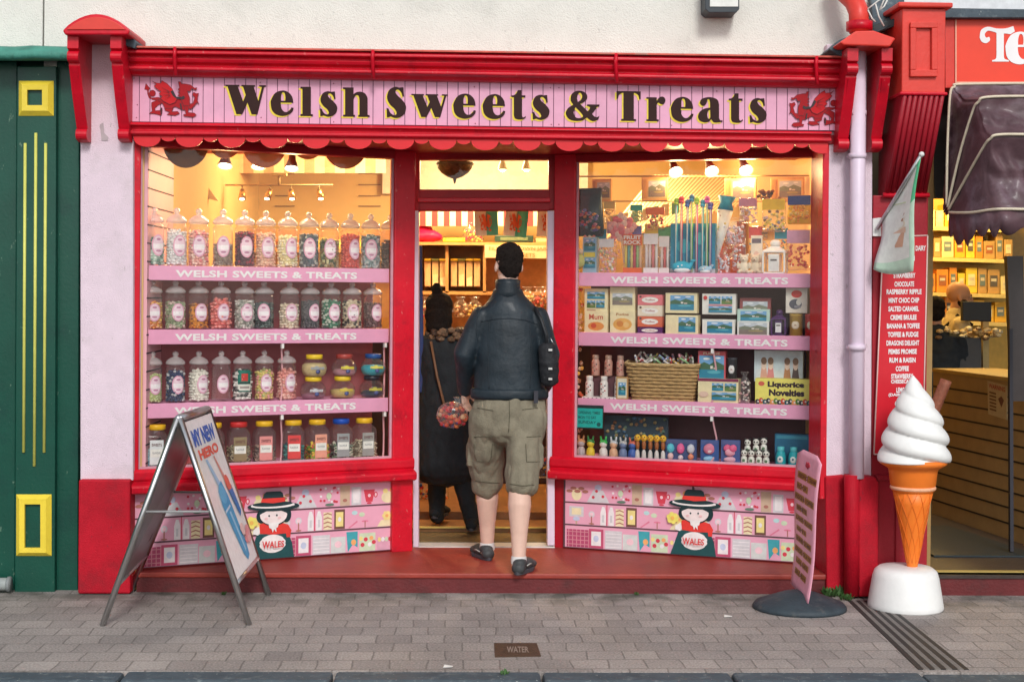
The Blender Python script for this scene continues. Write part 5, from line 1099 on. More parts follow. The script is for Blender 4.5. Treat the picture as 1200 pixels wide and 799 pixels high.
def blister(u0,u1,v0,v1,col,blobs,label,n=.09):
    def art(f):
        f.rect(.03,.82,.97,.97,(col[0]*.6+.05,col[1]*.6+.05,col[2]*.6+.1))
    r=carton('blister_pack',label,'sweet pack',u0,v0,u1,v1,n,.02,col,art,z0=zb_,part='card'); s0=WR.sz(u0,v0,n)[0]; s1=WR.sz(u1,v0,n)[0]; zt=WR.sz(u0,v0,n)[1]; mb=MB()
    for x,y,rx,ry,c in blobs: mb.ball(WR.M@Vector((s0+(s1-s0)*x,n-.004,zb_+(zt-zb_)*y)),(rx*(s1-s0),.012,ry*(zt-zb_)),C(*c),2)
    mb.build('moulded_sweets',r)
blister(780,816,514,540,(.05,.08,.20),[(.17,.6,.13,.22,(.10,.50,.62)),(.17,.25,.10,.16,(.75,.50,.5)),(.5,.6,.13,.24,(.72,.12,.30)),(.5,.2,.09,.12,(.75,.6,.65)),(.83,.6,.13,.22,(.55,.56,.62)),(.83,.25,.1,.14,(.7,.25,.15)),(.17,.62,.07,.10,(.8,.75,.75)),(.5,.62,.07,.10,(.8,.7,.7)),(.83,.62,.06,.1,(.2,.2,.25))],'dark blue pack of three big headed doll lollies left of the middle bracket')
blister(821,842,515,541,(.04,.10,.30),[(.5,.62,.34,.24,(.62,.20,.30)),(.5,.55,.24,.14,(.75,.60,.62)),(.5,.2,.36,.12,(.25,.50,.72))],'small blue pack with a red heart shaped sweet right of the middle bracket')
blister(845,867,515,541,(.06,.10,.28),[(.35,.66,.22,.16,(.70,.12,.25)),(.65,.66,.22,.16,(.70,.12,.25)),(.5,.5,.3,.18,(.75,.35,.45)),(.5,.2,.36,.12,(.70,.4,.5))],'small blue pack with pink heart shaped sweet beside the painted figures')
for i,(u,dz,n) in enumerate(((872,0,.10),(880.5,0,.09),(889.5,0,.10),(898,0,.09),(876,.06,.13),(886,.065,.13),(895,.072,.12))):
    s=WR.sz(u,530,n)[0]; r=root('candy_figure','black and white spotted sweet figure, %s'%['left end of the front row','second in the front row','third in the front row','right end of the front row','left in the raised row','middle of the raised row','right and topmost in the raised row'][i],'toy',WR.w(s,n,zb_+dz),'black and white sweet figures',rz=math.atan2(WR.x.y,WR.x.x))
    mb=MB(); mb.lathe([(.001,0),(.018,.002),(.020,.02),(.018,.045),(.008,.055)],C(.72,.72,.66),12,cap=False); mb.ball((0,-.016,.028),(.010,.006,.014),C(.12,.22,.12),1); link('figure_body',mb.mesh('figure_body'),r)
    mb=MB(); mb.ball((0,0,.070),.020,C(.75,.74,.68),2); 
    for x in (-1,1): mb.ball((x*.008,-.017,.072),.0055,BLACK,1); mb.ball((x*.014,0,.088),.008,C(.04,.04,.04),1)
    link('head',mb.mesh('head'),r)
for i,u in enumerate((915,930)):
    s=WR.sz(u,530,.09)[0]; r=root('teal_bottle','%s of the two teal sweet bottles with printed fronts on the window base'%['left','right'][i],'bottle',WR.w(s,.09,zb_),'teal sweet bottles',rz=math.atan2(WR.x.y,WR.x.x)); mb=MB(); mb.lathe([(.001,0),(.028,.002),(.030,.01),(.030,.06),(.024,.085),(.018,.095)],C(.02,.36,.42),16,cap=False); link('bottle_body',mb.mesh('bottle_body'),r); mb=MB(); mb.lathe([(.019,.093),(.021,.095),(.021,.118),(.001,.12)],C(.10,.50,.55),16,cap=False); link('cap',mb.mesh('cap'),r)
    mb=MB(); mb.ball((0,-.027,.045),(.018,.006,.022),C(.66,.72,.70),2); mb.ball((0,-.0325,.048),(.007,.003,.008),C(.05,.1,.2),1); link('print',mb.mesh('print'),r)
carton('blue_box','plain blue card box behind the teal bottles','box',908,508,948,545,.16,.06,(.02,.13,.24),lambda f:f.rect(.05,.85,.95,.95,(.05,.25,.35)),z0=zb_)
# --- top shelf gifts
cbag(712,.10,z1_,.11,.215,[(.75,.4,.42),(.5,.6,.35),(.76,.7,.68),(.7,.3,.3)],'clear bag of rock sticks with white header left of the orange pack',top=(.72,.68,.70))
def rockstick_pack(u0,u1,v0,v1,n,col,label,txt,sticks,back=None):
    s0,zt=WR.sz(u0,v0,n); s1,_=WR.sz(u1,v1,n); r=root('rock_pack',label,'sweet pack',WR.w((s0+s1)/2,n,z1_)); k=len(sticks); mb=MB()
    for i,c in enumerate(sticks):
        x=s0+(s1-s0)*(i+.5)/k; mb.tube([WR.w(x,n,z1_+.01),WR.w(x,n,zt-.03)],(s1-s0)/k*.42,C(*c),8)
    mb.build('rock_sticks',r); mb=MB(); mb.box(s0-.004,s1+.004,n-.022,n-.018,zt-.065,zt,C(*col),WR.M); mb.box(s0-.004,s1+.004,n-.022,n-.018,z1_,z1_+.035,C(*col),WR.M)
    if txt: 
        h=(zt-(zt-.065)); put_text(mb,txt[0],[WR.w(s0,n-.0235,zt-.03),WR.w(s1,n-.0235,zt-.03),WR.w(s1,n-.0235,zt-.006),WR.w(s0,n-.0235,zt-.006)],C(.8,.7,.65),.04); put_text(mb,txt[1],[WR.w(s0,n-.0235,zt-.06),WR.w(s1,n-.0235,zt-.06),WR.w(s1,n-.0235,zt-.036),WR.w(s0,n-.0235,zt-.036)],C(.8,.7,.65),.04)
    mb.build('header_card',r); mb=MB(); mb.box(s0-.005,s1+.005,n-.0175,n+.02,z1_+.001,zt-.004,CELLO,WR.M); mb.build('wrapper',r)
rockstick_pack(732,752,275,318,.10,(.68,.12,.03),'orange red pack lettered Fruit Rock holding coloured sticks',('FRUIT','ROCK'),[(.8,.6,.1),(.1,.35,.35),(.75,.6,.2),(.6,.05,.1),(.3,.5,.2),(.8,.5,.3)])
rockstick_pack(756,771,274,319,.10,(.75,.70,.72),'wide pale pack of white rock sticks beside the Fruit Rock pack',None,[(.76,.70,.70),(.72,.6,.6),(.7,.2,.2),(.76,.74,.72)])
rockstick_pack(774,784,277,319,.11,(.74,.66,.66),'narrow pale pack of red striped rock sticks left of the blue box',None,[(.74,.62,.6),(.68,.12,.12),(.76,.74,.72)])
carton('gift_box','tall blue and yellow striped picture box on the left of the top shelf','box',683,278,699,317,.12,.06,(.30,.5,.62),lambda f:f.photo(.1,.62,.9,.95,0).rect(.1,.45,.9,.58,(.75,.65,.08)).photo(.1,.15,.9,.42,0),z0=z1_)
for k,(u,c) in enumerate(((686,(.7,.3,.25)),(691,(.65,.6,.5)),(696,(.7,.25,.2)))):
    s=WR.sz(u,276,.15)[0]; z=WR.sz(u,272,.15)[1]; o=MB().tube([WR.w(s,.15,z1_+.17),WR.w(s,.15,z-.0)],.010,C(*c),8).build('rock_stick'); tag(o,'%s rock stick standing behind the blue and yellow striped box'%['left pink','middle cream','right pink'][k],'sweet','rock sticks behind the striped box')
r=root('lime_toy','pale lime egg shaped sweet tub in the left corner of the top shelf','tub',atn(WR,678,316,.1)); MB().ball(atn(WR,679,306,.1),(.035,.035,.05),C(.55,.62,.25),2).build('tub_body',r); MB().ball(atn(WR,679,295,.1),(.025,.025,.02),C(.7,.66,.5),2).build('lid',r)
# big dark printed hanging bag
r=root('hanging_bag','large dark navy printed bag hanging at the left end of the right window','bag',atn(WR,690,276,.16)); mb=MB(); s0,zt=WR.sz(676,221,.16); s1,zb=WR.sz(707,277,.16); w_=s1-s0
mb.loft([[WR.w(s0+w_*(.5+.5*f*math.cos(a)),.16+.05*g*math.sin(a),zb+(zt-zb)*t) for a in [2*math.pi*k/16 for k in range(16)]] for t,f,g in ((0,.95,.2),(.05,1.05,.6),(.3,1.02,1),(.6,.95,.8),(.8,.9,.4),(1,.88,.1))],C(.02,.035,.05,rough=.25)); mb.build('bag_body',r)
mb=MB()
for k in range(34): mb.ball(WR.w(s0+w_*DRND.uniform(.12,.88),.16-.045,zb+(zt-zb)*DRND.uniform(.12,.55)),(.016,.006,.012),C(*DRND.choice([(.35,.05,.06),(.30,.12,.2),(.1,.2,.25),(.4,.3,.3),(.45,.2,.05),(.1,.1,.3)])),1)
mb.build('print',r)
# pink flower bouquet lolly
r=root('lolly_bouquet','round pink bouquet of swirled lollies above the Fruit Rock pack','sweets',atn(WR,728,290,.17))
cc=atn(WR,729,267,.17); 
for k in range(22):
    a=k*2.4; q=.017*math.sqrt(k)*1.0; p=cc+WR.x*q*math.cos(a)+Vector((0,0,q*math.sin(a)))-WR.n*(.02-.012*q*8); mb=MB(); mb.lathe([(.001,-.006),(.020,-.005),(.022,0),(.018,.005),(.010,.003),(.001,.007)],C(*[(.72,.22,.25),(.76,.40,.38),(.70,.15,.18),(.78,.55,.5)][k%4]),12,M=Matrix.Translation(p)@WR.n.to_track_quat('-Z','Y').to_matrix().to_4x4(),cap=False); mb.build('lolly',r)
mb=MB(); 
for k in range(4): mb.tube([cc+WR.x*(.01*k-.015),atn(WR,731+k,308,.13)],.003,C(.7,.66,.6),5)
mb.build('sticks',r)
# tall blue display box of striped candy straws
carton('candy_straw_box','open blue display box holding tall candy straws','display box',786,262,838,318,.12,.10,(.02,.22,.36),lambda f:f.oval(.3,.55,.16,.14,(.05,.4,.5)).oval(.65,.7,.12,.12,(.1,.5,.55)).oval(.8,.35,.1,.1,(.05,.42,.5)).rect(.0,.0,1,.1,(.45,.5,.55)),z0=z1_)
cs2=[(.02,.45,.62),(.62,.08,.12),(.04,.22,.45),(.25,.55,.08),(.60,.1,.3),(.03,.40,.50),(.30,.60,.15),(.12,.06,.30),(.05,.3,.55)]
for k,(u,vt,cv_) in enumerate(((793,238,(.30,.58,.08)),(799,236,(.72,.06,.10)),(806,240,(.05,.12,.4)),(811,234,(.04,.2,.4)),(817,237,(.3,.6,.1)),(824,240,(.05,.3,.55)),(829,236,(.5,.1,.35)),(833,243,(.10,.10,.4)))):
    s,z=WR.sz(u,vt,.11); nm=['lime green','red','deep blue','navy','bright green','sky blue','magenta','indigo'][k]
    r=root('candy_straw','tall candy straw with a %s cap standing in the blue display box'%nm,'sweet',WR.w(s,.11,z1_+.02),'tall candy straws in the blue box'); mb=MB(); mb.tube([WR.w(s,.105,z1_+.01),WR.w(s,.105,z)],.0075,C(*cs2[k]),8); mb.tube([WR.w(s,.096,z1_+.01),WR.w(s,.096,z-.01)],.003,C(.74,.72,.72),6); mb.build('tube',r); mb=MB(); mb.ball(WR.w(s,.105,z+.014),(.018,.018,.02),C(*cv_),2); mb.tube([WR.w(s,.105,z),WR.w(s-.004,.1,z-.012)],[.017,.014],C(*[min(.8,c*1.6) for c in cv_]),8); mb.build('cap',r)
# whale soft toys
for i,(u,v,wu,lb,c) in enumerate(((799,306,34,'large blue whale soft toy with white spots before the candy straws',(.02,.36,.52)),(826,309,22,'pale blue and white whale soft toy right of the large one',(.35,.55,.70)))):
    s,z=WR.sz(u,v,.085); r=root('whale_toy',lb,'soft toy',WR.w(s,.085,z1_)); k=wu/17*.062/2; mb=MB(); c0=WR.w(s,.085,z1_+k*.62); mb.ball(c0,(k,.04,k*.62),C(*c),3); mb.limb([c0+WR.x*k*.7,c0+WR.x*k*1.05+Vector((0,0,k*.5))],[k*.3,k*.14],C(*c),10); mb.ball(c0+WR.x*k*1.1+Vector((0,0,k*.65)),(k*.35,.015,k*.12),C(*c),2); remesh('toy_body',mb,.005,C(*c,rough=.8),r,2)
    mb=MB(); mb.ball(c0-Vector((0,.012,k*.28)),(k*.85,.034,k*.34),C(.76,.78,.80),2); mb.ball(c0-WR.x*k*.45+Vector((0,-.040,.004)),.008,C(.75,.78,.8),1); mb.ball(c0-WR.x*k*.1+Vector((0,-.041,.012)),.006,C(.75,.78,.8),1); mb.build('belly',r)
# cone bag, pastel lollies, doll bag, teddies
r=root('cone_bag','tall white cone bag of sweets with a blue pleated top','bag',atn(WR,845,318,.12)); a=atn(WR,840,305,.12); b2=atn(WR,850,246,.12); mb=MB(); mb.tube([a,b2],[.006,.048],C(.74,.74,.70,rough=.3),14); mb.build('cone',r); mb=MB(); mb.tube([b2,atn(WR,851,238,.12),atn(WR,852,230,.12)],[.05,.036,.055],C(.02,.25,.42,rough=.4),14); mb.build('pleated_top',r)
mb=MB()
for k in range(18): t=DRND.uniform(.2,.98); p=a.lerp(b2,t); mb.ball(p+WR.x*DRND.uniform(-.7,.7)*.045*t-WR.n*.042*t,(.008,.004,.008),C(*DRND.choice([(.75,.6,.1),(.6,.6,.7),(.5,.55,.3),(.74,.5,.5)])),1)
mb.build('print',r)
def gift_bag_hanging(u0,v0,u1,v1,n,cols,label,header,body=None):
    s0,zt=WR.sz(u0,v0,n); s1,zb=WR.sz(u1,v1,n); w_=s1-s0; h=zt-zb; r=root('hanging_bag',label,'bag',WR.w((s0+s1)/2,n,zb),None,rz=math.atan2(WR.x.y,WR.x.x)); mb=MB()
    mb.loft([[Vector((w_/2*f*math.cos(a),.03*g*math.sin(a),h*t)) for a in [2*math.pi*k/14 for k in range(14)]] for t,f,g in ((0,.9,.2),(.08,1,.8),(.4,1,1),(.7,.97,.7),(.9,.94,.2),(1,.94,.1))],CELLO if not body else C(*body,rough=.25)); link('wrapper',mb.mesh('wrapper'),r)
    mb=MB()
    for k in range(46): mb.ball((DRND.uniform(-.42,.42)*w_,DRND.uniform(-.022,.0) if not body else -.026,DRND.uniform(.07,.62)*h),w_*DRND.uniform(.05,.09),C(*DRND.choice(cols)),1,smooth=False)
    link('sweets',mb.mesh('sweets'),r); mb=MB(); mb.box(-w_*.47,w_*.47,-.024,-.018,h*.66,h*.98,C(*header)); link('header_card',mb.mesh('header_card'),r)
gift_bag_hanging(893,233,921,272,.17,[(.75,.6,.1),(.2,.15,.12),(.7,.5,.5),(.3,.3,.4),(.78,.7,.3)],'yellow topped hanging bag of mixed sweets above the white lantern jar',(.78,.60,.05))
gift_bag_hanging(923,229,951,263,.17,[(.8,.45,.05),(.75,.3,.04),(.8,.6,.2)],'hanging bag with dark blue top and orange yellow front on the right',(.03,.06,.30),(.78,.50,.04))
gift_bag_hanging(922,269,950,317,.13,[(.70,.12,.06),(.75,.25,.12),(.6,.06,.05)],'bag of red sweets with a pink header right of the white lantern jar',(.55,.28,.40))
cbag(862,.15,z1_+.17,.12,.17,[(.70,.5,.6),(.6,.6,.7),(.75,.6,.65)],'pastel pink bag of round lollies above the doll bag')
cbag(848,.10,z1_,.082,.15,[(.70,.6,.66),(.5,.6,.7),(.75,.70,.72)],'small white and blue bag with pink middle right of the straws')
cbag(866,.11,z1_+.02,.085,.235,[(.72,.45,.45),(.7,.6,.65),(.55,.62,.7)],'tall clear gathered bag with pink doll sweets on the top shelf')
def bear(u,n,label,c,k=1.0):
    s=WR.sz(u,300,n)[0]; b=WR.w(s,n,z1_); r=root('teddy_bear',label,'soft toy',b); mb=MB(); m=C(*c,rough=.95); q=lambda x,y,z:b+WR.x*x*k+WR.n*y*k+Vector((0,0,z*k)); 
    for p,rr in (((0,0,.045),(.036,.030,.045)),((0,0,.105),(.032,.028,.030)),((-.026,0,.133),(.012,.008,.012)),((.026,0,.133),(.012,.008,.012)),((-.03,-.03,.014),(.016,.026,.015)),((.03,-.03,.014),(.016,.026,.015)),((-.04,-.012,.06),(.012,.014,.026)),((.04,-.012,.06),(.012,.014,.026)),((0,-.026,.098),(.012,.012,.010))):
        mb.ball(q(*p),tuple(v*k for v in rr),m,2)
    remesh('bear_body',mb,.0045,m,r,2); mb=MB(); mb.ball(q(-.011,-.027,.112),.003*k,BLACK,1); mb.ball(q(.011,-.027,.112),.003*k,BLACK,1); mb.ball(q(0,-.038,.100),.004*k,BLACK,1); mb.build('face',r)
bear(872,.08,'cream teddy bear sitting at the front of the top shelf',(.72,.62,.48),.85); bear(885,.09,'pale beige teddy bear right of the cream one',(.66,.54,.40),.85)
carton('gift_box','tall white printed card box behind the two teddy bears','box',880,276,893,317,.16,.03,(.76,.68,.56),lambda f:f.rect(.1,.8,.9,.92,(.15,.12,.15)).oval(.5,.4,.3,.2,(.7,.5,.4)),z0=z1_)
# picture cartons hung behind
for i,(u0,v0,u1,v1,lb) in enumerate(((752,208,782,235,'wooden framed picture carton hanging upper left behind the straws'),(849,209,886,236,'wooden framed picture carton hanging behind the pastel lollies'),(903,208,942,236,'wooden framed landscape carton hanging above the yellow bags'),(694,210,716,236,'wooden framed picture carton hanging above the navy bag'))):
    r=carton('framed_carton',lb,'picture',u0,v0,u1,v1,.30,.03,(.66,.36,.12),lambda f:f.rect(.22,.08,.97,.92,(.72,.48,.2)).photo(.27,.16,.92,.84,2).rect(.05,.1,.16,.9,(.5,.25,.08)))
rl=root('hanging_rail','thin dark rail across the top of the right window holding hanging goods','rail',atn(WR,820,236,.3)); mb=MB(); mb.tube([atn(WR,676,207,.32),atn(WR,962,206,.32)],.005,C(.5,.3,.12),6); mb.tube([atn(WR,676,236,.31),atn(WR,962,236,.31)],.004,C(.5,.3,.12),6); mb.build('rail_bar',rl)
r=root('dark_garland','bunch of dark brown flowers above the yellow bags','garland',atn(WR,900,228,.2)); mb=MB()
for k in range(24): mb.ball(atn(WR,DRND.uniform(888,914),DRND.uniform(223,233),.22),(.014,.012,.012),C(*DRND.choice([(.06,.04,.03),(.2,.1,.05),(.35,.2,.1),(.1,.06,.1)])),1,smooth=False)
mb.build('flowers',r)
r=root('green_bunting','row of green and cream pennants below the market canopy','bunting',P(735,262,2.3)); mb=MB()
for k in range(8):
    u=703+k*12; v=262-k*2.6; mb.prism([P(u,v-6,2.3),P(u+9,v-8,2.3),P(u+9,v+6,2.3),P(u,v+8,2.3)],(0,.004,0),C(.20,.50,.32) if k%2 else C(.78,.66,.4))
mb.build('pennants',r)
st=root('dark_stand','dark brown display stand in the shop behind the pink bouquet','stand',P(770,300,2.8)); mb=MB(); pquad(mb,[(735,262),(790,250),(800,330),(735,330)],2.8,3.0,C(.14,.07,.04)); pquad(mb,[(784,248),(792,246),(796,330),(786,330)],2.75,2.8,C(.06,.03,.02)); mb.build('stand_body',st)
st=root('red_counter','orange red display unit in the shop behind the teddy bears','display unit',P(880,300,2.6)); mb=MB(); pquad(mb,[(842,262),(905,254),(905,330),(842,330)],2.6,2.9,C(.55,.10,.03)); pquad(mb,[(905,262),(945,262),(945,330),(905,330)],2.62,2.9,C(.50,.24,.06)); mb.build('unit_body',st)
r=root('small_souvenirs','cluster of tan and brown souvenirs at the far left edge behind the glass','souvenirs',atn(WR,677,390,.2)); mb=MB()
for k in range(60): 
    v=DRND.uniform(338,525); mb.ball(atn(WR,676.5+DRND.uniform(-2,6),v,.16),(.012,.01,.014),C(*DRND.choice([(.5,.3,.15),(.6,.45,.3),(.3,.12,.06),(.65,.5,.4),(.55,.12,.06),(.7,.4,.08)])),1,smooth=False)
mb.build('souvenir_cluster',r)
# extra hanging goods filling the upper part of the right window
for i,(u0,v0,u1,v1,hc,bc,cols,lb) in enumerate((
 (708,236,722,262,(.60,.40,.12),None,[(.7,.4,.15),(.5,.2,.1)],'small tan topped bag hanging right of the navy bag'),
 (866,232,888,262,(.62,.30,.45),None,[(.7,.45,.55),(.6,.55,.7),(.75,.7,.6)],'pink topped bag hanging behind the pastel lollies'),
 (757,243,780,270,(.70,.16,.05),None,[(.7,.3,.1),(.75,.6,.2),(.5,.1,.1)],'orange red topped bag hanging above the pale rock packs'),
 (893,272,900,280,(.2,.1,.05),None,[(.3,.2,.1)],'tiny brown bag beside the white lantern jar'),
 (739,240,754,262,(.05,.35,.25),None,[(.6,.55,.2),(.2,.5,.3)],'green topped bag hanging right of the pink bouquet'))):
    gift_bag_hanging(u0,v0,u1,v1,.20,cols,lb,hc,bc)

ql=[((.05,.30,.45),'turquoise'),((.70,.50,.06),'yellow'),((.62,.10,.10),'red'),((.60,.35,.50),'mauve'),((.10,.35,.15),'green'),((.72,.35,.10),'orange'),((.12,.14,.42),'blue'),((.74,.62,.45),'cream')]
spots_=[(704,283,'right of the striped picture box'),(720,281,'behind the rock stick bag'),(745,284,'behind the Fruit Rock pack'),(764,280,'behind the pale rock packs'),(780,282,'at the left corner of the blue straw box'),(856,282,'behind the cone bag'),(886,286,'behind the teddy bears'),(900,287,'behind the white lantern jar'),(916,284,'right of the white lantern jar')]
for i,(u,v,wh) in enumerate(spots_):
    c_,nm=ql[(i*3)%8]; hh=11+(i*7)%9
    gift_bag_hanging(u-8,v-hh-4,u+8,v+22,.235,[tuple(min(.8,x*1.3+.08) for x in c_),(.74,.68,.60),ql[(i*5+2)%8][0]],'%s topped bag of sweets %s'%(nm,wh),c_)
# ================================================================== neighbours
gs=root('green_shop','dark green painted shopfront with yellow square mouldings left of the sweet shop','shop',(-3.5,0,0))
mb=MB(); mb.box(-9,P(92,300,0).x-.012,.10,.5,0,P(40,62,-.1).z,GREEN); mb.build('back_panel',gs)
mb=MB(); pquad(mb,[(20,78),(66,78),(64,694),(17,694)],.0,.10,GREEN); pquad(mb,[(66.5,72),(93,72),(91,694),(64.5,694)],.045,.10,GREEN); pquad(mb,[(-40,72),(20,72),(17,694),(-40,694)],.045,.10,GREEN); mb.build('pilaster',gs,bevel=.005)
def ringm(c,r_in,Y,depth,m,name):
    (x0,y0,x1,y1),(a0,b0,a1,b1)=c,r_in; mb=MB()
    o=[(x0,y0),(x1,y0),(x1,y1),(x0,y1)]; mid=[((x0*.55+a0*.45),(y0*.55+b0*.45)),((x1*.55+a1*.45),(y0*.55+b0*.45)),((x1*.55+a1*.45),(y1*.55+b1*.45)),((x0*.55+a0*.45),(y1*.55+b1*.45))]; i_=[(a0,b0),(a1,b0),(a1,b1),(a0,b1)]
    A=[P(u,v,Y) for u,v in o]; B=[P(u,v,Y)-Vector((0,depth,0)) for u,v in mid]; D=[P(u,v,Y)-Vector((0,depth*.9,0)) for u,v in i_]; E_=[P(u,v,Y) for u,v in i_]
    vs=A+B+D+E_; fs=[]
    for k in range(4):
        j=(k+1)%4
        for q in (0,4,8): fs.append((q+k,q+j,q+4+j,q+4+k))
    mb.add(vs,fs,m); return mb.build(name,gs)
ringm((22,95,63,136),(33,106,50.5,124),-.003,.022,YEL,'square_moulding'); ringm((19,579,60.5,651),(30,590,48.5,641),-.003,.022,YEL,'square_moulding')
for u,vt in ((29.5,168),(42,156),(53.5,168)):
    mb=MB(); mb.tube([P(u,vt,-.002),P(u-1.6,562 if u!=42 else 562,-.002)] if True else [],.0085,mk('pale_yellow_bead',(.62,.62,.14),.45,.1,8),8); 
    vb=530; mb=MB(); mb.tube([P(u,vt,-.002),P(u-1.8,vb+(16 if u==42 else 0),-.002)],.0085,mk('pale_yellow_bead',(.62,.62,.14)),8); mb.build('bead',gs)
mb=MB(); rings=[]
for k in range(9):
    u=-60+k*(97+60)/8*.99; ys=.012*math.sin(k*2.1); rings.append([P(u,54+ys*60,.1),P(u,55+ys*80,-.10),P(u,62+ys*60,-.16),P(u,69+ys*90,-.15),P(u,71.5,-.02),P(u,72,.1)])
mb.loft(rings,GREENL,smooth=True); mb.build('ledge',gs)
mb=MB(); mb.tube([P(-30,684,-.05),P(5,684,-.05),P(11,684,-.05)],.035,C(.30,.33,.32,.6),12); mb.tube([P(9,684,-.05),P(12.5,684,-.05)],.042,C(.22,.24,.24,.6),12); mb.build('waste_pipe',gs)
mb=MB(); mb.box(-9,-2.63,.06,.45,P(40,56,0).z,6.5,WHITE); mb.build('upper_wall',gs)
# ---------------------------------------------------- ice cream shop on the right
rs_=root('dairy_shop','orange red ice cream shop with open front and purple canopy at the right edge','shop',(3.2,0,0))
RD2=mk('dark_red_timber',(.34,.010,.022),.45,.18,5,.15,60,dirt=(.22,.01,.02,.5),ds=5)
mb=MB(); mb.box(2.13,9,.06,.45,P(1150,8,0).z,6.5,C(.66,.68,.70,.9)); mb.build('upper_wall',rs_)
bx0,bx1=P(1057,60,-.34).x,P(1108,60,-.34).x
mb=MB(); mb.box(bx0,bx1,-.34,.1,P(1080,109,-.34).z,P(1080,10,-.34).z,ORED); b1=mb.build('fascia_bracket_box',rs_,bevel=.006)
mb=MB(); mb.box(bx0-.03,bx1+.03,-.37,.1,P(1080,10,-.34).z,P(1080,4,-.34).z,ORED); mb.build('bracket_cornice',rs_,bevel=.008); mb=MB(); mb.box(bx0-.012,bx1+.012,-.352,.1,P(1080,112,-.34).z,P(1080,108,-.34).z,RED); mb.build('bracket_mould',rs_,bevel=.008)
def ring2(c,i,Y,dp,m,par):
    mb=MB(); x0,y0,x1,y1=c; a0,b0,a1,b1=i
    for q in ((x0,y0,x1,b0),(x0,b1,x1,y1),(x0,b0,a0,b1),(a1,b0,x1,b1)): pquad(mb,[(q[0],q[1]),(q[2],q[1]),(q[2],q[3]),(q[0],q[3])],Y-dp,Y-.001,m)
    return mb.build('panel_moulding',par,bevel=.004)
ring2((1067,26,1099,90),(1074,33,1092,82),-.341,.022,ORED,b1)
# tapered reeded bracket
mb=MB(); tl_,tr_=P(1057,112,-.33),P(1107,112,-.33); bl_,br_=P(1036,229,-.02),P(1086,229,-.02)
mb.loft([[tl_,tr_,tr_+Vector((0,.43,0)),tl_+Vector((0,.43,0))],[bl_,br_,br_+Vector((0,.12,0)),bl_+Vector((0,.12,0))]],RD2,smooth=False); br2=mb.build('reeded_bracket',rs_)
mb=MB()
for k in range(8):
    f=(k+.5)/8; mb.tube([tl_.lerp(tr_,f)-Vector((0,.002,0)),bl_.lerp(br_,f)-Vector((0,.002,0))],.0135,RD2,8)
mb.tube([bl_-Vector((.01,.012,0)),br_+Vector((.01,-.012,0))],.014,RED,8); mb.build('reed',br2)
mb=MB(); pquad(mb,[(1023,229),(1088,229),(1085,560),(1021,560)],-.0,.2,RD2); mb.build('pilaster',rs_,bevel=.006)
mb=MB(); pquad(mb,[(1029,560),(1088,560),(1086,700),(1027,700)],-.05,.2,RD2); mb.build('pilaster_plinth',rs_,bevel=.008)
mb=MB(); pquad(mb,[(1028,557),(1090,557),(1090,563),(1028,563)],-.065,.2,RD2); pquad(mb,[(1050,583),(1075,583),(1074,688),(1049,688)],-.062,-.05,RD2); mb.build('plinth_mould',rs_,bevel=.006)
# fascia
mb=MB(); pquad(mb,[(1108,20),(1300,20),(1300,103),(1108,103)],-.10,.1,ORED); fa=mb.build('fascia_board',rs_)
mb=MB(); pquad(mb,[(1121,23),(1300,24),(1300,97),(1121,96)],-.106,-.10,mk('fascia_orange',(.78,.05,.02),.4,.06,6)); mb.build('fascia_panel',fa)
mb=MB(); 
for q in ((1119.5,21.5,1121,97.5),(1119.5,96,1300,97.5),(1119.5,21.5,1300,23)): pquad(mb,[(q[0],q[1]),(q[2],q[1]),(q[2],q[3]),(q[0],q[3])],-.109,-.10,C(.75,.40,.28))
mb.build('fascia_lining',fa)
mb=MB(); gT=[[[(0,70),(4,92),(22,102),(46,97),(70,97),(92,104)],(96,88),[(84,80),(72,82),(66,82)],[(66,20),(68,8),(80,4)],(80,0),(34,0),[(34,4),(44,8),(46,20)],[(46,84),(36,88),(22,90),(14,80),(18,70),(26,72),(28,62),(18,54),(6,58),(0,70)]]]
vs,fs=outline_geo(gT); mb.add([P(1148+x*.43,72.5-y*.40,-.109) for x,y in vs],fs,WTXT)
vs,fs=outline_geo(GL['e']); mb.add([P(1178+x*.42,74-y*.44,-.109) for x,y in vs],fs,WTXT)
vs,fs=outline_geo(GL['r']); mb.add([P(1215+x*.42,74-y*.44,-.109) for x,y in vs],fs,WTXT); mb.build('fascia_lettering',fa)
mb=MB(); mb.prism([P(1104,21,-.16),P(1300,21,-.16),P(1300,11,-.16),P(1104,11,-.16)],(0,.3,0),SLATE); pts=[P(1024,40,-.18),P(1060,22,-.20),P(1060,-2,.02),P(1020,-10,.02)]; mb.prism(pts,(0,.06,0),SLATE); mb.prism([P(1014,42,-.16),P(1024,41,-.16),P(1058,27,-.2),P(1056,20,-.2),P(1020,30,-.16)],(0,.2,0),C(.04,.055,.06)); mb.build('slate_coping',rs_,bevel=.004)
mb=MB()
for pts in (((1017,11),(1027,3),(1036,-4)),((1017,12),(1022,22),(1026,26)),((1026,5),(1030,20),(1036,31)),((1031,12),(1036,0),(1040,-4)),((1031,12),(1036,8),(1041,-2))): mb.tube([P(u,v,-.24) for u,v in pts],.0045,C(.66,.66,.62),5)
mb.build('loose_cable',rs_)
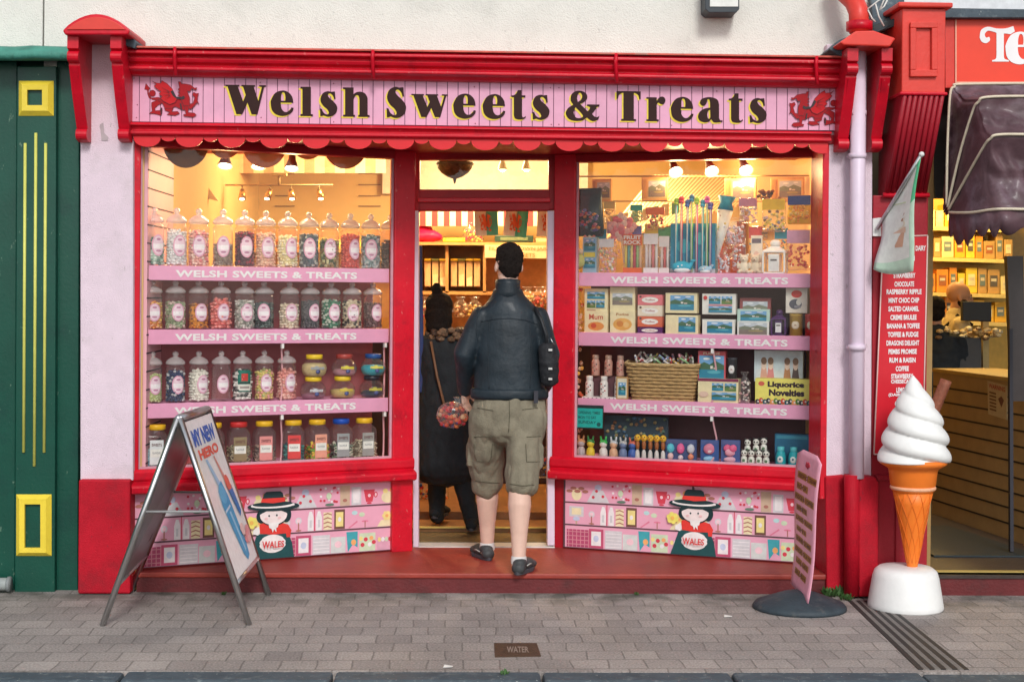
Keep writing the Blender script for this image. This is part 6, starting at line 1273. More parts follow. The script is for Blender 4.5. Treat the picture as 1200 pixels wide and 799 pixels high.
# floor, step and walls of the open-fronted shop
mb=MB(); mb.box(2.32,9,-.02,.06,-.3,P(1150,673,-.02).z+.0,STEPF); mb.box(2.32,9,-.03,5.2,P(1150,673,-.02).z-.02,P(1150,673,-.02).z,mk('dark_shop_floor',(.05,.035,.03),.5,.3,6,.3,50)); mb.build('step',rs_)
FZ=P(1150,673,-.02).z
mb=MB(); mb.box(2.30,2.40,.1,4.8,FZ,3.0,C(.35,.22,.08)); mb.box(2.30,9,4.8,4.9,FZ,3.0,C(.55,.36,.08)); mb.box(8.9,9,.1,4.8,FZ,3.0,C(.2,.14,.07)); mb.build('wall',rs_)
mb=MB(); mb.box(2.30,9,-.0,4.9,2.92,3.0,C(.20,.14,.08)); mb.build('ceiling',rs_)
mb=MB(); pquad(mb,[(1088,103),(1300,103),(1300,232),(1096,232)],.12,.2,C(.04,.035,.03)); mb.build('shutter_box',rs_)
for i,(x,y,e) in enumerate(((2.9,3.9,48),(3.9,3.7,48),(3.1,2.4,12))):
    r=root('strip_light','yellowish lit ceiling lamp in the ice cream shop, %s'%['above the left stock shelves','above the right stock shelves','above the slatted counter'][i],'ceiling light',(x,y,2.9)); MB().box(-.25,.25,-.05,.05,-.06,0,mk('lit_yellow_diffuser',(1,.74,.30),.4,0,emit=4)).build('diffuser',r,world=False)
    l=bpy.data.lights.new('lamp','POINT'); l.energy=e; l.color=(1,.70,.26); l.shadow_soft_size=.15; o=bpy.data.objects.new('lamp',l); o.location=(0,0,-.2); COL.objects.link(o); o.parent=r
# stock shelves
SY=4.35
sh2=root('stock_shelves','yellow lit wall shelves stacked with cartons in the ice cream shop','shelves',P(1140,330,SY))
YS=C(.80,.62,.22)
for v in (304,345,268,378):
    mb=MB(); mb.prism([P(1080,v-3,SY-.05),P(1184,v,SY-.05),P(1184,v+4.5,SY-.05),P(1080,v+1.5,SY-.05)],(0,.4,0),YS); mb.build('shelf',sh2)
mb=MB(); mb.prism([P(1080,225,SY+.36),P(1184,225,SY+.36),P(1184,470,SY+.36),P(1080,470,SY+.36)],(0,.03,0),C(.70,.45,.08)); mb.build('back',sh2)
xs=random.Random(4); cn=0
YC=[('yellow',(.80,.56,.05)),('gold',(.72,.42,.03)),('orange',(.75,.28,.03)),('cream',(.78,.66,.32)),('amber',(.78,.48,.05)),('tan',(.50,.30,.10))]
RN=['top','second','third','bottom']
for ri,v in enumerate((266,301,342,375)):
    u=1084 if ri else 1086; j=0
    while u<1178:
        wd=xs.uniform(8,15); hh=xs.uniform(19,30); nm,c=YC[xs.randrange(6)]
        r=root('stock_carton','%s carton with small window, %s from the left, %s shelf of yellow shop'%(nm,ORD[j],RN[ri]),'box',P(u+wd/2,v,SY)); mb=MB(); vv=v+(u-1084)*.03; pquad(mb,[(u,vv-hh),(u+wd,vv-hh),(u+wd,vv),(u,vv)],SY,SY+.2,C(*c)); mb.build('carton',r,bevel=.004)
        mb=MB(); m=wd*.2; pquad(mb,[(u+m,vv-hh*.75),(u+wd-m,vv-hh*.75),(u+wd-m,vv-hh*.3),(u+m,vv-hh*.3)],SY-.004,SY,C(*xs.choice([(.12,.10,.08),(.35,.12,.04),(.8,.7,.4),(.15,.2,.2)]))); pquad(mb,[(u+m*1.4,vv-hh*.62),(u+wd-m*1.4,vv-hh*.62),(u+wd-m*1.4,vv-hh*.5),(u+m*1.4,vv-hh*.5)],SY-.006,SY-.004,C(.62,.55,.4)); mb.build('label',r)
        u+=wd+1.2; j+=1
# slatted counter
sa=P(1094,434,2.2); FWs=lambda u,v,Y:P(u,v,Y)
A0=G(1093,607,FZ); B0=G(1203,655,FZ); A0=Vector((P(1093,520,2.2).x,2.2,FZ)); B0=Vector((P(1206,520,.9).x,.9,FZ)); top=1.13
ctr=root('slat_counter','tan slatted board counter running back into the ice cream shop','counter',A0)
dirv=(B0-A0).normalized(); nv=Vector((dirv.y,-dirv.x,0)); nv=-nv if nv.dot(FW)>0 else nv
mb=MB(); TAN=mk('slat_board',(.46,.30,.13),.55,.12,8); mb.prism([A0,B0+dirv*.5,B0+dirv*.5+Vector((0,0,top-FZ)),A0+Vector((0,0,top-FZ))],-nv*.05,TAN); mb.build('board',ctr)
mb=MB()
for k in range(1,10):
    z=FZ+(top-FZ)*k/10; mb.prism([A0+nv*.002+Vector((0,0,z-FZ-.006)),B0+dirv*.5+nv*.002+Vector((0,0,z-FZ-.006)),B0+dirv*.5+nv*.002+Vector((0,0,z-FZ+.006)),A0+nv*.002+Vector((0,0,z-FZ+.006))],-nv*.003,C(.04,.03,.02))
mb.build('groove',ctr)
mb=MB(); mb.prism([A0-nv*.5+Vector((0,0,top-FZ+.002)),A0+nv*.01+Vector((0,0,top-FZ+.002)),B0+dirv*.5+nv*.01+Vector((0,0,top-FZ+.002)),B0+dirv*.5-nv*.5+Vector((0,0,top-FZ+.002))],(0,0,.025),C(.55,.36,.10)); mb.build('counter_top',ctr)
nt_=root('warning_notice','cream notice with red heading and brown print fixed to the slatted counter','notice',P(1168,470,1.4))
t0=(P(1160,470,1.4)-A0).dot(dirv); t1=t0+.24
def cp_(t,z,d=.004): return A0+dirv*t+nv*d+Vector((0,0,z-FZ))
def rayc(u,v):
    d=ray(u,v); return CAM+d*((A0-CAM).dot(nv)/d.dot(nv))
q=[rayc(1158,446),rayc(1181,452),rayc(1181,492),rayc(1159,485)]; q=[p+nv*.006 for p in q]; mb=MB(); mb.prism(q,-nv*.003,C(.62,.48,.26)); mb.build('sheet',nt_)
mb=MB(); e_=[p+nv*.001 for p in q]; L2=lambda a,b:(e_[0]*(1-a)+e_[1]*a)*(1-b)+(e_[3]*(1-a)+e_[2]*a)*b
put_text(mb,'WARNING',[L2(.08,.2),L2(.92,.2),L2(.92,.06),L2(.08,.06)],C(.45,.04,.04)); 
for k in range(6): mb.prism([L2(.1,.3+.1*k),L2(.45,.3+.1*k),L2(.45,.35+.1*k),L2(.1,.35+.1*k)],-nv*.0005,C(.2,.1,.05))
mb.prism([L2(.55,.45),L2(.72,.35),L2(.85,.45),L2(.72,.68)],-nv*.0005,C(.2,.08,.05)); mb.build('notice_lettering',nt_)
dpst=root('door_edge','thin dark metal door edge standing in front of the slatted counter','door',P(1185,650,.6)); mb=MB(); pquad(mb,[(1183,385),(1187,385),(1188,646),(1184,646)],.6,.63,C(.03,.03,.035)); pquad(mb,[(1180,300),(1199,300),(1203,470),(1187,470)],.75,.8,C(.06,.05,.045)); mb.build('door_leaf',dpst)
mtt=root('door_mat','dark flat mat inside the ice cream shop entrance','mat',P(1120,640,.9)); mb=MB(); mb.prism([Vector((2.55,.5,FZ+.002)),Vector((3.2,.5,FZ+.002)),Vector((3.0,1.6,FZ+.002)),Vector((2.5,1.6,FZ+.002))],(0,0,.01),C(.02,.03,.04,.9)); mb.prism([Vector((2.42,.03,FZ+.002)),Vector((9,.03,FZ+.002)),Vector((9,.07,FZ+.002)),Vector((2.42,.07,FZ+.002))],(0,0,.006),C(.45,.33,.10)); mb.build('mat_body',mtt)
# till screen and display case
tl2=root('till_screen','black till screen on a post above the counter','till',P(1144,392,3.0)); mb=MB(); pquad(mb,[(1128,353),(1162,354),(1162,377),(1128,376)],3.0,3.05,BLACK); mb.build('screen',tl2,bevel=.005); mb=MB(); pquad(mb,[(1152,377),(1159,377),(1159,432),(1152,432)],2.95,3.0,C(.45,.32,.12)); mb.build('post',tl2)
dc=root('glass_display','glass topped display of wafers behind the counter','display case',P(1120,420,2.8)); mb=MB(); pquad(mb,[(1099,396),(1150,396),(1150,434),(1099,434)],2.8,3.1,C(.05,.05,.05)); pquad(mb,[(1101,399),(1117,399),(1117,428),(1101,428)],2.79,2.8,C(.5,.36,.12)); mb.build('case',dc)
mb=MB()
for k in range(60): mb.ball(P(xs.uniform(1099,1172),xs.uniform(384,397),2.75+xs.uniform(0,.2)),(.03,.03,.018),C(*xs.choice([(.62,.45,.22),(.72,.60,.36),(.5,.3,.1),(.2,.12,.06)])),1,smooth=False)
mb.build('wafers',dc)
# ---------------------------------------------------- purple hood canopy
can=root('hood_canopy','crumpled dark purple hood canopy with cream piping over the ice cream shop opening','canopy',P(1150,240,-.4))
PUR=mk('purple_canvas',(.105,.055,.066),.52,.35,7,.4,14,coat=.1,dirt=(.27,.20,.25,.55),ds=3.2)
piv=Vector((P(1112,245,-.16).x,-.16,P(1112,243,-.16).z))
def rib(pts,Y): return [P(u,v,y) for (u,v),y in zip(pts,Y)]
ribs=[rib([(1109,240),(1110,170),(1113,112),(1118,102),(1126,99),(1210,98),(1330,98)],[-.14,-.14,-.14,-.14,-.14,-.14,-.14]),
 rib([(1110,243),(1124,182),(1139,132),(1146,120),(1158,114),(1225,113),(1345,113)],[-.15,-.24,-.36,-.41,-.43,-.43,-.43]),
 rib([(1111,246),(1132,208),(1152,173),(1160,163),(1172,158),(1230,158),(1355,158)],[-.16,-.34,-.52,-.58,-.60,-.60,-.60]),
 rib([(1112,249),(1122,249.5),(1140,249),(1160,246),(1180,245),(1235,246),(1360,246)],[-.17,-.28,-.44,-.56,-.62,-.62,-.62])]
def dense(pts,n=72):
    out=[];k=len(pts)-1
    for i in range(n+1):
        t=i/n*k; a=min(int(t),k-1); f=t-a; p0=pts[max(a-1,0)];p1=pts[a];p2=pts[a+1];p3=pts[min(a+2,k)]
        out.append(.5*((2*p1)+(-p0+p2)*f+(2*p0-5*p1+4*p2-p3)*f*f+(-p0+3*p1-3*p2+p3)*f**3))
    return out
dr_=[dense(r_) for r_ in ribs]
def interp(a,b,t,sag,seed):
    o=[]
    for i,(p,q) in enumerate(zip(a,b)):
        c=p.lerp(q,t); w_=math.sin(math.pi*t); nn=.8*noise.noise(Vector((c.x*5+seed,c.z*7,t*3)))+1.3*abs(noise.noise(Vector((c.x*11+c.z*6,c.z*13-c.x*5,seed))))+.5*abs(noise.noise(Vector((c.x*27,c.z*30,seed)))); o.append(c+Vector((0,.05*sag*w_+.05*nn*w_,-.02*w_*sag)))
    return o
mb=MB(); rings=[]
for k in range(3):
    for t in [j/16 for j in range(16)]: rings.append(interp(dr_[k],dr_[k+1],t,1,k*3.1))
rings.append(dr_[3]); mb.loft(rings,PUR,closed=False,cap=False); ob=mb.build('canvas',can); md=ob.modifiers.new('s','SOLIDIFY'); md.thickness=.004
mb=MB(); low=[]
for i,p in enumerate(dr_[3]):
    low.append(p+Vector((0,.01,-(.10+.045*abs(math.sin(i*.35))+ (.04 if 8<i<22 else 0)+.03*noise.noise(p*6)))))
md_=[p.lerp(q,.5)+Vector((0,.02*math.sin(i*.5),0)) for i,(p,q) in enumerate(zip(dr_[3],low))]
mb.loft([dr_[3],md_,low],PUR,closed=False,cap=False); ob=mb.build('skirt',can); md=ob.modifiers.new('s','SOLIDIFY'); md.thickness=.004
for r_ in dr_: MB().tube([p-Vector((0,.004,0)) for p in r_],.0075,C(.66,.58,.44),8).build('piping',can)
# flavour board
fb=root('flavour_board','tall red board listing ice cream flavours in white capitals','sign',P(1050,530,-.03))
mb=MB(); x0,x1=P(1028,280,-.02),P(1087,280,-.02); q=[P(1035,278,-.03),P(1087,276,-.03),P(1081,532,-.03),P(1024,532,-.03)]; mb.prism(q,(0,.025,0),mk('board_red',(.58,.012,.025),.35,.08,8)); mb.build('board',fb,bevel=.003)
mb=MB()
fl=['DAIRY','ICE CREAM','VANILLA','STRAWBERRY','CHOCOLATE','RASPBERRY RIPPLE','MINT CHOC CHIP','SALTED CARAMEL','CREME BRULEE','BANANA & TOFFEE','TOFFEE & FUDGE','DRAGONS DELIGHT','PEMBS PROMISE','RUM & RAISIN','COFFEE','STRAWBERRY','CHEESECAKE','LEMON','(DAIRY FREE)','ORANGE','HEATHER','PEAR']
vv=[291,303,312,323,333,342,352,362,372,382,392,402,412,422,432,441,447,457,463,473,486,500]
for t,v in zip(fl,vv):
    f=(v-278)/254; cxm=1061-3*f*2; hw=len(t)*1.28*(1.0 if len(t)<11 else 1.0); h=6.0 if t not in('CHEESECAKE','(DAIRY FREE)') else 4.5
    if t=='DAIRY': cxm=1079; hw=6
    put_text(mb,t,[P(cxm-hw,v+h/2,-.033),P(cxm+hw,v+h/2-.3,-.033),P(cxm+hw,v-h/2-.3,-.033),P(cxm-hw,v-h/2,-.033)],WTXT,.035)
mb.build('flavour_lettering',fb)
mb=MB()
for a,b_ in ((0,1),(1,2),(2,3),(3,0)): mb.tube([q[a]-Vector((0,.002,0)),q[b_]-Vector((0,.002,0))],.004,C(.75,.55,.5),6)
mb.build('board_edging',fb)
# banner flag on its pole
bf=root('banner_flag','white and pale green banner with an ice cream picture on a slanted silver pole','flag',P(1028,268,-.03))
mb=MB(); pquad(mb,[(1023,256),(1033,255),(1033,277),(1023,277)],-.02,.0,C(.72,.72,.70)); mb.build('wall_plate',bf,bevel=.003)
p0=P(1028,268,-.04); p1=P(1080,181,-.42); mb=MB(); mb.tube([p0,p1],.011,METAL,10); mb.ball(p1,.015,C(.7,.7,.68),2); mb.build('pole',bf)
nU,nV=10,14; vsf=[];fsm={}
def flagp(a,b_):  # a along pole, b down
    top_=P(1034,258,-.08).lerp(P(1079,186,-.41),a); botm=P(1025,316,-.08).lerp(P(1066,318,-.36),a)
    p=top_.lerp(botm,b_); p+=Vector((.012*math.sin(b_*5+a*3),-.025*math.sin(a*6+b_*2)*b_,-.02*math.sin(a*3.1)*b_)); return p
mw=C(.76,.78,.72,.7); mg=C(.10,.50,.25,.7); mlg=C(.55,.74,.58,.7)
mb=MB()
for i in range(nU):
    for j in range(nV):
        a,b_=i/nU,j/nV; m=mg if (i>=nU-1 and j<5) else (mlg if (j>=nV-2 or i>=nU-1) else mw)
        mb.add([flagp(a,b_),flagp(a+1/nU,b_),flagp(a+1/nU,b_+1/nV),flagp(a,b_+1/nV)],[(0,1,2,3)],m,True)
ob=mb.build('cloth',bf,weld=.0005); md=ob.modifiers.new('s','SOLIDIFY'); md.thickness=.003
mb=MB(); fl2=lambda x,y: flagp(x,y)+Vector((0,-.012,0))
def shp(pts,m,d=0): mb.prism([fl2(x,y)+Vector((0,-d,0)) for x,y in pts],(0,.001,0),m)

GR_=[((a/70,b/70),) for a in range(71) for b in range(71)]
GX=[]
for ((a,b),) in GR_:
    p=flagp(a,b)-CAM; fy=p.dot(FW); x_=p.dot(RT)/fy*F; y_=-p.dot(UP)/fy*F; GX.append((UC+x_*cr-y_*sr,VH+x_*sr+y_*cr,a,b))
def inv(u,v): return min(GX,key=lambda g:(g[0]-u)**2+(g[1]-v)**2)[2:]
_shp=shp
def shp(pts,m,d=0): _shp([inv(u,v) for u,v in pts],m,d)
shp([(1046,270),(1060,268),(1057,290),(1048,291)],C(.62,.36,.24)); shp([(1045,268),(1061,266),(1060,273),(1046,274)],C(.72,.50,.36),.002)
shp([(1053+7*math.cos(t),262+7*math.sin(t)) for t in [k*.6 for k in range(10)]],C(.72,.66,.50),.001); shp([(1055+5*math.cos(t),254+6*math.sin(t)) for t in [k*.6 for k in range(10)]],C(.74,.68,.55),.002); shp([(1058,245),(1060,246),(1057,260),(1055,259)],C(.4,.2,.12),.003); shp([(1045,238),(1063,236),(1063,238),(1045,240)],C(.55,.62,.40),.001)
mb.build('printed_ice_cream',bf)
mb=MB(); mb.tube([flagp(.95,0),flagp(.95,-.0)+Vector((0,0,.0))],.001,METAL,4) if False else None
# wall box light above the fascia
wl=root('wall_light','small dark framed floodlight box on the white wall above the sign','light fitting',P(846,10,-.05))
mb=MB(); pquad(mb,[(826.5,-30),(866.5,-30),(866.5,11),(863,15),(831,15),(826.5,11)],-.10,.06,C(.04,.05,.06)); mb.build('housing',wl,bevel=.004); mb=MB(); pquad(mb,[(832,-28),(865,-28),(865,8),(832,8)],-.104,-.10,C(.74,.74,.70)); mb.build('panel',wl)

# ================================================================== giant ice cream model
IC=Vector((P(1061,710,-.33).x,-.33,0)); kx=219.0
ic=root('ice_cream_model','giant whipped ice cream cone model on a white plinth outside the dairy shop','ice cream model',IC)
wm=mk('moulded_white_plastic',(.78,.78,.76),.45,.05,9,.12,30,dirt=(.62,.60,.56,.3),ds=6)
mb=MB(); mb.lathe([(.196,.0),(.200,.008),(.197,.03),(.174,.170),(.164,.200),(.142,.217),(.06,.222),(.001,.222)],wm,40); mb.build('plinth',ic,world=False)
om=mk('cone_orange',(.84,.20,.022),.42,.05,12,.1,40)
cx=.052
Mx=Matrix.Translation((.035,0,.223))@Matrix.Diagonal((.95,.95,.915,1)); 
prof=[(.028,-.03),(.030,.0),(.060,.18),(.092,.36),(.110,.445)]
mb=MB(); mb.lathe(prof,om,36,M=Mx@Matrix.Shear('XY',4,(.03,0)) if False else Mx)
# waffle relief
for s_ in (-1,1):
    for k in range(10):
        pts=[]
        for j in range(12):
            t=j/11; z=.02+.42*t; rad=.028+(.112-.03)*(z/.445); a=2*math.pi*k/10+s_*t*1.5; pts.append(Mx@Vector(((rad+.001)*math.cos(a),(rad+.001)*math.sin(a),z)))
        mb.tube(pts,.0017,om,5)
mb.build('cone',ic,world=False)
mb=MB(); mb.lathe([(.108,.44),(.120,.447),(.124,.462),(.121,.475),(.126,.482),(.135,.56),(.140,.575),(.150,.582),(.166,.592),(.186,.605),(.189,.622),(.180,.632),(.10,.634)],om,40,M=Mx); mb.build('cone_collar',ic,world=False)
mb=MB(); mb.lathe([(.1205,.452),(.1265,.456),(.128,.463),(.1265,.470),(.1205,.474)],C(.80,.42,.25),40,M=Mx,cap=False); mb.build('cone_band',ic,world=False)
N_=64; rings=[]; H=.45
for i in range(57):
    t=i/56; z=.545+H*t
    R0=.182*(1-t**2.3)**1.0*(1-.15*t)+.003
    row=[]
    for j in range(N_):
        a=2*math.pi*j/N_; ph=(t*4.4+ a/(2*math.pi)*2.0+.35)%1.0
        lobe=abs(math.sin(math.pi*ph))**.6; bul=R0*(.86+.17*lobe)+.010*(lobe-.5)*(1-t)
        drop=-.014*lobe*(1-t)
        lean=.012*math.sin(t*3) 
        row.append(Vector((.040+lean-.012*t+bul*math.cos(a),bul*math.sin(a),.255-.255+z+drop+.255)))
    rings.append(row)
mb=MB(); mb.loft(rings,wm); mb.build('whipped_swirl',ic,world=False)
mb=MB(); fm=mk('flake_chocolate',(.24,.075,.04),.6,.3,40,.6,60)
a=Vector((.12,.02,.98)); b=Vector((.215,.01,1.225)); pts=[a.lerp(b,k/8) for k in range(9)]; dd=(b-a).normalized(); 
rg=[]
for k,p in enumerate(pts):
    x=Vector((0,1,0)); y=dd.cross(x); rg.append([p+x*.034*math.cos(q)*(1+.06*math.sin(q*5+k))+y*.030*math.sin(q)*(1+.08*math.cos(q*4)) for q in [2*math.pi*j/16 for j in range(16)]])
mb.loft(rg,fm); mb.build('chocolate_flake',ic,world=False)
# ================================================================== A-board
ab=root('pavement_sign','silver framed folding pavement sign with ice lolly poster facing right','pavement sign',Vector((-1.7,-.45,0)))
fn=G(120,733); rn=G(292,732); ff=G(153,693); rf=G(315,697)
tn=P(211,490,-.80); tf=P(244,479,-.12); tn2=tn+Vector((-.012,0,0)); tf2=tf+Vector((-.012,0,0))
def leg(name,a,b,w_=.016):
    mb=MB(); mb.tube([a,b],w_,METAL,4); return mb.build(name,ab)
# right face frame (poster)
pb_n=tn.lerp(rn,.80); pb_f=tf.lerp(rf,.80)
for a_,b_ in ((tn,rn),(tf,rf)): leg('frame_leg',a_,b_)
for a_,b_ in ((tn2,fn),(tf2,ff)): leg('frame_leg',a_,b_)
leg('frame_rail',pb_n,pb_f,.018); leg('frame_rail',tn,tf,.020)
lb_n=tn2.lerp(fn,.80); lb_f=tf2.lerp(ff,.80)
leg('frame_rail',lb_n,lb_f,.018); leg('frame_rail',tn2,tf2,.020)
for q_ in ((tn.lerp(rn,.45),tn2.lerp(fn,.45)),(tf.lerp(rf,.45),tf2.lerp(ff,.45))): MB().tube(list(q_),.006,C(.3,.3,.3),6).build('stay',ab)
class Q4:
    def __init__(s,tl,tr,br,bl,nrm): s.q=(tl,tr,br,bl); s.n=nrm; s.k=0
    def p(s,x,y,d=0): tl,tr,br,bl=s.q; return (tl*(1-x)+tr*x)*(1-y)+(bl*(1-x)+br*x)*y+s.n*d
nr=(tf-tn).cross(rn-tn).normalized(); nr=nr if nr.x>0 else -nr
Z=Q4(tn.lerp(pb_n,.03),tf.lerp(pb_f,.03),pb_f,pb_n,nr)
mb=MB(); mb.prism([Z.p(0,0,.008),Z.p(1,0,.008),Z.p(1,1,.008),Z.p(0,1,.008)],-nr*.012,C(.82,.83,.82,.3)); pan=mb.build('poster_panel',ab)
mb=MB(); kk=[0]
def zp(pts,c): kk[0]+=1; mb.prism([Z.p(x,y,.0085+.0004*kk[0]) for x,y in pts],-nr*.0003,C(*c))
def zo(cx_,cy_,rx,ry,c,n=18,rot=0): zp([(cx_+rx*math.cos(t)*math.cos(rot)-ry*math.sin(t)*math.sin(rot),cy_+(rx*math.cos(t)*math.sin(rot)+ry*math.sin(t)*math.cos(rot))) for t in [2*math.pi*k/n for k in range(n)]],c)
kk[0]+=1
put_text(mb,'MY NEW',[Z.p(.12,.165,.0092),Z.p(.90,.165,.0092),Z.p(.90,.06,.0092),Z.p(.12,.06,.0092)],C(.03,.12,.50),.05)
put_text(mb,'HERO',[Z.p(.15,.25,.0092),Z.p(.85,.25,.0092),Z.p(.85,.185,.0092),Z.p(.15,.185,.0092)],C(.78,.12,.08),.05)
zp([(.30,.26),(.36,.26),(.56,.46),(.48,.50)],(.35,.55,.75)); zp([(.58,.26),(.62,.26),(.76,.42),(.70,.44)],(.70,.30,.25))
zp([(.44,.44),(.56,.42),(.64,.52),(.68,.66),(.74,.86),(.72,.93),(.62,.95),(.54,.90),(.44,.72),(.36,.56),(.38,.47)],(.04,.34,.62))
zo(.48,.50,.11,.06,(.10,.45,.72)); zp([(.38,.60),(.60,.58),(.60,.595),(.38,.615)],(.55,.70,.82)); zp([(.50,.62),(.56,.62),(.66,.88),(.62,.90)],(.30,.58,.78))
zo(.76,.455,.075,.055,(.75,.14,.10)); zp([(.70,.48),(.86,.48),(.92,.66),(.84,.69)],(.03,.20,.50)); zp([(.70,.47),(.84,.47),(.85,.50),(.71,.50)],(.70,.16,.12))
for k in range(9): zo(.82+.10*math.cos(k*1.9),.80+.05*math.sin(k*2.3),.07,.025,[(.76,.42,.42),(.74,.28,.30),(.78,.55,.52)][k%3],10)
mb.build('poster_print',pan)
nl_=(tf-tn).cross(fn-tn).normalized(); nl_=nl_ if nl_.x<0 else -nl_
Z2=Q4(tn2.lerp(lb_n,.03),tf2.lerp(lb_f,.03),lb_f,lb_n,nl_)
mb=MB(); mb.prism([Z2.p(0,0,.006),Z2.p(1,0,.006),Z2.p(1,1,.006),Z2.p(0,1,.006)],-nl_*.012,C(.20,.20,.21,.3)); pan2=mb.build('poster_panel',ab)
mb=MB(); nn=-nl_
def z2(pts,c,d): mb.prism([Z2.p(x,y,-.007-d) for x,y in pts],nl_*.0004,C(*c))
z2([(.55+.3*math.cos(t),.30+.12*math.sin(t)) for t in [k*.45 for k in range(14)]],(.55,.04,.04),.0); z2([(.5+.12*math.cos(t),.46+.03*math.sin(t)) for t in [k*.6 for k in range(10)]],(.60,.45,.10),.001)
for k in range(4): z2([(.2,.52+.10*k),(.8,.50+.10*k),(.8,.55+.10*k),(.2,.57+.10*k)],(.10,.09,.10),.0004*k)
mb.build('poster_print',pan2)
# ================================================================== pink swing sign on rubber base
ps=root('swing_sign','pink plastic flavour sign with gold lettering panels on a round dark rubber base','pavement sign',P(937,703,-.36)-Vector((0,0,P(937,703,-.36).z)))
bc=ps.location.copy(); mb=MB(); prf=[(.248,.0),(.25,.014),(.235,.032),(.18,.052),(.10,.082),(.06,.092),(.001,.094)]
mb.lathe(prf,mk('dark_rubber',(.035,.050,.062),.6,.25,12,.25,60,dirt=(.12,.12,.11,.6),ds=10),40,M=Matrix.Translation(bc)@Matrix.Diagonal((1,.92,1,1))); mb.build('rubber_base',ps)
near_b=P(946,707,-.52); far_b=P(926,683,-.17); near_t=P(965,537,-.52); far_t=P(937,524,-.17)
class SG(Q4): pass
def sp(x,y,d=0):   # slight S bend down the sheet
    p=(far_t*(1-x)+near_t*x)*(1-y)+(far_b*(1-x)+near_b*x)*y; bend=.012*math.sin(y*5.5+.4)
    nrm=(near_t-far_t).cross(Vector((0,0,1))).normalized(); nrm=nrm if nrm.x<0 else -nrm
    return p+nrm*(bend+d)
mb=MB(); pm=C(.78,.36,.46,.4); NV=24; K=8; g=[]
for j in range(NV+1):
    y=j/NV; x0=0;x1=1
    if y<.05: e=(1-math.sqrt(max(0,1-((.05-y)/.05)**2)))*.22; x0,x1=e,1-e
    g.append([sp(x0+(x1-x0)*i/K,y) for i in range(K+1)])
mb.loft(g,pm,closed=False,cap=False); ob=mb.build('panel',ps); md=ob.modifiers.new('s','SOLIDIFY'); md.thickness=.006; md.offset=0
mb=MB()
def quad_on(x0,y0,x1,y1,m,d=.0045,n=4):
    for i in range(n):
        a=x0+(x1-x0)*i/n; b=x0+(x1-x0)*(i+1)/n; mb.add([sp(a,y0,d),sp(b,y0,d),sp(b,y1,d),sp(a,y1,d)],[(0,1,2,3)],m)
GD=mk('gold_print',(.42,.20,.04),.5,.45,60)
rowsy=[(.155,.205),(.235,.285),(.315,.365),(.395,.44),(.47,.515),(.55,.59),(.62,.665),(.70,.745),(.775,.82),(.855,.90)]
wsd=[(.12,.95),(.12,.62),(.05,.92),(.12,.62),(.08,.88),(.12,.60),(.1,.85),(.06,.9),(.15,.8),(.15,.75)]
for (a,b_),(x0,x1) in zip(rowsy,wsd): quad_on(x0,a,(x0+x1)/2-.02,b_,GD); quad_on((x0+x1)/2+.02,a,x1,b_,GD)
wd_=['WELSH ICE CREAM','ROCK','FUDGE & TOFFEE','SWEETS','CANDY FLOSS','GIFTS','HONEYCOMB','CHOCOLATE','LOLLIES','SLUSH']
for (a,b_),(x0,x1),t in zip(rowsy,wsd,wd_): put_text(mb,t,[sp(x0+.03,b_-.01,.0055),sp(x1-.03,b_-.01,.0055),sp(x1-.03,a+.01,.0055),sp(x0+.03,a+.01,.0055)],C(.10,.04,.03),.03)
for k in range(5): mb.ball(sp(.5+.06*math.cos(k*1.3),.09+.012*math.sin(k*1.3),.004),(.006,.012,.012),C(.35,.02,.04),1)
mb.build('printed_lettering',ps)
# ================================================================== people
SKIN=mk('skin_pale',(.66,.43,.34),.55,.08,14,.06,90); SKINT=mk('skin_tan',(.52,.26,.14),.5,.08,14)
def hand(mb,w_,d,side,curl=.9,k=1.0,grip=None):
    """palm, four unequal curled fingers and a thumb; w_ wrist point, d hand direction, side = thumb direction"""
    d=d.normalized(); s=(side-d*side.dot(d)).normalized(); n=d.cross(s).normalized()
    mb.limb([w_,w_+d*.04*k,w_+d*.085*k],[(.022*k,.030*k),(.016*k,.040*k),(.013*k,.038*k)],SKIN,12,ref=n)
    for i,(o,L_) in enumerate(((.030,.068),(.011,.078),(-.009,.072),(-.028,.056))):
        p=w_+d*.082*k+s*o*k; a=d; pts=[p]
        for j,f in enumerate((.45,.32,.25)):
            q=curl*(j+1)*.55; dd=(d*math.cos(q)+n*math.sin(q)).normalized(); p=p+dd*L_*f*k; pts.append(p)
        mb.limb(pts,[.0092*k,.0088*k,.008*k,.0068*k],SKIN,8,ref=s)
    p=w_+d*.03*k+s*.03*k; mb.limb([p,p+(s*.6+d*.8+n*.3).normalized()*.035*k,p+(s*.35+d*.9+n*.7).normalized()*.064*k],[.012*k,.0105*k,.008*k],SKIN,8,ref=n)
def head_geo(mb,c,fw,k=1.0,m=None):
    up=Vector((0,0,1)); fw=fw.normalized(); sd=fw.cross(up).normalized(); B=Matrix(((sd.x,fw.x,0,c.x),(sd.y,fw.y,0,c.y),(sd.z,fw.z,1,c.z),(0,0,0,1)))
    for p,r_ in (((0,-.008,.025),(.076,.096,.090)),((0,.028,-.045),(.056,.062,.068)),((0,.052,-.088),(.026,.026,.022)),((0,.098,-.020),(.011,.017,.020)),((0,.088,.015),(.050,.014,.010)),((.077,-.006,-.018),(.008,.018,.030)),((-.077,-.006,-.018),(.008,.018,.030)),((0,.086,-.062),(.022,.010,.006))):
        mb.ball(tuple(v*k for v in p),tuple(v*k for v in r_),m or SKIN,3,M=B)
    return B
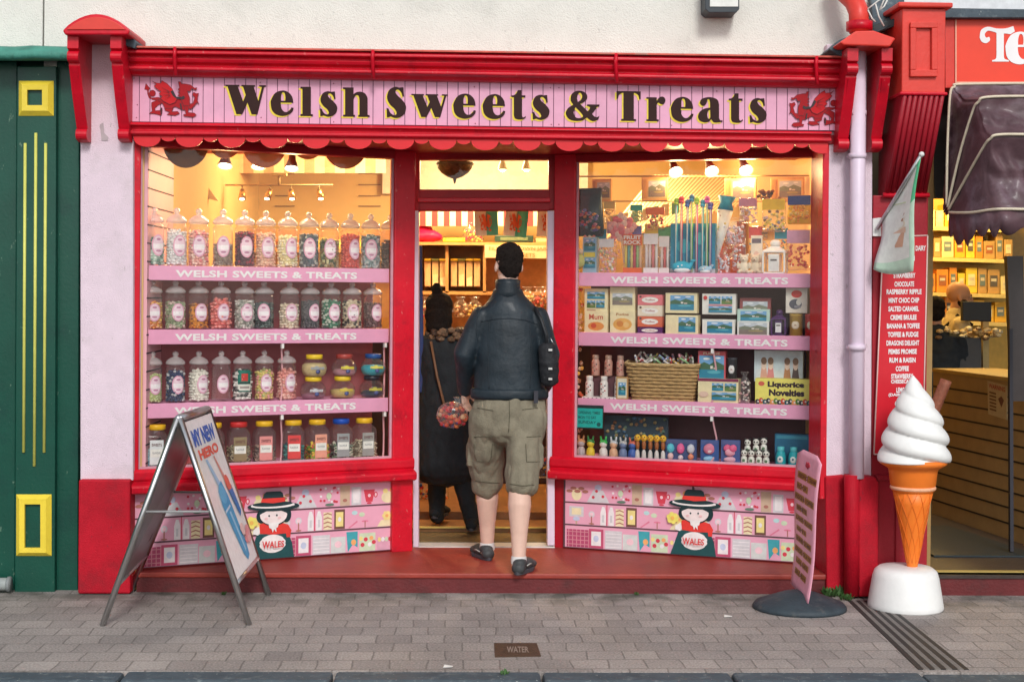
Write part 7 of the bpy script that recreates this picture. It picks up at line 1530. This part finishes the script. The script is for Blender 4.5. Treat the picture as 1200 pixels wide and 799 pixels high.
def face_bits(B,parent,k=1,brow=None):
    mb=MB()
    for x in (-.030,.030): mb.ball((x*k,.083*k,.002*k),(.012*k,.006*k,.006*k),C(.75,.72,.70),2,M=B); mb.ball((x*k,.089*k,.002*k),(.005*k,.003*k,.005*k),BLACK,1,M=B)
    mb.build('eyes',parent); mb=MB(); mb.ball((0,.094*k,-.062*k),(.022*k,.006*k,.004*k),C(.45,.16,.14),2,M=B)
    for x in (-.030,.030): mb.ball((x*k,.089*k,.020*k),(.017*k,.006*k,.004*k),brow or C(.05,.03,.02),1,M=B)
    mb.build('brows_and_lips',parent)
# ---- the man stepping into the shop
J=Vector((P(590,672,.15).x,.18,ZS))
man=root('person','man in dark leather jacket and khaki cargo shorts seen from behind stepping into the doorway','person',J)
fwd=Vector((-.10,1,0)).normalized()
hc=P(596,312,.27)
mb=MB(); B=head_geo(mb,hc+Vector((0,0,.008)),Vector((-.25,1,-.10)))
mb.limb([hc+Vector((0,-.012,-.05)),P(595,340,.25),P(595,352,.24)],[(.056,.058),(.057,.060),(.09,.07)],SKIN,16)
mb.limb([P(595,356,.24),P(597,400,.23),P(597,450,.22),P(597,485,.21)],[(.09,.06),(.15,.09),(.15,.10),(.16,.11)],SKIN,16)
shL,elL,wrL=P(565,367,.24),P(545,414,.22),P(545,457,.36)
shR,elR,wrR=P(628,368,.24),P(644,416,.22),P(638,452,.42)
for a,b_,c in ((shL,elL,wrL),(shR,elR,wrR)): mb.limb([a+Vector((0,0,-.06)),b_,c],[.036,.036,.028],SKIN,12)
hand(mb,wrL,Vector((.02,.25,-1)),Vector((.5,1,0)),.95); hand(mb,wrR,Vector((.0,.8,-.3)),Vector((-1,.2,.3)),.8)
kL,aL_,kR,aR_=P(571,556,.40),P(571,640,.425),P(609,562,.10),P(608,655,.0)
for hp,kn,an in ((P(574,486,.23),kL,aL_),(P(620,486,.19),kR,aR_)):
    md_=kn.lerp(an,.32)+Vector((0,-.012,0)); mb.limb([hp,kn,md_,kn.lerp(an,.70),an,an+Vector((0,0,-.03))],[.085,.060,(.066,.070),.047,.038,.042],SKIN,16)
body=remesh('body',mb,.0065,SKIN,man,3)
face_bits(B,man)
HAIR=mk('dark_hair',(.018,.013,.011),.85,.6,90,1.0,220,spec=.15)
mb=MB(); 
for p,r_ in (((0,-.018,.040),(.080,.095,.088)),((0,-.045,-.005),(.070,.062,.070)),((0,-.052,-.045),(.052,.045,.045)),((0,.03,.085),(.066,.06,.040))): mb.ball(p,r_,HAIR,3,M=B)
remesh('hair',mb,.006,HAIR,man,2,.006,.014)
LEATH=mk('dark_leather',(.010,.019,.027),.56,.4,5,.3,50,coat=.05,dirt=(.025,.042,.054,.6),ds=3)
mb=MB()
mb.limb([P(595,345,.245),P(595,354,.24),P(596,366,.24),P(597,385,.235),P(597,415,.225),P(597,440,.22),P(597,458,.215)],[(.092,.075),(.130,.09),(.180,.108),(.192,.122),(.192,.125),(.200,.128),(.206,.13)],LEATH,28)
for sh,el,wr in ((shL,elL,wrL),(shR,elR,wrR)):
    mb.limb([sh+Vector((0,0,-.01)),sh.lerp(el,.5),el,el.lerp(wr,.5),wr],[(.064,.078),(.066,.074),(.065,.070),(.057,.06),(.046,.048)],LEATH,18)
jk=remesh('leather_jacket',mb,.009,LEATH,man,7,.006,.20,fold=.8)
mb=MB(); rings=[]
for v,rx,ry,yy in ((352,.092,.082,.245),(344,.078,.076,.245),(335,.072,.074,.247),(329,.073,.076,.25)):
    c=P(595,v,yy); rings.append([c+Vector((rx*math.cos(a),ry*math.sin(a),.012*math.sin(a)*-1)) for a in [2*math.pi*k/24 for k in range(24)]])
mb.loft(rings,LEATH,cap=False); ob=mb.build('jacket_collar',man); md=ob.modifiers.new('s','SOLIDIFY'); md.thickness=.008
mb=MB(); rings=[]
for v,f in ((455,1.0),(457,1.03),(464,1.035),(467,1.0)):
    c=P(597,v,.215); rings.append([c+Vector((.217*f*math.cos(a),.134*f*math.sin(a),0)) for a in [2*math.pi*k/36 for k in range(36)]])
mb.loft(rings,LEATH,cap=False); ob=mb.build('jacket_waistband',man); md=ob.modifiers.new('s','SOLIDIFY'); md.thickness=.006
mb=MB(); 
for (u0,v0,u1,v1) in ((645,396,649,404),(648,424,645,432),(651,436,648,446)): mb.tube([P(u0,v0,.14),P(u1,v1,.14)],.0035,METAL,6)
mb.build('zip_fastening',man)
KH=mk('khaki_cotton',(.215,.19,.135),.9,.22,10,.5,130,dirt=(.14,.125,.09,.5),ds=6)
mb=MB()
mb.limb([P(597,462,.215),P(597,478,.21),P(597,498,.21)],[(.198,.125),(.212,.145),(.205,.145)],KH,28)
for pts,rad in (([P(574,488,.22),P(570,520,.29),P(570,548,.36),P(571,567,.385)],[(.112,.125),(.108,.12),(.098,.108),(.094,.100)]),([P(619,488,.20),P(614,522,.16),P(612,548,.12),P(612,569,.085)],[(.112,.125),(.106,.12),(.098,.108),(.095,.102)])):
    mb.limb(pts,rad,KH,22)
    p=pts[1].lerp(pts[2],.5); sx_=-1 if p.x<J.x+.03 else 1; mb.box(p.x+sx_*.098-.016,p.x+sx_*.098+.016,p.y-.05,p.y+.06,p.z-.06,p.z+.07,KH)
sh_o=remesh('cargo_shorts',mb,.008,KH,man,4,.010,.10,fold=.42)
mb=MB(); mb.box(-.012,.012,-.012,.012,-.02,.05,C(.03,.03,.035),Matrix.Translation(P(628,468,.08))); mb.build('belt_loop',man)
SHOE=mk('shoe_leather',(.045,.048,.050),.5,.3,30,.3,80)
def shoe(par,ank,ang,z0,m=SHOE,k=1.0,lace=True,rollx=0):
    f=Vector((math.sin(ang),math.cos(ang),0)); s=Vector((f.y,-f.x,0)); c=Vector((ank.x,ank.y,z0))
    mb=MB(); Q=lambda x,y,z:c+s*x*k+f*y*k+Vector((0,0,z*k))
    for p,r_ in (((0,-.045,.035),(.040,.038,.036)),((0,-.02,.062),(.040,.045,.030)),((0,.05,.040),(.043,.07,.038)),((.004,.13,.030),(.050,.065,.028)),((.004,.09,.040),(.046,.07,.034))):
        cc=Q(*p); M_=Matrix.Translation(cc)@Matrix(((s.x,f.x,0,0),(s.y,f.y,0,0),(0,0,1,0),(0,0,0,1))); mb.ball((0,0,0),tuple(v*k for v in r_),m,3,M=M_)
    ob=remesh('shoe',mb,.006,m,par,2)
    mb=MB(); out=[Q(x,y,0.0) for x,y in [(.042*math.sin(t)*(1 if math.cos(t)<0 else 1.22),.055+ .135*(-math.cos(t))*-1 -.0) for t in [2*math.pi*j/24 for j in range(24)]]]
    mb.prism(out,(0,0,.022*k),C(.05,.05,.052,.7)); mb.build('sole',ob,bevel=.003)
    if lace: mb=MB(); mb.tube([Q(-.038,-.01,.045),Q(-.046,.03,.05),Q(-.045,.06,.045)],.004,C(.35,.34,.32),6); mb.tube([Q(.038,-.01,.045),Q(.046,.03,.05),Q(.045,.06,.045)],.004,C(.35,.34,.32),6); mb.build('strap',ob)
shoe(man,aL_+Vector((-.012,0,0)),-.35,ZS+.001); shoe(man,aR_+Vector((.012,.0,0)),.32,ZS+.001)
mb=MB()
for an in (aL_,aR_): 
    c=Vector((an.x,an.y,ZS+.075)); mb.lathe([(.044,-.02),(.045,.0),(.042,.018),(.040,.022)],C(.62,.60,.58,.9),18,M=Matrix.Translation(c),cap=False)
mb.build('sock',man)
from mathutils.bvhtree import BVHTree
def seam(par,obj,lines,r_,m,name):
    me=obj.data; off=parent_loc(obj); bv=BVHTree.FromPolygons([v.co+off for v in me.vertices],[list(p.vertices) for p in me.polygons])
    for ln in lines:
        pts=[]; n=max(2,int(max(abs(ln[-1][0]-ln[0][0]),abs(ln[-1][1]-ln[0][1]))/2.5))
        for i in range(n+1):
            t=i/n*(len(ln)-1); a=min(int(t),len(ln)-2); f=t-a; u=ln[a][0]*(1-f)+ln[a+1][0]*f; v=ln[a][1]*(1-f)+ln[a+1][1]*f
            h=bv.ray_cast(CAM,ray(u,v).normalized())
            if h[0] is not None: pts.append(h[0]+h[1]*r_*.3)
        if len(pts)>2: mb=MB(); mb.tube(pts,r_,m,5); mb.build(name,obj)
seam(man,jk,[[(564,377),(580,374),(597,373),(615,375),(630,380)],[(565,358),(559,372),(558,390),(562,408)],[(629,360),(635,375),(636,392),(632,408)],[(574,376),(572,415),(573,455)],[(620,377),(623,415),(621,455)]],.0028,LEATH,'seam')
KHS=mk('khaki_stitch',(.10,.09,.06),.9)
seam(man,sh_o,[[(597,467),(597,490),(596,506)],[(556,512),(566,511),(577,512)],[(556,520),(557,540),(575,541),(577,520)],[(617,512),(634,511)],[(616,520),(617,541),(632,541)],[(557,563),(572,565),(585,566)],[(598,567),(612,569),(626,568)],[(560,478),(578,481)],[(612,480),(630,478)]],.0026,KHS,'stitched_seam')
sbg=root('shoulder_bag','small black shoulder bag with metal buckles hanging at the right elbow of the man','bag',P(643,450,.10))
mb=MB(); cB=P(643,424,.13); mb.limb([P(641,408,.13),P(643,425,.12),P(644,446,.13)],[(.050,.045),(.058,.055),(.052,.045)],BLACK,16); remesh('bag_body',mb,.006,mk('black_nylon',(.014,.015,.018),.7,.3,30,.4,120),sbg,3,.003,.03)
for v in (410,432,444): MB().box(*sum([[P(645+dx,v,.06)[0]] for dx in (-2.2,2.2)],[]),.062,.068,P(645,v+1.2,.06).z,P(645,v-1.2,.06).z,METAL).build('buckle',sbg)
mb=MB(); mb.tube([P(627,361,.17),P(634,374,.125),P(640,392,.11),P(641,406,.12)],.011,BLACK,6); mb.build('strap',sbg)
# bag of sweets in the left hand
hb_=wrL+Vector((.0,.02,-.09)); bag=root('held_sweet_bag','clear bag of orange and red wrapped sweets held by the man in shorts','bag',P(530,503,.34))
mb=MB(); c=P(530,486,.33); 
mb.ball((0,0,0),(.092,.055,.078),CELLO,3,M=Matrix.Translation(c)); mb.tube([c+Vector((.02,0,.07)),c+Vector((.055,.0,.085)),hb_+Vector((-.01,0,-.0))],[.04,.022,.014],CELLO,10); mb.build('wrapper',bag)
mb=MB(); q=random.Random(9)
for k in range(75):
    v=Vector((q.gauss(0,1),q.gauss(0,1),q.gauss(0,1))).normalized(); mb.ball(c+Vector((v.x*.080*(1-.18*max(v.z,0)),v.y*.044,v.z*.066-.012*abs(v.x))),q.uniform(.012,.019),C(*q.choice([(.45,.06,.03),(.50,.13,.04),(.38,.03,.03),(.45,.25,.14),(.05,.07,.22),(.40,.05,.03),(.42,.10,.05),(.30,.02,.03)])),1,smooth=False)
mb.build('sweets',bag)
# ---- dark dressed customer already inside
YB=1.22; FZI=.155
wo=root('person','customer in a long black coat with dark tied up hair ahead of the man','person',Vector((P(528,600,YB).x,YB,FZI)))
DK=mk('black_wool',(.012,.015,.018),.85,.3,12,.3,80)
h2=P(517,364,YB+.02); mb=MB(); B2=head_geo(mb,h2,Vector((.55,.8,-.05)),.94); mb.limb([h2+Vector((0,0,-.07)),P(518,392,YB)],[.046,.05],SKIN,12)
mb.limb([P(519,402,YB),P(522,440,YB),P(524,480,YB)],[(.09,.06),(.13,.09),(.14,.1)],SKIN,14)
for s_,hx in ((-1,508),(1,541)):
    a=P(519+s_*24,402,YB); e=P(519+s_*29,445,YB+.03); w3=P(519+s_*20,470 if s_<0 else 440,YB+.26); mb.limb([a+Vector((0,0,-.06)),e,w3],[.03,.03,.025],SKIN,10); hand(mb,w3,(w3-e),Vector((-s_*1.0,.2,.4)),.8,.92)
fL,fR=P(512,606,YB+.16),P(553,611,YB-.03)
mb.limb([P(514,480,YB),P(512,545,YB+.08),fL],[.075,.055,.038],SKIN,12); mb.limb([P(532,480,YB),P(541,548,YB),fR],[.075,.055,.038],SKIN,12)
remesh('body',mb,.0075,SKIN,wo,3); face_bits(B2,wo,.94)
mb=MB(); 
for p,r_ in (((0,-.02,.035),(.084,.098,.088)),((0,-.055,-.03),(.078,.062,.095)),((0,-.05,.135),(.035,.038,.040)),((.06,-.02,-.05),(.03,.05,.09)),((-.06,-.02,-.05),(.03,.05,.09)),((0,-.06,-.10),(.07,.05,.06))): mb.ball(p,r_,HAIR,3,M=B2)
remesh('hair',mb,.008,HAIR,wo,2,.006,.03)
mb=MB(); mb.limb([P(518,386,YB),P(519,397,YB),P(520,415,YB),P(522,450,YB),P(524,495,YB),P(526,545,YB)],[(.07,.07),(.155,.09),(.19,.115),(.18,.125),(.205,.15),(.235,.17)],DK,24)
for s_ in (-1,1):
    a=P(519+s_*25,402,YB); e=P(519+s_*30,445,YB+.03); w3=P(519+s_*20,470 if s_<0 else 440,YB+.24); mb.limb([a,e,w3],[(.066,.07),.058,.045],DK,14)
remesh('long_coat',mb,.010,DK,wo,4,.009,.09,fold=.5)
mb=MB(); mb.limb([P(513,535,YB+.05),P(512,570,YB+.12),fL],[.085,.062,.05],DK,14); mb.limb([P(537,535,YB),P(545,575,YB),fR],[.085,.062,.05],DK,14); remesh('trousers',mb,.009,DK,wo,3,.004,.05)
shoe(wo,fL,.3,FZI+.048,DK,.95,False); shoe(wo,fR,.1,FZI+.001,DK,.95,False)
mb=MB(); q=random.Random(3)
for k in range(70):
    a=q.uniform(0,6.28); mb.ball(P(524,392,YB)+Vector((.12*math.cos(a),.09*math.sin(a),q.uniform(-.03,.03))),(.03,.03,.022),C(*q.choice([(.10,.06,.035),(.16,.10,.06),(.05,.03,.02)]),rough=.95),1,smooth=False)
mb.build('fur_collar',wo)
mb=MB(); mb.tube([P(505,400,YB-.12),P(512,440,YB-.16),P(522,480,YB-.19),P(530,500,YB-.16)],.008,C(.16,.08,.04),6); mb.build('bag_strap',wo)
# ---- people in the ice cream shop
def standing(name_label,ux,vx,Y,scale,face,shirt,hairc,beard=False,apron=None,arm_fwd=.5,extra=None,skin=SKINT,shirtname='shirt'):
    hc=P(ux,vx,Y); gz=FZ; p=root('person',name_label,'person',Vector((hc.x,hc.y,gz))); H=hc.z-gz; f=Vector(face).normalized(); s=f.cross(Vector((0,0,1))).normalized(); g=lambda a,b_,z:hc+s*a+f*b_+Vector((0,0,z))
    k=scale; mb=MB(); B=head_geo(mb,hc,f,1.0*k,skin); mb.limb([g(0,-.01,-.06*k),g(0,-.02,-.17*k)],[.055*k,.062*k],skin,12)
    mb.limb([g(0,-.02,-.22*k),g(0,-.02,-.45*k),g(0,-.02,-.72*k)],[(.12,.07),(.14,.1),(.15,.11)],skin,16,ref=s)
    arms=[]
    for q_ in (-1,1):
        a=g(q_*.18*k,-.02,-.22*k); e=g(q_*.24*k,.04,-.54*k); w4=g(q_*.16*k,.30*arm_fwd+.04,-.60*k); arms.append((a,e,w4)); mb.limb([a,e,w4],[.045,.038,.028],skin,12); hand(mb,w4,(w4-e),s*-q_+Vector((0,0,.5)),.8,.95)
        ft=g(q_*.10,-.02,-H+.09); mb.limb([g(q_*.09,-.02,-.72*k),g(q_*.10,.0,-(H+.72*k)/2),ft],[.085,.058,.04],skin,12)
    remesh('body',mb,.0085,skin,p,3); face_bits(B,p,k)
    mb=MB(); mb.limb([g(0,-.02,-.145*k),g(0,-.02,-.185*k),g(0,-.02,-.29*k),g(0,-.02,-.52*k),g(0,-.02,-.76*k)],[(.09,.08),(.17,.10),(.205,.12),(.195,.125),(.185,.125)],shirt,22,ref=s)
    for a,e,w4 in arms: mb.limb([a,a.lerp(e,.75)],[(.07,.075),(.062,.066)],shirt,14)
    remesh(shirtname,mb,.010,shirt,p,3,.005,.07,fold=1)
    mb=MB()
    for q_ in (-1,1): mb.limb([g(q_*.09,-.02,-.74*k),g(q_*.10,.0,-(H+.72*k)/2),g(q_*.10,-.02,-H+.10)],[(.10,.11),.078,.065],DK,14)
    remesh('trousers',mb,.011,DK,p,3)
    for q_ in (-1,1): shoe(p,g(q_*.10,-.02,0),math.atan2(f.x,f.y),gz+.001,DK,1.0,False)
    if hairc: mb=MB(); [mb.ball(tuple(v*k for v in pp),tuple(v*k for v in rr),hairc,3,M=B) for pp,rr in (((0,-.018,.045),(.083,.098,.085)),((0,-.05,-.01),(.072,.062,.07)))]; remesh('hair',mb,.008,hairc,p,2,.004,.02)
    if beard: mb=MB(); [mb.ball(tuple(v*k for v in pp),tuple(v*k for v in rr),HAIR,3,M=B) for pp,rr in (((0,.060,-.085),(.055,.052,.050)),((.045,.02,-.055),(.022,.045,.04)),((-.045,.02,-.055),(.022,.045,.04)))]; remesh('beard',mb,.007,HAIR,p,2,.003,.02)
    if apron: 
        mb=MB(); 
        for q_ in (-1,1): mb.tube([g(q_*.06,-.15,-.42),g(q_*.11,-.13,-.26),g(q_*.10,-.03,-.155),g(q_*.07,.09,-.22)],.014,DK,8)
        mb.build('apron_strap',p)
standing('bald bearded shopkeeper in a cream shirt and dark apron facing right behind the till',1124,347,3.35,1.0,(1,-.15,-.1),C(.62,.50,.28,.9),None,True,True,.6)
standing('dark haired customer in black standing at the left edge of the yellow lit shop',1095,366,2.9,.98,(.2,1,-.1),C(.02,.025,.03,.9),HAIR,False,None,.3,skin=SKINT,shirtname='jacket')

# ---- weeds and litter at the foot of the shops
WG_=mk('weed_leaf',(.05,.12,.03),.7,.4,40)
for i,(u,v,k,lb) in enumerate(((976,699,1.2,'green weed clump growing where the right plinth meets the paving'),(990,703,.8,'small weed beside the red foot of the drainpipe'),(262,697,.35,'tiny weed at the left end of the red step'),(745,697,.3,'tiny weed at the foot of the red step right of the man'),(592,790,.4,'tiny yellow green weed in the kerb joint'))):
    g_=G(u,v); q=random.Random(i); mb=MB()
    for j in range(int(22*k)+5):
        a=q.uniform(0,6.28); L_=q.uniform(.02,.055)*k+.008; b=g_+Vector((q.uniform(-.04,.04)*k,q.uniform(-.02,.01),0)); d=Vector((math.cos(a)*.7,math.sin(a)*.5,q.uniform(.6,1.4))).normalized(); sd=Vector((-math.sin(a),math.cos(a),0))*L_*.22
        mb.add([b,b+d*L_*.5+sd,b+d*L_,b+d*L_*.5-sd],[(0,1,2,3)],WG_)
    tag(mb.build('weed'),lb,'weed')
for i,(u,v,lb) in enumerate(((853,723,'small white scrap of paper on the paving left of the rubber base'),(525,782,'tiny white scrap of paper near the kerb left of the access cover'))):
    g_=G(u,v); mb=MB(); mb.prism([g_+Vector((x*.022,y*.02,.004+z*.006)) for x,y,z in ((-1,-.6,0),(.9,-.8,.5),(1,.7,0),(-.7,.9,.8))],(0,0,.0015),C(.75,.75,.72)); tag(mb.build('paper_scrap'),lb,'litter')
